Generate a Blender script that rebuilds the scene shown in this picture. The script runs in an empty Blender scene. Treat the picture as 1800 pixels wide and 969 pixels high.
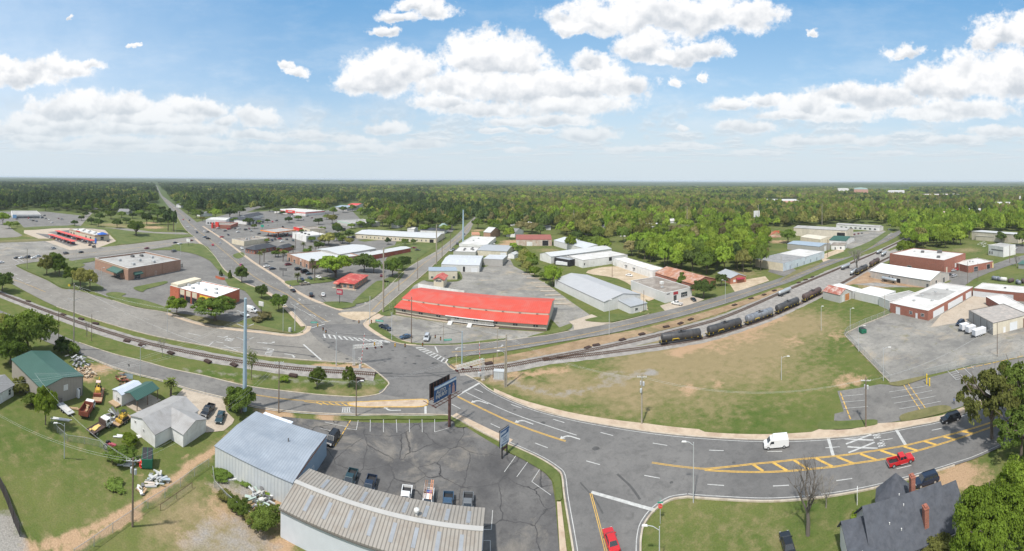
import bpy,bmesh,math,random
import numpy as np
from mathutils import Vector,Matrix,geometry as mgeo
from mathutils.noise import noise as pnoise
R=math.radians
rnd=random.Random(7)
scene=bpy.context.scene
C=scene.collection
# ------------------------------------------------------------ camera
# a stitched drone panorama: cylindrical lens, about 143 degrees wide, 60 m above the street
F=720.0 # photograph pixels per radian of the panorama
CAMH=60.0
CY=312.8 # row of the lens axis
cam=bpy.data.cameras.new("camera")
cam.type='PANO'
cam.panorama_type='CENTRAL_CYLINDRICAL'
cam.central_cylindrical_range_u_min=-900/F
cam.central_cylindrical_range_u_max=900/F
cam.central_cylindrical_range_v_min=-(969-CY)/F
cam.central_cylindrical_range_v_max=CY/F
cam.central_cylindrical_radius=1.0
cam.clip_start=0.5
cam.clip_end=90000
camo=bpy.data.objects.new("camera",cam)
C.objects.link(camo)
CAMROT=Matrix.Rotation(-0.0058,3,'Y')@Matrix.Rotation(R(90)+0.0048,3,'X')
camo.matrix_world=Matrix.Translation((0,0,CAMH))@CAMROT.to_4x4()
scene.camera=camo
# ------------------------------------------------------------ sun, exposure
SUN_EL,SUN_AZ=57.0,212.0 # azimuth clockwise from +Y: the sun stands behind the camera and a little to its left
sd=bpy.data.lights.new("sun",'SUN')
sd.energy=3.5
sd.angle=R(2.5)
sd.color=(1.0,0.955,0.89)
so=bpy.data.objects.new("sun",sd)
C.objects.link(so)
sdir=Vector((math.sin(R(SUN_AZ))*math.cos(R(SUN_EL)),math.cos(R(SUN_AZ))*math.cos(R(SUN_EL)),math.sin(R(SUN_EL))))
so.rotation_euler=(-sdir).to_track_quat('-Z','Y').to_euler()
so.location=sdir*300
vs=scene.view_settings
vs.view_transform='Standard'
vs.look='None'
vs.exposure=0.54
vs.gamma=1.0
vs.use_curve_mapping=False
scene.cycles.max_bounces=4
scene.cycles.diffuse_bounces=2
scene.cycles.glossy_bounces=2
scene.cycles.transmission_bounces=2
scene.cycles.transparent_max_bounces=8
scene.cycles.volume_bounces=0
scene.cycles.use_denoising=True
scene.cycles.caustics_reflective=False
scene.cycles.caustics_refractive=False
def G(px,py,z=0.0):
 """the point of height z that stands at this place of the town (camera plan turned into metres)"""
 a=(px-900)/F
 d=CAMROT@Vector((math.sin(a),(CY-py)/F,-math.cos(a)))
 t=(z-CAMH)/d.z
 return Vector((d.x*t,d.y*t,z))
CAMINV=CAMROT.inverted()
def PX(x,y,z=0.0):
 d=CAMINV@Vector((x,y,z-CAMH))
 a=math.atan2(d.x,-d.z)
 return 900+a*F,CY-d.y/math.hypot(d.x,d.z)*F
 # ------------------------------------------------------------ node helper
class NT:
 def __init__(s,tree):
  s.t=tree;s.n=tree.nodes;s.l=tree.links
 def new(s,typ,ins=None,**kw):
  n=s.n.new(typ)
  for k,v in kw.items():
   setattr(n,k,v)
  if ins:
   for k,v in ins.items():
    s.set(n.inputs[k],v)
  return n
 def set(s,sock,v):
  if isinstance(v,bpy.types.NodeSocket):
   s.l.new(v,sock)
  elif isinstance(v,bpy.types.Node):
   s.l.new(v.outputs[0],sock)
  else:
   sock.default_value=v
 def m(s,op,a,b=0.0,c=None,clamp=False):
  n=s.n.new('ShaderNodeMath');n.operation=op;n.use_clamp=clamp
  s.set(n.inputs[0],a);s.set(n.inputs[1],b)
  if c is not None:s.set(n.inputs[2],c)
  return n.outputs[0]
 def vm(s,op,a,b=None,c=None):
  n=s.n.new('ShaderNodeVectorMath');n.operation=op
  s.set(n.inputs[0],a)
  if b is not None:s.set(n.inputs[1],b)
  if c is not None:s.set(n.inputs[2],c)
  return n.outputs['Value' if op in('LENGTH','DOT_PRODUCT')else 'Vector']
 def mix(s,f,a,b,mode='MIX'):
  n=s.n.new('ShaderNodeMix');n.data_type='RGBA';n.blend_type=mode
  s.set(n.inputs[0],f);s.set(n.inputs[6],a);s.set(n.inputs[7],b)
  return n.outputs[2]
 def noise(s,vec,scale,detail=4,rough=0.55,dist=0.0,dim='3D'):
  n=s.n.new('ShaderNodeTexNoise');n.noise_dimensions=dim
  s.set(n.inputs['Vector'],vec);n.inputs['Scale'].default_value=scale
  n.inputs['Detail'].default_value=detail;n.inputs['Roughness'].default_value=rough
  n.inputs['Distortion'].default_value=dist
  return n.outputs[0]
 def rng(s,v,a,b,c=0.0,d=1.0,smooth=False):
  n=s.n.new('ShaderNodeMapRange');n.clamp=True
  if smooth:n.interpolation_type='SMOOTHSTEP'
  s.set(n.inputs[0],v)
  for i,q in enumerate((a,b,c,d)):s.set(n.inputs[1+i],q)
  return n.outputs[0]
def c4(c):return(c[0],c[1],c[2],1.0)
# ------------------------------------------------------------ sky with its clouds
world=bpy.data.worlds.new("World")
scene.world=world
world.use_nodes=True
wt=NT(world.node_tree)
world.node_tree.nodes.clear()
sky=wt.new('ShaderNodeTexSky',sky_type='NISHITA',sun_disc=False,sun_elevation=R(SUN_EL),sun_rotation=R(SUN_AZ),
altitude=60.0,air_density=1.15,dust_density=0.9,ozone_density=1.6)
tc=wt.new('ShaderNodeTexCoord').outputs['Generated']
sx=wt.new('ShaderNodeSeparateXYZ',{0:tc})
hz=wt.m('SQRT',wt.m('ADD',wt.m('MULTIPLY',sx.outputs[0],sx.outputs[0]),wt.m('MULTIPLY',sx.outputs[1],sx.outputs[1])))
U=wt.m('MULTIPLY',wt.m('ARCTAN2',sx.outputs[0],sx.outputs[1]),F)
V=wt.m('MULTIPLY',wt.m('DIVIDE',sx.outputs[2],wt.m('MAXIMUM',hz,0.001)),F)
P0=wt.new('ShaderNodeCombineXYZ',{0:U,1:V,2:0.0}).outputs[0]
# ragged edges: the lookup point is pushed about by noise, coarse high up and finer near the horizon
nz=wt.new('ShaderNodeTexNoise',{'Vector':P0,'Scale':0.014,'Detail':7.0,'Roughness':0.62})
wv=wt.vm('SUBTRACT',nz.outputs['Color'],(0.5,0.5,0.5))
amp=wt.rng(V,20,220,26,96)
ampv=wt.new('ShaderNodeCombineXYZ',{0:amp,1:wt.m('MULTIPLY',amp,0.7),2:0.0}).outputs[0]
P=wt.vm('MULTIPLY_ADD',wv,ampv,P0)
# lobes of the large clouds: centre (photograph column, row), half width, half height
LOBES=[
(672,135,78,46),(720,120,66,40),(640,150,60,26),(850,100,80,56),(905,110,70,46),(815,150,100,40),(900,160,120,40),(980,150,110,42),
(1050,145,70,42),(1095,155,60,28),(1000,185,130,28),(860,195,110,18),(980,212,80,14),(1040,112,36,26),(780,180,60,22),
(1040,30,90,36),(1120,25,100,52),(1220,30,110,52),(1320,30,60,42),(1130,80,70,36),(1190,100,60,22),(1010,45,60,22),(1240,92,40,22),
(700,30,52,16),(760,15,40,22),(672,58,30,12),(725,8,40,16),
(1290,180,58,16),(1345,172,40,16),(1420,185,70,24),(1500,165,80,28),(1570,175,90,32),(1650,150,90,44),(1730,130,100,56),(1800,140,90,60),
(1480,200,90,18),(1700,190,100,24),(1380,200,60,12),(1640,200,80,16),
(1790,55,80,42),(1740,72,40,18),(1590,88,44,14),(1428,55,12,12),
(40,140,80,30),(100,128,60,26),(10,125,40,26),(150,115,30,14),
(100,200,60,36),(160,195,60,34),(215,195,60,28),(60,220,50,22),(330,195,50,26),(290,205,50,24),(370,200,36,22),(260,215,120,22),(130,225,120,20),
(450,214,44,22),(400,222,30,12),(540,240,40,13),(517,126,24,14),(500,115,14,14),(232,85,12,5),(128,32,6,9),
(680,228,46,16),(1030,238,60,17),(900,215,50,12),(870,232,34,8),(950,232,30,8),(1180,142,14,12),(1238,136,14,9),(912,264,36,7),
(1310,222,60,14),(1400,245,60,11),(1470,245,60,13),(1530,246,40,12),(1680,245,60,11),(1740,230,50,14),(1790,232,40,12),(1198,226,16,8),
(60,235,90,22),(200,232,110,20),(330,236,90,16),(450,244,60,12),(120,262,110,12),(300,266,110,10),(500,264,80,9),(620,248,50,10),(340,255,80,12),(200,255,90,12),(60,250,60,14),(640,262,60,12),(740,255,60,10),(1110,262,60,7),(1220,258,50,7),(1330,266,50,7),(1560,268,60,6),
]
Fd=None;Hd=None
for(lx,ly,la,lb)in LOBES:
 cu,cv=lx-900,316-ly
 q=wt.vm('MULTIPLY_ADD',P,(1/la,1/lb,0),(-cu/la,-cv/lb,0))
 q2=wt.vm('MAXIMUM',q,wt.vm('MULTIPLY',q,(-1,-1.45,0)))
 f=wt.m('SUBTRACT',1.0,wt.vm('LENGTH',q2))
 qy=wt.new('ShaderNodeSeparateXYZ',{0:q}).outputs[1]
 if Fd is None:
  Fd,Hd=f,qy
 else:
  w=wt.m('MULTIPLY_ADD',wt.m('SUBTRACT',f,Fd),2.2,0.5,clamp=True)
  Hd=wt.m('ADD',wt.m('MULTIPLY',qy,w),wt.m('MULTIPLY',Hd,wt.m('SUBTRACT',1.0,w)))
  Fd=wt.m('SMOOTH_MAX',Fd,f,0.22)
  P=wt.vm('MULTIPLY_ADD',Fd,(1e-7,1e-7,0),P) # keeps the lobes in order for the shader compiler
n1=wt.noise(P0,0.03,6,0.6)
n2=wt.noise(P0,0.11,5,0.65)
fe=wt.m('MULTIPLY_ADD',wt.m('SUBTRACT',n1,0.5),1.35,Fd)
fe=wt.m('MULTIPLY_ADD',wt.m('SUBTRACT',n2,0.5),0.55,fe)
cov=wt.rng(fe,-0.14,0.36,0,1,True)
# puffs: relief from the difference of two noise lookups, lower on the cloud is greyer
nA=wt.noise(P0,0.017,4,0.5)
nB=wt.noise(wt.vm('ADD',P0,(-6.0,14.0,0)),0.017,4,0.5)
rel=wt.m('MULTIPLY',wt.m('SUBTRACT',nB,nA),2.6)
base=wt.rng(wt.m('MULTIPLY_ADD',wt.m('SUBTRACT',nA,0.5),1.2,Hd),-0.85,0.55,1.0,0.0,True)
deep=wt.rng(Fd,0.05,0.5,0.0,1.0)
grey=wt.m('ADD',wt.m('MULTIPLY',base,wt.m('MULTIPLY_ADD',deep,0.95,0.15)),rel,clamp=True)
ccol=wt.mix(grey,(0.90,0.90,0.905,1),(0.55,0.59,0.64,1))
# small flat cumulus in rows down to the horizon
hs=wt.m('DIVIDE',9000.0,wt.m('MAXIMUM',V,8.0)) # far cloud deck seen at a slant
pv=wt.new('ShaderNodeCombineXYZ',{0:wt.m('MULTIPLY',U,0.012),1:wt.m('MULTIPLY',hs,0.028),2:0.0}).outputs[0]
nL=wt.noise(pv,1.0,6,0.62)
nL2=wt.noise(wt.vm('ADD',pv,(0.0,0.12,0)),1.0,6,0.62)
covL=wt.m('MULTIPLY',wt.rng(nL,0.44,0.58,0,1,True),wt.m('MULTIPLY',wt.rng(V,10,36,0.0,0.9),wt.rng(V,75,150,1,0)))
colL=wt.mix(wt.rng(wt.m('SUBTRACT',nL2,nL),-0.03,0.05,0,1),(0.56,0.62,0.68,1),(0.88,0.88,0.88,1))
# thin veil on the left, haze at the horizon
skyn=wt.vm('MULTIPLY',sky.outputs[0],(0.135,0.134,0.125))
grad=wt.mix(wt.rng(V,0,330,0,1),(0.58,0.755,0.89,1),(0.150,0.40,0.72,1))
grad=wt.mix(wt.rng(wt.m('ABSOLUTE',wt.m('ADD',U,430)),0,600,0.25,0.0),grad,(0.06,0.27,0.60,1))
skyc=wt.mix(0.72,skyn,grad)
veil=wt.m('MULTIPLY',wt.m('MULTIPLY',wt.rng(U,-1000,-350,0.9,0.0),wt.rng(V,20,300,1.0,0.55)),wt.rng(nA,0.25,0.7,0.65,1.1))
c=wt.mix(veil,skyc,(0.68,0.78,0.90,1))
nW=wt.noise(wt.vm('MULTIPLY',P0,(0.35,1.0,1.0)),0.016,6,0.65)
c=wt.mix(wt.m('MULTIPLY',wt.rng(nW,0.42,0.70,0,0.55,True),wt.rng(V,60,260,1.0,0.25)),c,(0.72,0.79,0.86,1))
c=wt.mix(covL,c,colL)
c=wt.mix(cov,c,ccol)
c=wt.mix(wt.rng(V,4,190,0.86,0.0,True),c,(0.57,0.645,0.70,1))
# broken cloud over the rest of the sky, outside the picture, so that the daylight is the same soft white all round
pz=wt.new('ShaderNodeCombineXYZ',{0:wt.m('DIVIDE',sx.outputs[0],wt.m('MAXIMUM',sx.outputs[2],0.06)),1:wt.m('DIVIDE',sx.outputs[1],wt.m('MAXIMUM',sx.outputs[2],0.06)),2:0.0}).outputs[0]
nO=wt.noise(pz,1.3,4,0.55)
mO=wt.m('MAXIMUM',wt.rng(V,335,430,0,1),wt.rng(wt.m('ABSOLUTE',U),920,1100,0,1))
c=wt.mix(wt.m('MULTIPLY',mO,wt.rng(nO,0.42,0.56,0,0.92,True)),c,(0.80,0.80,0.80,1))
bg=wt.new('ShaderNodeBackground',{'Color':c,'Strength':0.80})
wo=wt.new('ShaderNodeOutputWorld',{'Surface':bg})
world.cycles.sampling_method='MANUAL'
world.cycles.sample_map_resolution=512
# ------------------------------------------------------------ mesh helpers
class MB:
 """collects shapes; build() links them as ONE mesh object"""
 def __init__(s):
  s.v=[];s.f=[];s.mi=[];s.m=0;s.M=None;s.sm=[];s.smooth=False
 def add(s,vs,fs):
  b=len(s.v)
  if s.M is not None:
   vs=[s.M@Vector(p)for p in vs]
  s.v+=[tuple(p)for p in vs]
  for f in fs:
   s.f.append(tuple(b+i for i in f));s.mi.append(s.m);s.sm.append(s.smooth)
  return s
 def box(s,x0,x1,y0,y1,z0,z1,taper=None):
  t=taper or(0,0)
  vs=[(x0,y0,z0),(x1,y0,z0),(x1,y1,z0),(x0,y1,z0),
(x0+t[0],y0+t[1],z1),(x1-t[0],y0+t[1],z1),(x1-t[0],y1-t[1],z1),(x0+t[0],y1-t[1],z1)]
  return s.add(vs,[(0,3,2,1),(4,5,6,7),(0,1,5,4),(1,2,6,5),(2,3,7,6),(3,0,4,7)])
 def cbox(s,c,d,rz=0.0,rx=0.0,ry=0.0):
  o=s.M
  m=Matrix.Translation(c)@Matrix.Rotation(rz,4,'Z')@Matrix.Rotation(ry,4,'Y')@Matrix.Rotation(rx,4,'X')
  s.M=m if o is None else o@m
  s.box(-d[0]/2,d[0]/2,-d[1]/2,d[1]/2,-d[2]/2,d[2]/2)
  s.M=o
  return s
 def prism(s,poly,z0,z1):
  n=len(poly)
  vs=[(p[0],p[1],z0)for p in poly]+[(p[0],p[1],z1)for p in poly]
  return s.add(vs,[tuple(range(n))[::-1],tuple(range(n,2*n))]+[(i,(i+1)%n,n+(i+1)%n,n+i)for i in range(n)])
 def side(s,prof,y0,y1):
  """profile in x,z pushed along y"""
  n=len(prof)
  vs=[(p[0],y0,p[1])for p in prof]+[(p[0],y1,p[1])for p in prof]
  return s.add(vs,[tuple(range(n)),tuple(range(n,2*n))[::-1]]+[(i,n+i,n+(i+1)%n,(i+1)%n)for i in range(n)])
 def tube(s,pts,r,n=6,r1=None,cap=True):
  pts=[Vector(p)for p in pts];k=len(pts)
  ring=[]
  up=None
  for i,p in enumerate(pts):
   d=(pts[min(i+1,k-1)]-pts[max(i-1,0)]).normalized()
   if up is None:
    up=Vector((0,0,1))if abs(d.z)<0.9 else Vector((1,0,0))
   a=d.cross(up).normalized();b=a.cross(d).normalized()
   up=b
   rr=r if r1 is None else r+(r1-r)*i/max(1,k-1)
   ring+=[p+(a*math.cos(2*math.pi*j/n)+b*math.sin(2*math.pi*j/n))*rr for j in range(n)]
  fs=[]
  for i in range(k-1):
   for j in range(n):
    fs.append((i*n+j,i*n+(j+1)%n,(i+1)*n+(j+1)%n,(i+1)*n+j))
  if cap:
   fs.append(tuple(range(n))[::-1]);fs.append(tuple(range((k-1)*n,k*n)))
  return s.add(ring,fs)
 def disc_stack(s,prof,n=16,c=(0,0),axis='Z'):
  """surface of revolution: prof = [(radius, height)]"""
  vs=[];fs=[]
  for(r,h)in prof:
   for j in range(n):
    a=2*math.pi*j/n
    p=(c[0]+r*math.cos(a),c[1]+r*math.sin(a),h)
    if axis=='X':p=(h,c[0]+r*math.cos(a),c[1]+r*math.sin(a))
    if axis=='Y':p=(c[0]+r*math.cos(a),h,c[1]+r*math.sin(a))
    vs.append(p)
  k=len(prof)
  for i in range(k-1):
   for j in range(n):
    fs.append((i*n+j,i*n+(j+1)%n,(i+1)*n+(j+1)%n,(i+1)*n+j))
  fs.append(tuple(range(n))[::-1]);fs.append(tuple(range((k-1)*n,k*n)))
  return s.add(vs,fs)
 def build(s,name,mats,parent=None,bevel=0.0,auto=None):
  me=bpy.data.meshes.new(name)
  me.from_pydata(s.v,[],s.f)
  if not isinstance(mats,(list,tuple)):mats=[mats]
  for m in mats:me.materials.append(m)
  if any(s.mi):me.polygons.foreach_set('material_index',s.mi)
  if any(s.sm):me.polygons.foreach_set('use_smooth',s.sm)
  bm=bmesh.new();bm.from_mesh(me)
  bmesh.ops.recalc_face_normals(bm,faces=bm.faces)
  bm.to_mesh(me);bm.free()
  o=bpy.data.objects.new(name,me)
  C.objects.link(o)
  if parent is not None:o.parent=parent
  if bevel:
   b=o.modifiers.new('bevel','BEVEL');b.width=bevel;b.segments=2;b.limit_method='ANGLE';b.angle_limit=R(35)
   b.harden_normals=False
  return o
def tag(o,label=None,cat=None,group=None,kind=None):
 if label:o['label']=label
 if cat:o['category']=cat
 if group:o['group']=group
 if kind:o['kind']=kind
 return o
def thing(name,label,cat,loc=(0,0,0),rz=0.0,group=None):
 o=bpy.data.objects.new(name,None);C.objects.link(o)
 o.empty_display_size=0.3
 o.location=loc;o.rotation_euler=(0,0,rz)
 return tag(o,label,cat,group)
def struct(name,mb,mats):
 return tag(mb.build(name,mats),kind='structure')
def kids(o):return[c for c in list(o.children)]
def dup(root,loc,rz=None,label=None,group=None,scale=None):
 """a copy of a thing with copies of its parts and sub-parts (mesh data shared)"""
 r=root.copy();C.objects.link(r);r.location=loc
 if rz is not None:r.rotation_euler=(0,0,rz)
 if scale is not None:r.scale=scale
 if label:r['label']=label
 if group:r['group']=group
 for ch in kids(root):
  c=ch.copy();C.objects.link(c);c.parent=r
  for g in kids(ch):
   d=g.copy();C.objects.link(d);d.parent=c
 return r
 # ------------------------------------------------------------ materials
MATS={}
def mat(name,col,rough=0.8,var=0.12,vscale=0.6,stripe=None,dark=0.25,metal=0.0,spec=0.4,bump=0.0,bscale=8.0,
stain=None,stain_s=0.25,brick=None,coat=0.0,alpha=1.0,objrand=0.0):
 """procedural surface. stripe=(axis, metres, strength); brick=(mortar colour, width, height)"""
 if name in MATS:return MATS[name]
 m=bpy.data.materials.new(name);m.use_nodes=True
 nt=NT(m.node_tree);m.node_tree.nodes.clear()
 tcn=nt.new('ShaderNodeTexCoord');ob=tcn.outputs['Object']
 geo=nt.new('ShaderNodeNewGeometry').outputs['Position']
 c=c4(col)
 n=nt.noise(geo,vscale,5,0.6)
 k=nt.rng(n,0.25,0.75,1-var,1+var)
 colr=nt.vm('MULTIPLY',c[:3],nt.new('ShaderNodeCombineXYZ',{0:k,1:k,2:k}))
 if stain is not None:
  n2=nt.noise(nt.vm('MULTIPLY',geo,(1,1,0.6)),stain_s,6,0.7,0.4)
  colr=nt.mix(nt.rng(n2,0.47,0.66,0,0.85),colr,c4(stain))
 bn=None
 if stripe is not None:
  ax,wl,stg=stripe
  se=nt.new('ShaderNodeSeparateXYZ',{0:ob})
  q=se.outputs[0]if ax=='x' else se.outputs[1]if ax=='y' else se.outputs[2]if ax=='z' else nt.m('ADD',se.outputs[0],se.outputs[1])
  w=nt.m('SINE',nt.m('MULTIPLY',q,2*math.pi/wl))
  w=nt.rng(w,0.35,1.0,0,1)
  colr=nt.mix(nt.m('MULTIPLY',w,stg),colr,c4([x*dark for x in col]))
  bn=nt.m('MULTIPLY',w,-1.0)
 if brick is not None:
  mc,bw,bh=brick
  se=nt.new('ShaderNodeSeparateXYZ',{0:ob})
  uv=nt.new('ShaderNodeCombineXYZ',{0:nt.m('ADD',se.outputs[0],se.outputs[1]),1:se.outputs[2],2:0.0}).outputs[0]
  bt=nt.new('ShaderNodeTexBrick',{'Vector':uv,'Scale':1.0,'Mortar Size':bh*0.09,'Brick Width':bw,'Row Height':bh,'Mortar':c4(mc),'Color1':(1,1,1,1),'Color2':(0.72,0.72,0.72,1)})
  colr=nt.mix(1.0,colr,bt.outputs[0],'MULTIPLY')
  colr=nt.mix(nt.m('MULTIPLY',bt.outputs[1],0.7),colr,c4(mc))
 if objrand:
  oi=nt.new('ShaderNodeObjectInfo').outputs['Random']
  kk=nt.rng(oi,0,1,1-objrand,1+objrand)
  colr=nt.vm('MULTIPLY',colr,nt.new('ShaderNodeCombineXYZ',{0:kk,1:kk,2:kk}))
 p=nt.new('ShaderNodeBsdfPrincipled',{'Base Color':colr,'Roughness':rough,'Metallic':metal,'Specular IOR Level':spec,'Coat Weight':coat})
 if coat:p.inputs['Coat Roughness'].default_value=0.08
 if bump:
  b2=nt.noise(geo,bscale,4,0.65)
  h=b2 if bn is None else nt.m('ADD',b2,bn)
  nt.set(p.inputs['Normal'],nt.new('ShaderNodeBump',{'Strength':bump,'Distance':0.1,'Height':h}))
 elif bn is not None:
  nt.set(p.inputs['Normal'],nt.new('ShaderNodeBump',{'Strength':0.5,'Distance':0.05,'Height':bn}))
 if alpha<1.0:
  p.inputs['Alpha'].default_value=alpha
 nt.new('ShaderNodeOutputMaterial',{0:p})
 MATS[name]=m
 return m
def lin(r,g,b):
 f=lambda c:(c/255/12.92)if c/255<=0.04045 else((c/255+0.055)/1.055)**2.4
 return(f(r),f(g),f(b))
 # ground and paving
def ground_mat():
 m=bpy.data.materials.new('ground');m.use_nodes=True
 nt=NT(m.node_tree);m.node_tree.nodes.clear()
 geo=nt.new('ShaderNodeNewGeometry').outputs['Position']
 att=nt.new('ShaderNodeVertexColor',layer_name='soil').outputs[0]
 sp=nt.new('ShaderNodeSeparateColor',{0:att})
 nb=nt.noise(geo,0.045,6,0.62);nm=nt.noise(geo,0.35,6,0.68);nf=nt.noise(geo,3.2,4,0.75)
 g=nt.mix(nt.rng(nb,0.36,0.64),(0.062,0.100,0.020,1),(0.122,0.138,0.042,1))
 g=nt.mix(nt.rng(nm,0.4,0.68,0,0.7),g,(0.150,0.142,0.058,1))
 dry=nt.mix(nm,(0.190,0.150,0.078,1),(0.300,0.235,0.135,1))
 f1=nt.rng(nt.m('ADD',sp.outputs[0],nt.m('MULTIPLY',nt.m('SUBTRACT',nm,0.5),1.3)),0.25,0.85,0,0.92)
 g=nt.mix(f1,g,dry)
 red=nt.mix(nf,(0.30,0.19,0.11,1),(0.44,0.31,0.20,1))
 f2=nt.rng(nt.m('ADD',sp.outputs[1],nt.m('MULTIPLY',nt.m('SUBTRACT',nm,0.5),1.4)),0.32,0.72,0,0.95)
 g=nt.mix(f2,g,red)
 gra=nt.mix(nf,(0.16,0.15,0.14,1),(0.36,0.34,0.31,1))
 f3=nt.rng(nt.m('ADD',sp.outputs[2],nt.m('MULTIPLY',nt.m('SUBTRACT',nm,0.5),1.1)),0.35,0.7,0,0.95)
 g=nt.mix(f3,g,gra)
 k=nt.rng(nf,0.3,0.7,0.78,1.2)
 g=nt.vm('MULTIPLY',g,nt.new('ShaderNodeCombineXYZ',{0:k,1:k,2:k}))
 # under the far woods the floor is dark green
 dist=nt.vm('LENGTH',geo)
 g=nt.mix(nt.rng(dist,500,900,0,1),g,nt.mix(nb,(0.050,0.080,0.024,1),(0.100,0.125,0.045,1)))
 p=nt.new('ShaderNodeBsdfPrincipled',{'Base Color':g,'Roughness':0.95,'Specular IOR Level':0.1})
 nt.set(p.inputs['Normal'],nt.new('ShaderNodeBump',{'Strength':0.6,'Distance':0.12,'Height':nf}))
 nt.new('ShaderNodeOutputMaterial',{0:p})
 return m
def asphalt(name,a,b,scale=0.12,crack=0.0,crackc=(0.03,0.03,0.032),seam=0.0,patch=None,cs=0.16):
 m=bpy.data.materials.new(name);m.use_nodes=True
 nt=NT(m.node_tree);m.node_tree.nodes.clear()
 geo=nt.new('ShaderNodeNewGeometry').outputs['Position']
 n1=nt.noise(geo,scale,6,0.65);n2=nt.noise(geo,2.5,5,0.8);n3=nt.noise(geo,0.5,5,0.7,0.6)
 c=nt.mix(nt.rng(n1,0.34,0.66),c4(a),c4(b))
 c=nt.mix(nt.rng(n3,0.48,0.72,0,0.6),c,c4([x*0.66 for x in a]))
 c=nt.mix(nt.rng(nt.noise(geo,0.9,6,0.75,1.5),0.60,0.70,0,0.5),c,c4([x*0.6 for x in a]))
 if patch is not None:
  c=nt.mix(nt.rng(nt.noise(geo,0.07,7,0.72,0.5),0.52,0.66,0,0.8),c,c4(patch))
 if crack:
  wp2=nt.vm('MULTIPLY_ADD',nt.new('ShaderNodeTexNoise',{'Vector':geo,'Scale':0.35,'Detail':5.0}).outputs['Color'],(2.4,2.4,0),geo)
  vo=nt.new('ShaderNodeTexVoronoi',{'Vector':wp2,'Scale':cs},feature='DISTANCE_TO_EDGE')
  w=nt.rng(vo.outputs['Distance'],0.0,0.019,1.0,0.0)
  w=nt.m('MULTIPLY',w,nt.rng(n1,0.35,0.6,0.15,1.0))
  c=nt.mix(nt.m('MULTIPLY',w,crack),c,c4(crackc))
 if name=='yard_paving': # weeds and dirt in the old yards
  c=nt.mix(nt.rng(nt.noise(geo,0.16,7,0.75,0.8),0.58,0.66,0,0.7),c,(0.16,0.15,0.075,1))
  c=nt.mix(nt.rng(nt.noise(nt.vm('ADD',geo,(50,20,0)),0.05,6,0.7,0.5),0.55,0.66,0,0.6),c,(0.36,0.30,0.22,1))
 k=nt.rng(n2,0.3,0.7,0.9,1.1)
 c=nt.vm('MULTIPLY',c,nt.new('ShaderNodeCombineXYZ',{0:k,1:k,2:k}))
 p=nt.new('ShaderNodeBsdfPrincipled',{'Base Color':c,'Roughness':0.88,'Specular IOR Level':0.25})
 nt.set(p.inputs['Normal'],nt.new('ShaderNodeBump',{'Strength':0.25,'Distance':0.03,'Height':n2}))
 nt.new('ShaderNodeOutputMaterial',{0:p})
 return m
M_ground=ground_mat()
A_road=asphalt('asphalt_dark',(0.118,0.115,0.112),(0.175,0.169,0.161),0.05,crack=.15,crackc=(.07,.07,.07))
A_pale=asphalt('asphalt_pale',(0.178,0.167,0.150),(0.245,0.229,0.203),0.06,crack=0.25,crackc=(0.12,0.12,0.12))
A_mid=asphalt('asphalt_mid',(0.132,0.127,0.120),(0.198,0.189,0.174),0.08,crack=0.3,crackc=(0.08,0.08,0.08))
A_lot=asphalt('asphalt_cracked',(0.074,0.072,0.072),(0.135,0.130,0.125),0.1,crack=1.0,crackc=(0.018,0.018,0.02),patch=(0.22,0.198,0.168),cs=0.13)
A_yard=asphalt('yard_paving',(0.165,0.16,0.148),(0.30,0.285,0.255),0.05,crack=0.3,crackc=(0.12,0.11,0.10),patch=(0.13,0.125,0.12))
A_conc=asphalt('concrete',(0.36,0.30,0.235),(0.45,0.385,0.31),0.25,crack=0.4,crackc=(0.2,0.17,0.14),cs=0.3)
A_grav=asphalt('gravel',(0.21,0.195,0.18),(0.32,0.30,0.275),0.4)
A_red=asphalt('red_soil',(0.27,0.17,0.10),(0.38,0.27,0.175),0.2)
A_tan=asphalt('tan_dirt',(0.36,0.28,0.19),(0.50,0.41,0.30),0.15)
M_grass=asphalt('lawn',(0.070,0.102,0.024),(0.128,0.142,0.046),0.12)
M_grassd=asphalt('dry_lawn',(0.120,0.120,0.045),(0.19,0.165,0.080),0.15)
M_white=mat('road_paint_white',(0.44,0.44,0.425),0.8,0.2,2.5,stain=(0.30,0.30,0.29),stain_s=0.8)
M_yellow=mat('road_paint_yellow',(0.55,0.34,0.075),0.8,0.2,2.5,stain=(0.36,0.24,0.08),stain_s=0.8)
M_kerb=mat('kerb_concrete',(0.42,0.37,0.30),0.9,0.15,0.8,stain=(0.30,0.24,0.18),stain_s=0.5)
M_side=mat('sidewalk',(0.44,0.35,0.26),0.9,0.12,0.7,stain=(0.33,0.24,0.17),stain_s=0.3)
# ------------------------------------------------------------ flat paving pieces
def smooth_path(pts,n=4,closed=False):
 P=[Vector(p).to_3d()if len(p)==2 else Vector(p)for p in pts]
 out=[]
 k=len(P)
 rngi=range(k)if closed else range(k-1)
 for i in rngi:
  p0=P[(i-1)%k]if(closed or i>0)else P[0]*2-P[1]
  p1=P[i];p2=P[(i+1)%k]
  p3=P[(i+2)%k]if(closed or i+2<k)else P[-1]*2-P[-2]
  for j in range(n):
   t=j/n
   out.append(0.5*((2*p1)+(p2-p0)*t+(2*p0-5*p1+4*p2-p3)*t*t+(3*p1-p0-3*p2+p3)*t**3))
 if not closed:out.append(P[-1])
 return out
def pts(px,z=0.0):return[G(a,b,z)for a,b in px]
def sheet_mb(mb,poly,z):
 vs=[Vector((p[0],p[1],z))for p in poly]
 for t in mgeo.tessellate_polygon([vs]):
  mb.add([vs[i]for i in t],[(0,1,2)])
 return mb
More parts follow.
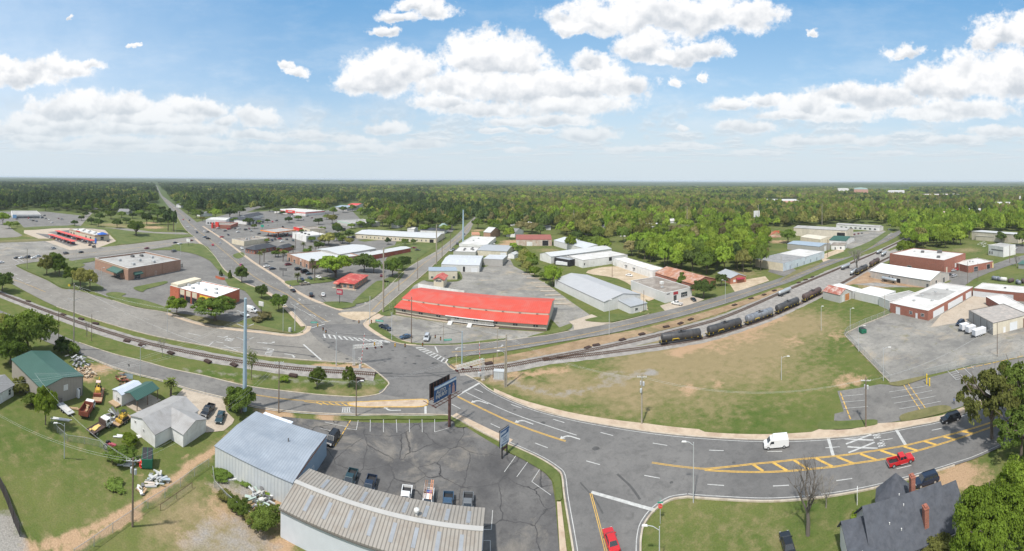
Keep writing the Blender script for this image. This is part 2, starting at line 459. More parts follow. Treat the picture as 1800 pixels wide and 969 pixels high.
def up_faces(o):
 me=o.data
 bm=bmesh.new();bm.from_mesh(me)
 bmesh.ops.remove_doubles(bm,verts=bm.verts,dist=0.0005)
 for f in bm.faces:
  f.normal_update()
  if f.normal.z<0:f.normal_flip()
 bm.to_mesh(me);bm.free()
 return o
ALLPAVE=[]
LZ=[0.012]
def pave(name,px,m,smooth=0,kind='structure',z=None):
 LZ[0]+=0.004
 P=pts(px)
 if smooth:P=smooth_path(P,smooth,True)
 o=sheet_mb(MB(),P,z or LZ[0]).build(name,m)
 up_faces(o)
 ALLPAVE.append(P)
 return tag(o,kind=kind)
def strip_mb(mb,path,w,z,w1=None,off=0.0):
 k=len(path);L=[];Rr=[]
 for i,p in enumerate(path):
  d=(path[min(i+1,k-1)]-path[max(i-1,0)]);d.z=0;d.normalize()
  n=Vector((-d.y,d.x,0))
  L.append(Vector((p.x,p.y,z))+n*(w/2+off));Rr.append(Vector((p.x,p.y,z))-n*(w/2-off))
 for i in range(k-1):
  mb.add([L[i],L[i+1],Rr[i+1],Rr[i]],[(0,1,2,3)])
 return mb
def kerb_mb(mb,path,w=0.18,z1=0.14,off=0.0):
 k=len(path)
 A=[];B=[]
 for i,p in enumerate(path):
  d=(path[min(i+1,k-1)]-path[max(i-1,0)]);d.z=0;d.normalize()
  n=Vector((-d.y,d.x,0))
  A.append(p+n*(w/2+off));B.append(p-n*(w/2-off))
 vs=[]
 for i in range(k):
  vs+=[(A[i].x,A[i].y,0),(A[i].x,A[i].y,z1),(B[i].x,B[i].y,z1),(B[i].x,B[i].y,0)]
 fs=[]
 for i in range(k-1):
  a=i*4;b=a+4
  fs+=[(a,a+1,b+1,b),(a+1,a+2,b+2,b+1),(a+2,a+3,b+3,b+2)]
 fs+=[(0,1,2,3),(4*k-4,4*k-3,4*k-2,4*k-1)]
 mb.add(vs,fs)
 return mb
 # ------------------------------------------------------------ ground: one sheet to the horizon
def build_ground():
 rs=[0.0,20,40,50]
 r=56.0
 while r<700:rs.append(r);r*=1.0125
 while r<40000:rs.append(r);r*=1.12
 rs.append(40000)
 azs=list(np.arange(-78,78.01,0.3))+list(np.arange(84,282,6.0))
 rs=np.array(rs);az=np.radians(np.array(azs))
 n=len(az)
 X=np.outer(rs[1:],np.sin(az)).ravel();Y=np.outer(rs[1:],np.cos(az)).ravel()
 V=np.stack([X,Y,np.zeros_like(X)],1)
 V=np.vstack([V,[[0,0,0]]])
 fs=[]
 k=len(rs)-1
 idx=np.arange(n)
 for i in range(k-1):
  a=i*n+idx;b=i*n+(idx+1)%n
  fs.append(np.stack([a,a+n,b+n,b],1))
 quads=np.vstack(fs)
 me=bpy.data.meshes.new('ground')
 faces=[tuple(q)for q in quads.tolist()]+[(len(V)-1,i,(i+1)%n)for i in range(n)]
 me.from_pydata(V.tolist(),[],faces)
 col=np.zeros((len(V),4),dtype=np.float32);col[:,3]=1
 def blob(px,py,rad,ch,s=1.0,ry=None):
  p=G(px,py)
  d=np.hypot(V[:,0]-p.x,V[:,1]-p.y)
  col[:,ch]=np.maximum(col[:,ch],s*np.exp(-(d/rad)**2))
 def line(p,rad,ch,s=1.0):
  q=smooth_path(pts(p),5)
  for v in q:
   d2=(V[:,0]-v.x)**2+(V[:,1]-v.y)**2
   col[:,ch]=np.maximum(col[:,ch],s*np.exp(-d2/rad**2))
   # 0 dry grass, 1 red soil, 2 gravel
 for a in[(1290,600,30,0,1.25),(1210,625,22,0,1.15),(1400,570,22,0,1.0),(1250,605,10,1,.55),(1330,590,9,1,.5),(1130,640,14,0,1.0),(1180,625,14,0,1.2),(1310,640,20,0,.9),(1440,560,12,0,.7),(1090,680,14,0,.95),(1000,670,10,0,.9),(1060,720,8,0,.5),(1240,640,22,0,.95),(1350,580,24,0,.9),(1180,665,20,0,.9),(1110,690,16,0,.85),(1240,700,16,0,.6),(1330,640,20,0,.8),
(1400,600,18,0,.6),(1420,660,14,0,.55),(1300,680,14,0,.45),(1050,700,14,0,.5),(1380,700,12,0,.35),
(1300,590,12,1,.62),(1270,610,8,1,.55),(1210,685,4,1,.7),(1395,600,8,1,.5),(1500,668,5,1,.75),(1480,675,4,1,.7),
(1262,676,3,1,.6),(1145,655,2.6,2,1.0),(1080,665,7,2,.55),(1470,590,8,1,.5),
(70,800,20,0,.25),(200,850,12,0,.3),(330,900,8,0,.5),(400,900,8,1,.5),(360,945,7,2,.55),(420,950,8,2,.6),(300,925,5,0,.9),(330,940,5,1,.45),(410,935,12,0,1.0),(350,920,10,0,.9),
(400,850,5,2,.6),(430,862,5,2,.62),(420,880,5,0,1.0),(390,868,4,1,.6),(470,880,5,1,.9),(500,960,4,1,.8),(440,935,5,1,.5),
(130,770,10,0,.3),(150,655,5,1,.75),(170,650,5,1,.8),(185,645,4,1,.8),(155,665,3,1,.8),
(1320,940,12,0,.35),(1220,930,12,0,.3),(1500,940,8,0,.3),(1660,848,6,1,.9),(1690,835,6,1,.9),(1640,855,4,1,.8),
(2,925,3.5,2,1.1),(-5,960,5,2,1.2),(45,965,3,1,.8),
(1120,470,12,1,.9),(1145,505,10,1,.8),(1085,478,12,1,.9),(1120,490,10,1,.7),
(1600,448,18,1,.9),(1620,450,16,1,.9),(1575,444,12,1,.8),(1700,440,14,0,.8),(1540,500,12,1,.9),(1500,492,14,1,.8),
(1345,410,20,1,.9),(1360,415,16,1,.9),(1370,425,14,1,.8),(900,425,14,1,.9),(890,430,10,1,.9),(965,440,12,0,.8),(840,405,10,1,.8),
(160,400,18,0,.8),(215,398,16,0,.8),(270,400,18,1,.8),(265,392,14,1,.8),(195,395,20,0,.9),(250,425,16,0,.7),(220,432,8,1,.8),
(60,415,14,0,.7),(20,415,12,0,.8),(1240,500,9,0,.9),(1300,480,14,0,.8),
(645,690,4,0,.8),(590,690,4,0,.7),(520,690,4,0,.7),(430,672,4,0,.5),(400,670,5,1,.4),
(960,560,6,0,.5),(700,545,4,0,.5),(540,708,2,1,.8),(575,733,4,1,.8),(470,725,4,1,.9),(495,733,4,1,.9)]:
  blob(*a)
 line([(845,660),(900,672),(960,690),(1010,690),(1080,672),(1130,655)],3.0,2,.52)
 line([(845,660),(900,672),(960,690),(1010,690),(1080,672),(1130,655)],6.0,0,.9)
 line([(1190,620),(1230,605),(1270,590),(1310,580),(1370,560)],4.5,1,.85)
 line([(60,965),(150,935),(230,895),(300,850),(340,815),(378,792),(410,765)],1.25,1,1.0)
 line([(60,965),(150,935),(230,895),(300,850),(340,815),(378,792),(410,765)],2.4,0,.6)
 line([(100,975),(180,935),(240,905)],1.3,1,1.0)
 line([(180,838),(230,838),(280,825),(330,798)],.6,1,.6)
 line([(330,650),(430,660),(520,668),(620,675),(668,672)],2.6,2,.5)
 line([(560,645),(610,646),(655,648)],3.0,1,.95)
 line([(820,645),(900,632),(960,622),(1040,603),(1120,585),(1200,566),(1290,540),(1380,510)],3.6,1,.78)
 line([(800,645),(860,652),(900,648)],3,1,.9)
 line([(870,664),(950,655),(990,650)],3,1,.7)
 line([(190,555),(260,578),(340,600)],2,1,.6)
 line([(1560,556),(1490,585),(1520,625),(1565,672)],1.5,1,.5)
 at=me.color_attributes.new('soil','FLOAT_COLOR','POINT')
 at.data.foreach_set('color',col.ravel())
 me.materials.append(M_ground)
 o=bpy.data.objects.new('ground',me);C.objects.link(o)
 tag(o,kind='structure')
build_ground()
# ------------------------------------------------------------ lots (traced outlines brought down to the ground plane)
pave('parking_ground',[(342,392),(400,376),(480,370),(560,380),(620,372),(640,392),(585,412),(640,425),(700,418),(690,440),(668,470),(700,478),(690,498),(640,540),(600,545),(548,527),(480,486),(430,452),(385,418)],A_mid)
pave('parking_ground',[(188,522),(150,505),(118,470),(122,452),(190,440),(330,428),(362,436),(388,470),(418,500),(445,520),(475,545),(500,575),(440,588),(298,552)],A_mid)
pave('parking_ground',[(-30,372),(15,372),(80,372),(142,379),(146,392),(100,400),(42,400),(30,388),(10,392),(-30,395)],A_mid)
pave('parking_ground',[(-40,428),(0,425),(77,423),(112,434),(126,443),(60,450),(-40,456)],A_yard)
pave('parking_ground',[(42,405),(65,404),(120,399),(182,402),(204,424),(166,438),(128,442),(42,410)],A_conc)
pave('lane_paving',[(84,408),(122,404.5),(172,424),(150,429)],A_road)
pave('lane_paving',[(62,410),(84,412),(138,431),(124,434)],A_road)
pave('parking_ground',[(650,570),(672,551),(700,555),(960,584),(962,590),(905,600),(845,604),(800,609),(720,610),(690,602),(665,588)],A_yard)
pave('yard_ground',[(728,502),(742,494),(800,478),(815,470),(852,470),(872,462),(893,448),(903,468),(930,482),(965,502),(1000,528),(1040,556),(1070,563),(1012,583),(985,578),(968,560),(962,530),(720,512)],A_yard)
pave('yard_ground',[(1564,551),(1482,586),(1520,628),(1564,673),(1626,661),(1712,641),(1800,628),(1860,560),(1760,510),(1690,505),(1640,540)],A_yard)
pave('yard_ground',[(1636,575),(1655,553),(1712,520),(1740,515),(1765,530),(1712,548),(1700,565)],A_conc)
pave('parking_ground',[(1472,688),(1547,676),(1580,678),(1626,666),(1712,642),(1800,629),(1860,620),(1860,670),(1720,706),(1660,724),(1640,732),(1583,740),(1545,746),(1538,741),(1495,741),(1466,740),(1467,728),(1483,724)],A_mid)
pave('parking_ground',[(1395,430),(1420,415),(1500,408),(1548,404),(1570,410),(1545,425),(1510,440),(1450,430)],A_yard)
pave('yard_ground',[(1448,478),(1490,462),(1520,448),(1560,440),(1580,447),(1545,462),(1545,480),(1600,498),(1640,505),(1560,505),(1500,500),(1440,500)],A_grav)
pave('parking_ground',[(1660,490),(1666,470),(1700,472),(1712,488),(1690,500)],A_mid)
pave('parking_ground',[(1760,445),(1775,430),(1830,430),(1830,446)],A_mid)
pave('parking_ground',[(497,733),(612,741),(795,741),(822,753),(876,786),(893,797),(928,811),(955,828),(970,847),(976,882),(983,969),(987,1010),(700,1030),(560,940),(470,800),(440,765)],A_lot)
pave('driveway',[(322,684),(362,693),(404,704),(396,716),(398,724),(412,738),(408,746),(393,758),(362,761),(330,745),(300,725),(306,700)],A_conc)
pave('driveway',[(1128,553),(1141,552),(1135,529),(1125,500),(1110,505),(1115,535)],A_tan)
pave('driveway',[(1170,548),(1200,540),(1228,531),(1238,527),(1215,520),(1160,538)],A_conc)
pave('driveway',[(1010,583),(1075,567),(1040,553),(1000,566),(1008,572)],A_conc)
pave('driveway',[(1292,514),(1352,494),(1345,486),(1310,492),(1283,500)],A_tan)
pave('driveway',[(1378,486),(1402,477),(1384,465),(1358,466),(1350,478)],A_mid)
pave('driveway',[(1448,462),(1490,447),(1478,436),(1440,450)],A_tan)
pave('side_road',[(-30,390),(10,392),(24,405),(40,414),(30,417),(-30,420)],A_pale)
pave('side_road',[(140,400),(150,388),(165,372),(178,362),(172,362),(152,376),(138,390),(128,400),(180,404),(230,408),(262,414),(335,412),(322,409),(270,408),(225,402),(180,400)],A_pale)
pave('side_road',[(400,372),(460,360),(470,361),(420,378),(440,392),(540,376),(620,362),(640,366),(560,386),(470,400),(440,402)],A_mid)
pave('side_road',[(560,450),(600,436),(640,428),(650,432),(605,444),(590,460),(500,472),(495,466)],A_mid)
pave('side_road',[(585,418),(700,408),(760,404),(800,402),(795,408),(700,416),(600,424)],A_mid)
pave('yard_ground',[(1500,500),(1540,497),(1600,505),(1668,508),(1655,500),(1540,484),(1525,478),(1500,484),(1470,497),(1450,508),(1462,508)],A_red)
pave('gravel_strip',[(1255,562),(1300,549),(1377,520),(1440,493),(1500,467),(1545,448),(1580,436),(1600,430),(1580,450),(1545,466),(1500,491),(1446,519),(1360,557),(1308,575),(1240,590),(1180,600),(1200,585)],A_grav)
pave('worn_verge',[(1085,600),(1200,572),(1290,543),(1345,524),(1377,512),(1370,506),(1340,517),(1285,535),(1200,560),(1120,580),(1040,594),(960,612),(900,624),(840,634),(808,642),(815,650),(893,640),(960,627)],asphalt('verge_dirt',(.22,.15,.085),(.33,.235,.145),.12,patch=(.12,.125,.05)),2)
pave('branch_lane',[(1664,498),(1700,483),(1740,467),(1774,455),(1800,449),(1900,436),(1900,450),(1800,460),(1775,467),(1740,479),(1712,491),(1695,503),(1670,506)],A_mid)
pave('yard_ground',[(1030,480),(1060,470),(1110,470),(1150,485),(1165,510),(1140,530),(1120,510),(1085,490)],A_tan,3)
# ------------------------------------------------------------ roads
R2L=[(274,326),(276,331),(281,343),(285.5,349.6),(296.7,364.4),(311.5,380.5),(324,401),(345,420),(362,435),(376,449),(386,463),(400,479),(427,496),(476,516),(508,543),(538,574)]
R2R=[(275,326),(278,331),(284.5,343),(290.5,348),(309,362),(331,379),(355,398),(387,419),(410,436),(442,461),(484,488),(513.6,510.5),(548,529),(598,547)]
R3L=[(598,547),(627.6,542),(655,528),(689.5,498),(720,469.6),(764.6,443.6),(799,416.4),(824,391.6),(836.5,379)]
R3R=[(840,379),(831.5,394),(824,409),(794,436),(749.7,478),(720,503),(695,524),(676.4,540.2),(661,551.8),(647,561),(641,571),(652,583),(678,598),(720,608)]
R4T=[(720,608),(797,608),(859,603),(930.6,594),(968,589.3),(1005,582),(1080,568),(1142,553),(1204,538.5),(1248.5,526),(1295.6,512.5),(1352.6,495.7),(1402,478.3),(1440,463.5),(1485,447),(1526.7,431),(1560,415),(1600,396)]
R4B=[(1604,399),(1571,419),(1530,438),(1492,454),(1440,474),(1395,494),(1347.6,510),(1290.6,529.8),(1228.7,548.4),(1154,568),(1080,585.6),(1017,596.7),(958,606.6),(893.5,617.8),(819,626.5),(792,629),(783,637),(792,648),(815,658),(845,674)]
R1T=[(845,674),(868,690),(930,717),(1000,736),(1080,751),(1160,762.5),(1250,770.5),(1340,774.5),(1430,773),(1529,764),(1600,751),(1651,741),(1730,717),(1800,690),(1900,640)]
R1B=[(1900,700),(1800,768),(1759.6,787),(1712.6,808),(1678,819.4),(1603.5,841.7),(1534,860),(1502,866.5),(1427,877.7),(1352.5,882.6),(1278,880),(1208.8,875)]
RSR=[(1208.8,875),(1179,880),(1151.8,897.5),(1133,922),(1127,944.6),(1125.8,969),(1126,1010)]
RSL=[(1010,1010),(1007.4,969),(992.5,877.7),(987.6,838),(978,826),(955.4,810.8),(925.6,796),(893.4,782),(876,775),(823,747.6),(794,733)]
R5T=[(538,574),(533.5,582),(513.6,588.8),(459,583),(360,570.7),(297,551),(238,541),(198,528.6),(134,510.5),(109,508),(82,493),(37,473),(35,464.7),(119,454.8),(188,448.6),(262.6,438.7),(322,430),(352,428.7)]
R6T=[(345,416),(329.5,417.6),(270,425),(203,432.5),(114,441),(40,449),(-40,452)]
R5B=[(-40,470),(0,486),(22,500),(44.6,512.5),(99,539.7),(158.6,559.6),(198,572),(272.6,591.8),(360,608.5),(434,622.7),(508.7,631.4),(573,636.4),(640,640)]
RME=[(640,640),(657,651),(682,672),(679.6,681),(667,693.4),(632.6,699.5)]
R7T=[(632.6,699.5),(583,697),(498.8,688.4),(434,679.7),(360,662),(297,648.8),(247.8,635),(198,622.7),(138.8,603),(91.7,583),(50,566),(22,555),(-40,530)]
R7B=[(-40,545),(0,563),(60,592),(106.5,611.6),(153.6,627.7),(213,651),(280,668.6),(322,682),(360,692),(404.6,703),(449,715.7),(498.8,723),(558,727.5),(632.6,730),(720,729.5),(779.5,730.5),(794,733)]
def sm(p,n=3):return smooth_path(pts(p),n)
def road(name,edges,m):
 LZ[0]+=0.004
 P=[]
 for e in edges:P+=sm(e)if isinstance(e,list)else[G(*e)]
 o=sheet_mb(MB(),P,LZ[0]).build(name,m);up_faces(o)
 ALLPAVE.append(P)
 return tag(o,kind='structure')
road('road_crossing',[R5T,R6T,R5B,[(640,640),(600,600),(560,585),(538,574)]],A_pale)
road('road_frontage',[R7T,R7B,[(794,733),(760,700),(700,690),(632.6,699.5)]],A_mid)
road('road_avenue',[R2L,[(538,574),(560,600),(600,620),(650,610),(680,598)],[(641,571),(620,555),(598,547)],R2R[::-1]],A_mid)
road('road_branch',[R3L,R3R,[(720,608),(640,600),(610,570),(598,547)]],A_pale)
road('road_railside',[R4T,R4B,[(845,674),(760,650),(700,620),(720,608)]],A_mid)
road('road_curve',[R1T,R1B,RSR,RSL,[(794,733),(740,705),(667,693.4),(679.6,681),(682,672),(657,651),(640,640),(600,620),(570,600),(548,580),(560,572),(640,571),(652,583),(678,598),(720,608),(783,637),(792,648),(815,658),(845,674)]],A_road)
pave('worn_asphalt',[(594,553),(610,549),(650,549),(662,552),(640,563),(620,563)],A_tan,3)
# kerbs and pavements
def kerb_run(path,w=0.2,off=0.0,m=M_kerb):
 return struct('kerb',kerb_mb(MB(),sm(path,4),w,0.27,off),m)
kb=MB()
for p in(R1T[:-1],RSR+[],RSL,R2L[5:],R2R[6:],R3L[:6],R3R[3:],R4T[:8],[(783,637),(792,648),(815,658),(845,674)],R5T[:8],R5B[4:],RME,R7T[:9],R7B[4:],R1B[4:]):
 kerb_mb(kb,sm(p,4),0.32,0.27)
struct('kerb',kb,M_kerb)
sw=MB();LZ[0]+=0.004
for p,o_ in((R2R[6:],1.3),(R2L[7:],-1.3),(R5T[:6],1.3),(R3R[8:],1.6),([(893.4,782),(823,747.6),(794,733)],-0.9)):
 strip_mb(sw,sm(p,4),1.9,0.2,off=o_)
o=sw.build('sidewalk',M_side);up_faces(o);tag(o,kind='structure')
def pave2(name,px,m,smooth=3,z=0.19,kind='structure'):
 P=smooth_path(pts(px),smooth,True)if smooth else pts(px)
 o=sheet_mb(MB(),P,z).build(name,m);up_faces(o)
 return tag(o,kind=kind)
pave2('sidewalk',[(1340,774),(1430,772.4),(1529,763.4),(1600,750.4),(1651,740.4),(1730,716),(1800,688),(1800,672),(1700,714),(1656,731.5),(1589,742.6),(1540,746),(1497,756),(1472,757.5),(1440,756),(1427,761),(1340,765),(1239,761),(1228,756),(1137,746),(1080,739.4),(1000,726),(930,708),(905,700),(868,684),(868,689),(930,716),(1000,735),(1080,750),(1160,761.7),(1250,769.7)],M_side,0,0.21)
pave2('sidewalk',[(979,884),(986,884),(996,969),(1000,1010),(986,1010)],M_side,0,0.21)
pave2('traffic_island',[(638,571),(648,563),(668,551),(680,553),(660,566),(662,578),(690,594),(730,604),(725,608),(690,602),(655,586)],M_side,3,0.194)
# raised median with a painted rim
P=smooth_path(pts([(616,709),(680,706),(742,703.5),(752,708),(744,716),(690,717),(624,716)]),3,True)
struct('median',sheet_mb(MB(),P,0.23),M_side)
ky=MB();kerb_mb(ky,P+[P[0]],0.28,0.28);struct('median_kerb',ky,M_yellow)
# grass islands and verges
for i,(px,m)in enumerate([
([(360,438),(376,452),(387,466),(397,478),(424,496),(462,512),(450,516),(420,500),(384,476),(368,458),(345,440),(300,432),(340,428)],M_grass),
([(186,518),(200,514),(222,517),(214,522),(248,527),(292,541),(296,549),(236,539),(205,531)],M_grass),
([(396,490),(425,498),(450,513),(470,535),(530,580),(515,586),(460,580),(410,573),(440,560),(470,558),(448,535),(430,512),(405,505)],M_grass),
([(296,549),(345,556),(400,566),(450,572),(515,587),(459,581),(360,568.7),(297,549)],M_grassd),
([(35,466),(80,460),(118,458),(150,466),(130,478),(182,506),(160,512),(134,508.5),(109,506),(82,491),(40,473)],M_grass),
([(119,461),(165,453.5),(167,459),(130,465)],M_grass),
([(234,507),(252,502),(290,495),(292,499),(258,509),(250,514)],M_grass),
([(262,440),(352,429),(380,455),(384,466),(345,448),(300,440)],M_grass),
([(568,533),(585,531),(610,532),(626,537),(612,542),(592,543)],M_grass),
([(500,496),(520,493),(570,488),(590,490),(580,496),(530,501),(512,503)],M_grass),
([(620,532),(655,500),(668,494),(686,498),(655,526),(632,534)],M_grass),
([(666,551),(675,541),(694,526),(692,552),(676,556)],M_grass),
([(648,573),(660,568),(668,572),(690,590),(720,603),(800,605),(860,598),(892,596),(860,602),(797,607),(720,606),(690,600),(665,586)],M_grass),
([(928,593),(960,584),(985,576),(1003,570),(1005,577),(985,585),(940,592)],M_grass),
([(1028,563),(1066,555),(1090,552),(1120,552),(1133,546),(1142,551),(1080,566),(1050,567)],M_grass),
([(410,448),(425,444),(430,450),(420,455),(412,453)],M_grass),
([(612,734),(680,732),(780,732),(796,735),(818,748),(820,752),(800,752),(790,739),(700,738),(614,739)],M_grass),
([(893,784),(925,797),(955,812),(978,828),(984,840),(987,860),(988,878),(982,882),(977,880),(976,862),(970,845),(950,828),(920,810),(893,795)],M_grass),
([(1582,733),(1595,727),(1640,716),(1662,714),(1672,718),(1668,724),(1640,732),(1592,742),(1583,740)],M_grassd),
([(1440,756),(1442,742),(1466,742),(1535,739),(1542,745),(1538,749),(1498,755),(1472,756.5)],M_grass),
([(1564,675),(1624,662),(1628,665),(1600,675),(1580,680)],M_grassd),
([(695,470),(720,465),(755,440),(795,412),(782,412),(740,425),(700,430),(672,440),(690,455)],M_grass),
([(672,495),(690,485),(710,478),(705,490),(693,497)],M_grass),
([(800,470),(812,484),(808,494),(780,496),(750,495),(750,488),(785,480)],M_grass),
([(1170,430+10),(1200,440),(1230,450),(1160,452)],M_grass),
([(1452,455),(1490,440),(1528,425),(1566,402),(1572,404),(1532,434),(1492,452)],M_grass),
([(1372,494),(1402,482),(1440,466),(1437,463),(1412,471),(1395,478)],M_grassd),
([(1700,520),(1715,498),(1760,488),(1850,480),(1850,515),(1760,510)],M_grass),
([(45,400),(120,397),(180,400),(250,409),(330,413),(335,416),(270,424),(205,431),(207,424),(182,404),(118,401),(60,403)],M_grass),
([(-30,430),(0,424),(60,420),(100,421),(80,424),(0,427)],M_grassd)]):
 pave2('lawn',px,m,3,0.215+0.003*(i%12))
 # ------------------------------------------------------------ painted markings
ZM=0.262
mw=MB();my=MB()
MZROAD=LZ[0]+0.006
LNZ=[0.0]
def ln(mb,px,w=0.14,z=None,double=False):
 P=sm(px,3)if len(px)>2 else pts(px)
 zz=(z or MZROAD)+LNZ[0];LNZ[0]=(LNZ[0]+.0007)%.02
 if double:
  strip_mb(mb,P,w,zz,off=0.16);strip_mb(mb,P,w,zz,off=-0.16)
 else:strip_mb(mb,P,w,zz)
def dashes(mb,path,off,on=3.0,gap=9.0,w=0.14,start=0.0):
 P=sm(path,6)
 d=-start;acc=[]
 for i in range(len(P)-1):
  seg=P[i+1]-P[i];L=seg.length
  if L<1e-6:continue
  t=0.0
  st=max(1,int(L/0.75))
  for j in range(st):
   q=P[i]+seg*(j/st);d2=d+L*j/st
   if d2>=0 and(d2%(on+gap))<on:acc.append(q)
   else:
    if len(acc)>1:strip_mb(mb,acc,w,MZROAD,off=off)
    acc=[]
  d+=L
 if len(acc)>1:strip_mb(mb,acc,w,MZROAD,off=off)
for a in[((834,684.7),(849,691.4)),((898.4,712.4),(917,719)),((972,738.4),(992,744.4)),((1055.7,761.7),(1078,767.4)),((1147.4,780.5),(1173,784.7)),((1246.5,793),(1272,794)),((1348.8,795.4),(1375,795)),((1451,789),(1476,787)),((1546.5,776),(1569,772.6)),((1638,758),(1655.6,754.5)),
((794,712),(809,720)),((862.5,746.3),(878.6,753.8)),((940.5,780.5),(962.8,789)),((1030.5,812),(1054.5,818.7)),((1132.5,837.5),(1159.8,842.5)),((1243.5,853.4),(1272.8,855.4)),((1358.8,856.4),(1387,854.9)),((1470,847),(1498,843)),((1576,826),(1602,820))]:
 ln(mw,list(a),0.22)
ln(mw,[(819,691),(857,709),(900,728),(962,750),(1013.6,766.7)],0.24)
ln(my,[(804,698.3),(855,723.5),(888,739),(930.6,756),(994.5,777.3)],0.2,double=True)
ln(mw,[(843,674.5),(803.5,697)],0.65)
ln(my,[(1145.7,815),(1238.6,826.2)],0.16,double=True)
ln(my,[(1238.6,826.4),(1280,822.5),(1321.6,817.7),(1357.5,814.5),(1397,810),(1440,806.3),(1502,799.6),(1544,793),(1588.7,785.5),(1628,776),(1663,767.4),(1712,754),(1760,738)],0.2,double=True)
ln(my,[(1238.6,828.0),(1290.6,831),(1340,831.8),(1384.8,830),(1440,825),(1465,822.7),(1507,815.7),(1559,807.8),(1613.4,794),(1645.7,784.7),(1682.8,773),(1730,757),(1770,742)],0.2,double=True)
for a in[((1324,818.7),(1341.4,830)),((1358.7,815),(1383.5,829.3)),((1396,811),(1420.7,826.4)),((1434,807.5),(1463.5,822)),((1471,804.6),(1502,817)),((1511.9,799.6),(1540,810)),((1547.8,793.4),(1576,803)),((1588.7,786.5),(1613,794)),((1624.6,777.3),(1645.7,783.5)),((1659,769.4),(1679,774)),((1691.5,760),(1710,763))]:
 ln(my,list(a),0.62)
ln(mw,[(1456,772.4),(1464.8,803.3)],0.7);ln(mw,[(1575.8,757.5),(1591.6,783.5)],0.7)
for a in[((1484.6,773),(1535.4,775.3)),((1487,782.3),(1531.7,765)),((1489.6,787.2),(1542.8,789.7)),((1491.5,797.6),(1537.4,779))]:
 ln(mw,list(a),0.45)
ln(mw,[(1039.6,867),(1090,881.5),(1151.8,899)],0.75)
ln(my,[(1038.4,869),(1052,919.8),(1064.4,969),(1074,1010)],0.14,double=True)
def inset(e,off,mb=mw,w=0.16):strip_mb(mb,sm(e,4),w,MZROAD,off=off)
for e,off in((R1T,-0.7),(R1B,-0.7),(RSR,-0.7),(RSL,-0.7),(R3L[:7],-0.6),(R7B[4:],-0.5)):inset(e,off)
# avenue
C2=[((a[0]+b[0])/2,(a[1]+b[1])/2)for a,b in[((287,352),(296,352)),((297,364.6),(311.5,364)),((311,380.5),(332,380)),((324,400),(358,400)),((345,421),(390,421)),((376,449),(427,449)),((400,478),(468,478)),((440,501),(500,501)),((476,516),(535,522))]]+[(547,549),(577,567)]
ln(my,C2,0.12,double=True)
for off in(3.4,-3.4,-6.6,6.6):dashes(mw,C2[1:],off,start=3)
dashes(my,C2[:7],1.9,3,5);
ln(mw,[(546,578),(571,570.5)],0.5);ln(mw,[(565,568),(581,564.6)],0.4);ln(mw,[(511,534.8),(565.7,566.5)],0.2)
# zebra ladders
def ladder(mb,a0,a1,b0,b1,n,w,skew=0.0,edge=0.15):
 A0,A1,B0,B1=G(*a0),G(*a1),G(*b0),G(*b1)
 for i in range(n+1):
  t=i/n;t2=min(1,t+skew)
  strip_mb(mb,[A0 .lerp(A1,t),B0 .lerp(B1,t2)],w,MZROAD+0.003)
 strip_mb(mb,[A0,A1],edge,MZROAD);strip_mb(mb,[B0,B1],edge,MZROAD)
ladder(mw,(569,588),(676,599.5),(566,594.5),(686,603),12,0.65,0.05)
ladder(mw,(731,612.8),(782,640),(743.5,612),(787,633),8,0.55)
ln(mw,[(764.6,610),(769.6,621)],0.5)
# branch and railside road
ln(my,[(652,548),(671,529),(687.5,513),(720,487),(744.8,463.5),(786.9,434),(819,405),(836,385)],0.11,double=True)
ln(my,[(794,620),(873.6,613),(930.6,605.4),(992.5,595.7),(1080,577),(1154,560),(1218.8,543),(1278,525.5),(1327.8,510.5),(1377,494),(1440,470),(1490,451),(1530,435),(1572,415)],0.12,double=True)
ln(mw,[(819,624.5),(893.5,616),(958,605),(1017,595),(1080,584.0),(1154,566.6),(1228.7,547),(1290.6,528.6),(1347.6,509)],0.12)
# crossing road on the left
ln(mw,[(533.4,606.6),(564.4,634)],0.6)
for a in[((388.5,612.8),(423,612.3)),((393.5,607.9),(418,618)),((365,610),(375,602)),((330,586.5),(352,591)),((452,603),(470,605)),((380,602),(393,604)),((462,612.5),(474,613.5))]:
 ln(mw,list(a),0.3)
C5=[(-20,470),(40,492),(110,522),(190,548),(280,570),(360,588),(440,600),(530,607)]
ln(my,[(-20,478),(40,498),(80,514)],0.12,double=True)
dashes(mw,C5[1:5],2.0,3,8);dashes(mw,C5[1:5],-3.5,3,8)
for a in[((20,480),(31,484)),((28,489),(40,494)),((44,499),(54,496)),((14,494),(24,499)),((48,484),(57,486)),((0,468),(24,466)),((0,474),(20,471)),((22,455),(34,462)),((32,455),(42,461)),((26,466),(36,464))]:
 ln(mw,list(a),0.4)
ln(my,[(40,458),(119,448),(203,441),(270,432),(330,424)],0.12,double=True)
dashes(mw,[(40,455),(119,445),(203,437),(330,421)],0,3,8);dashes(mw,[(40,462),(119,452),(203,445),(330,427)],0,3,8)
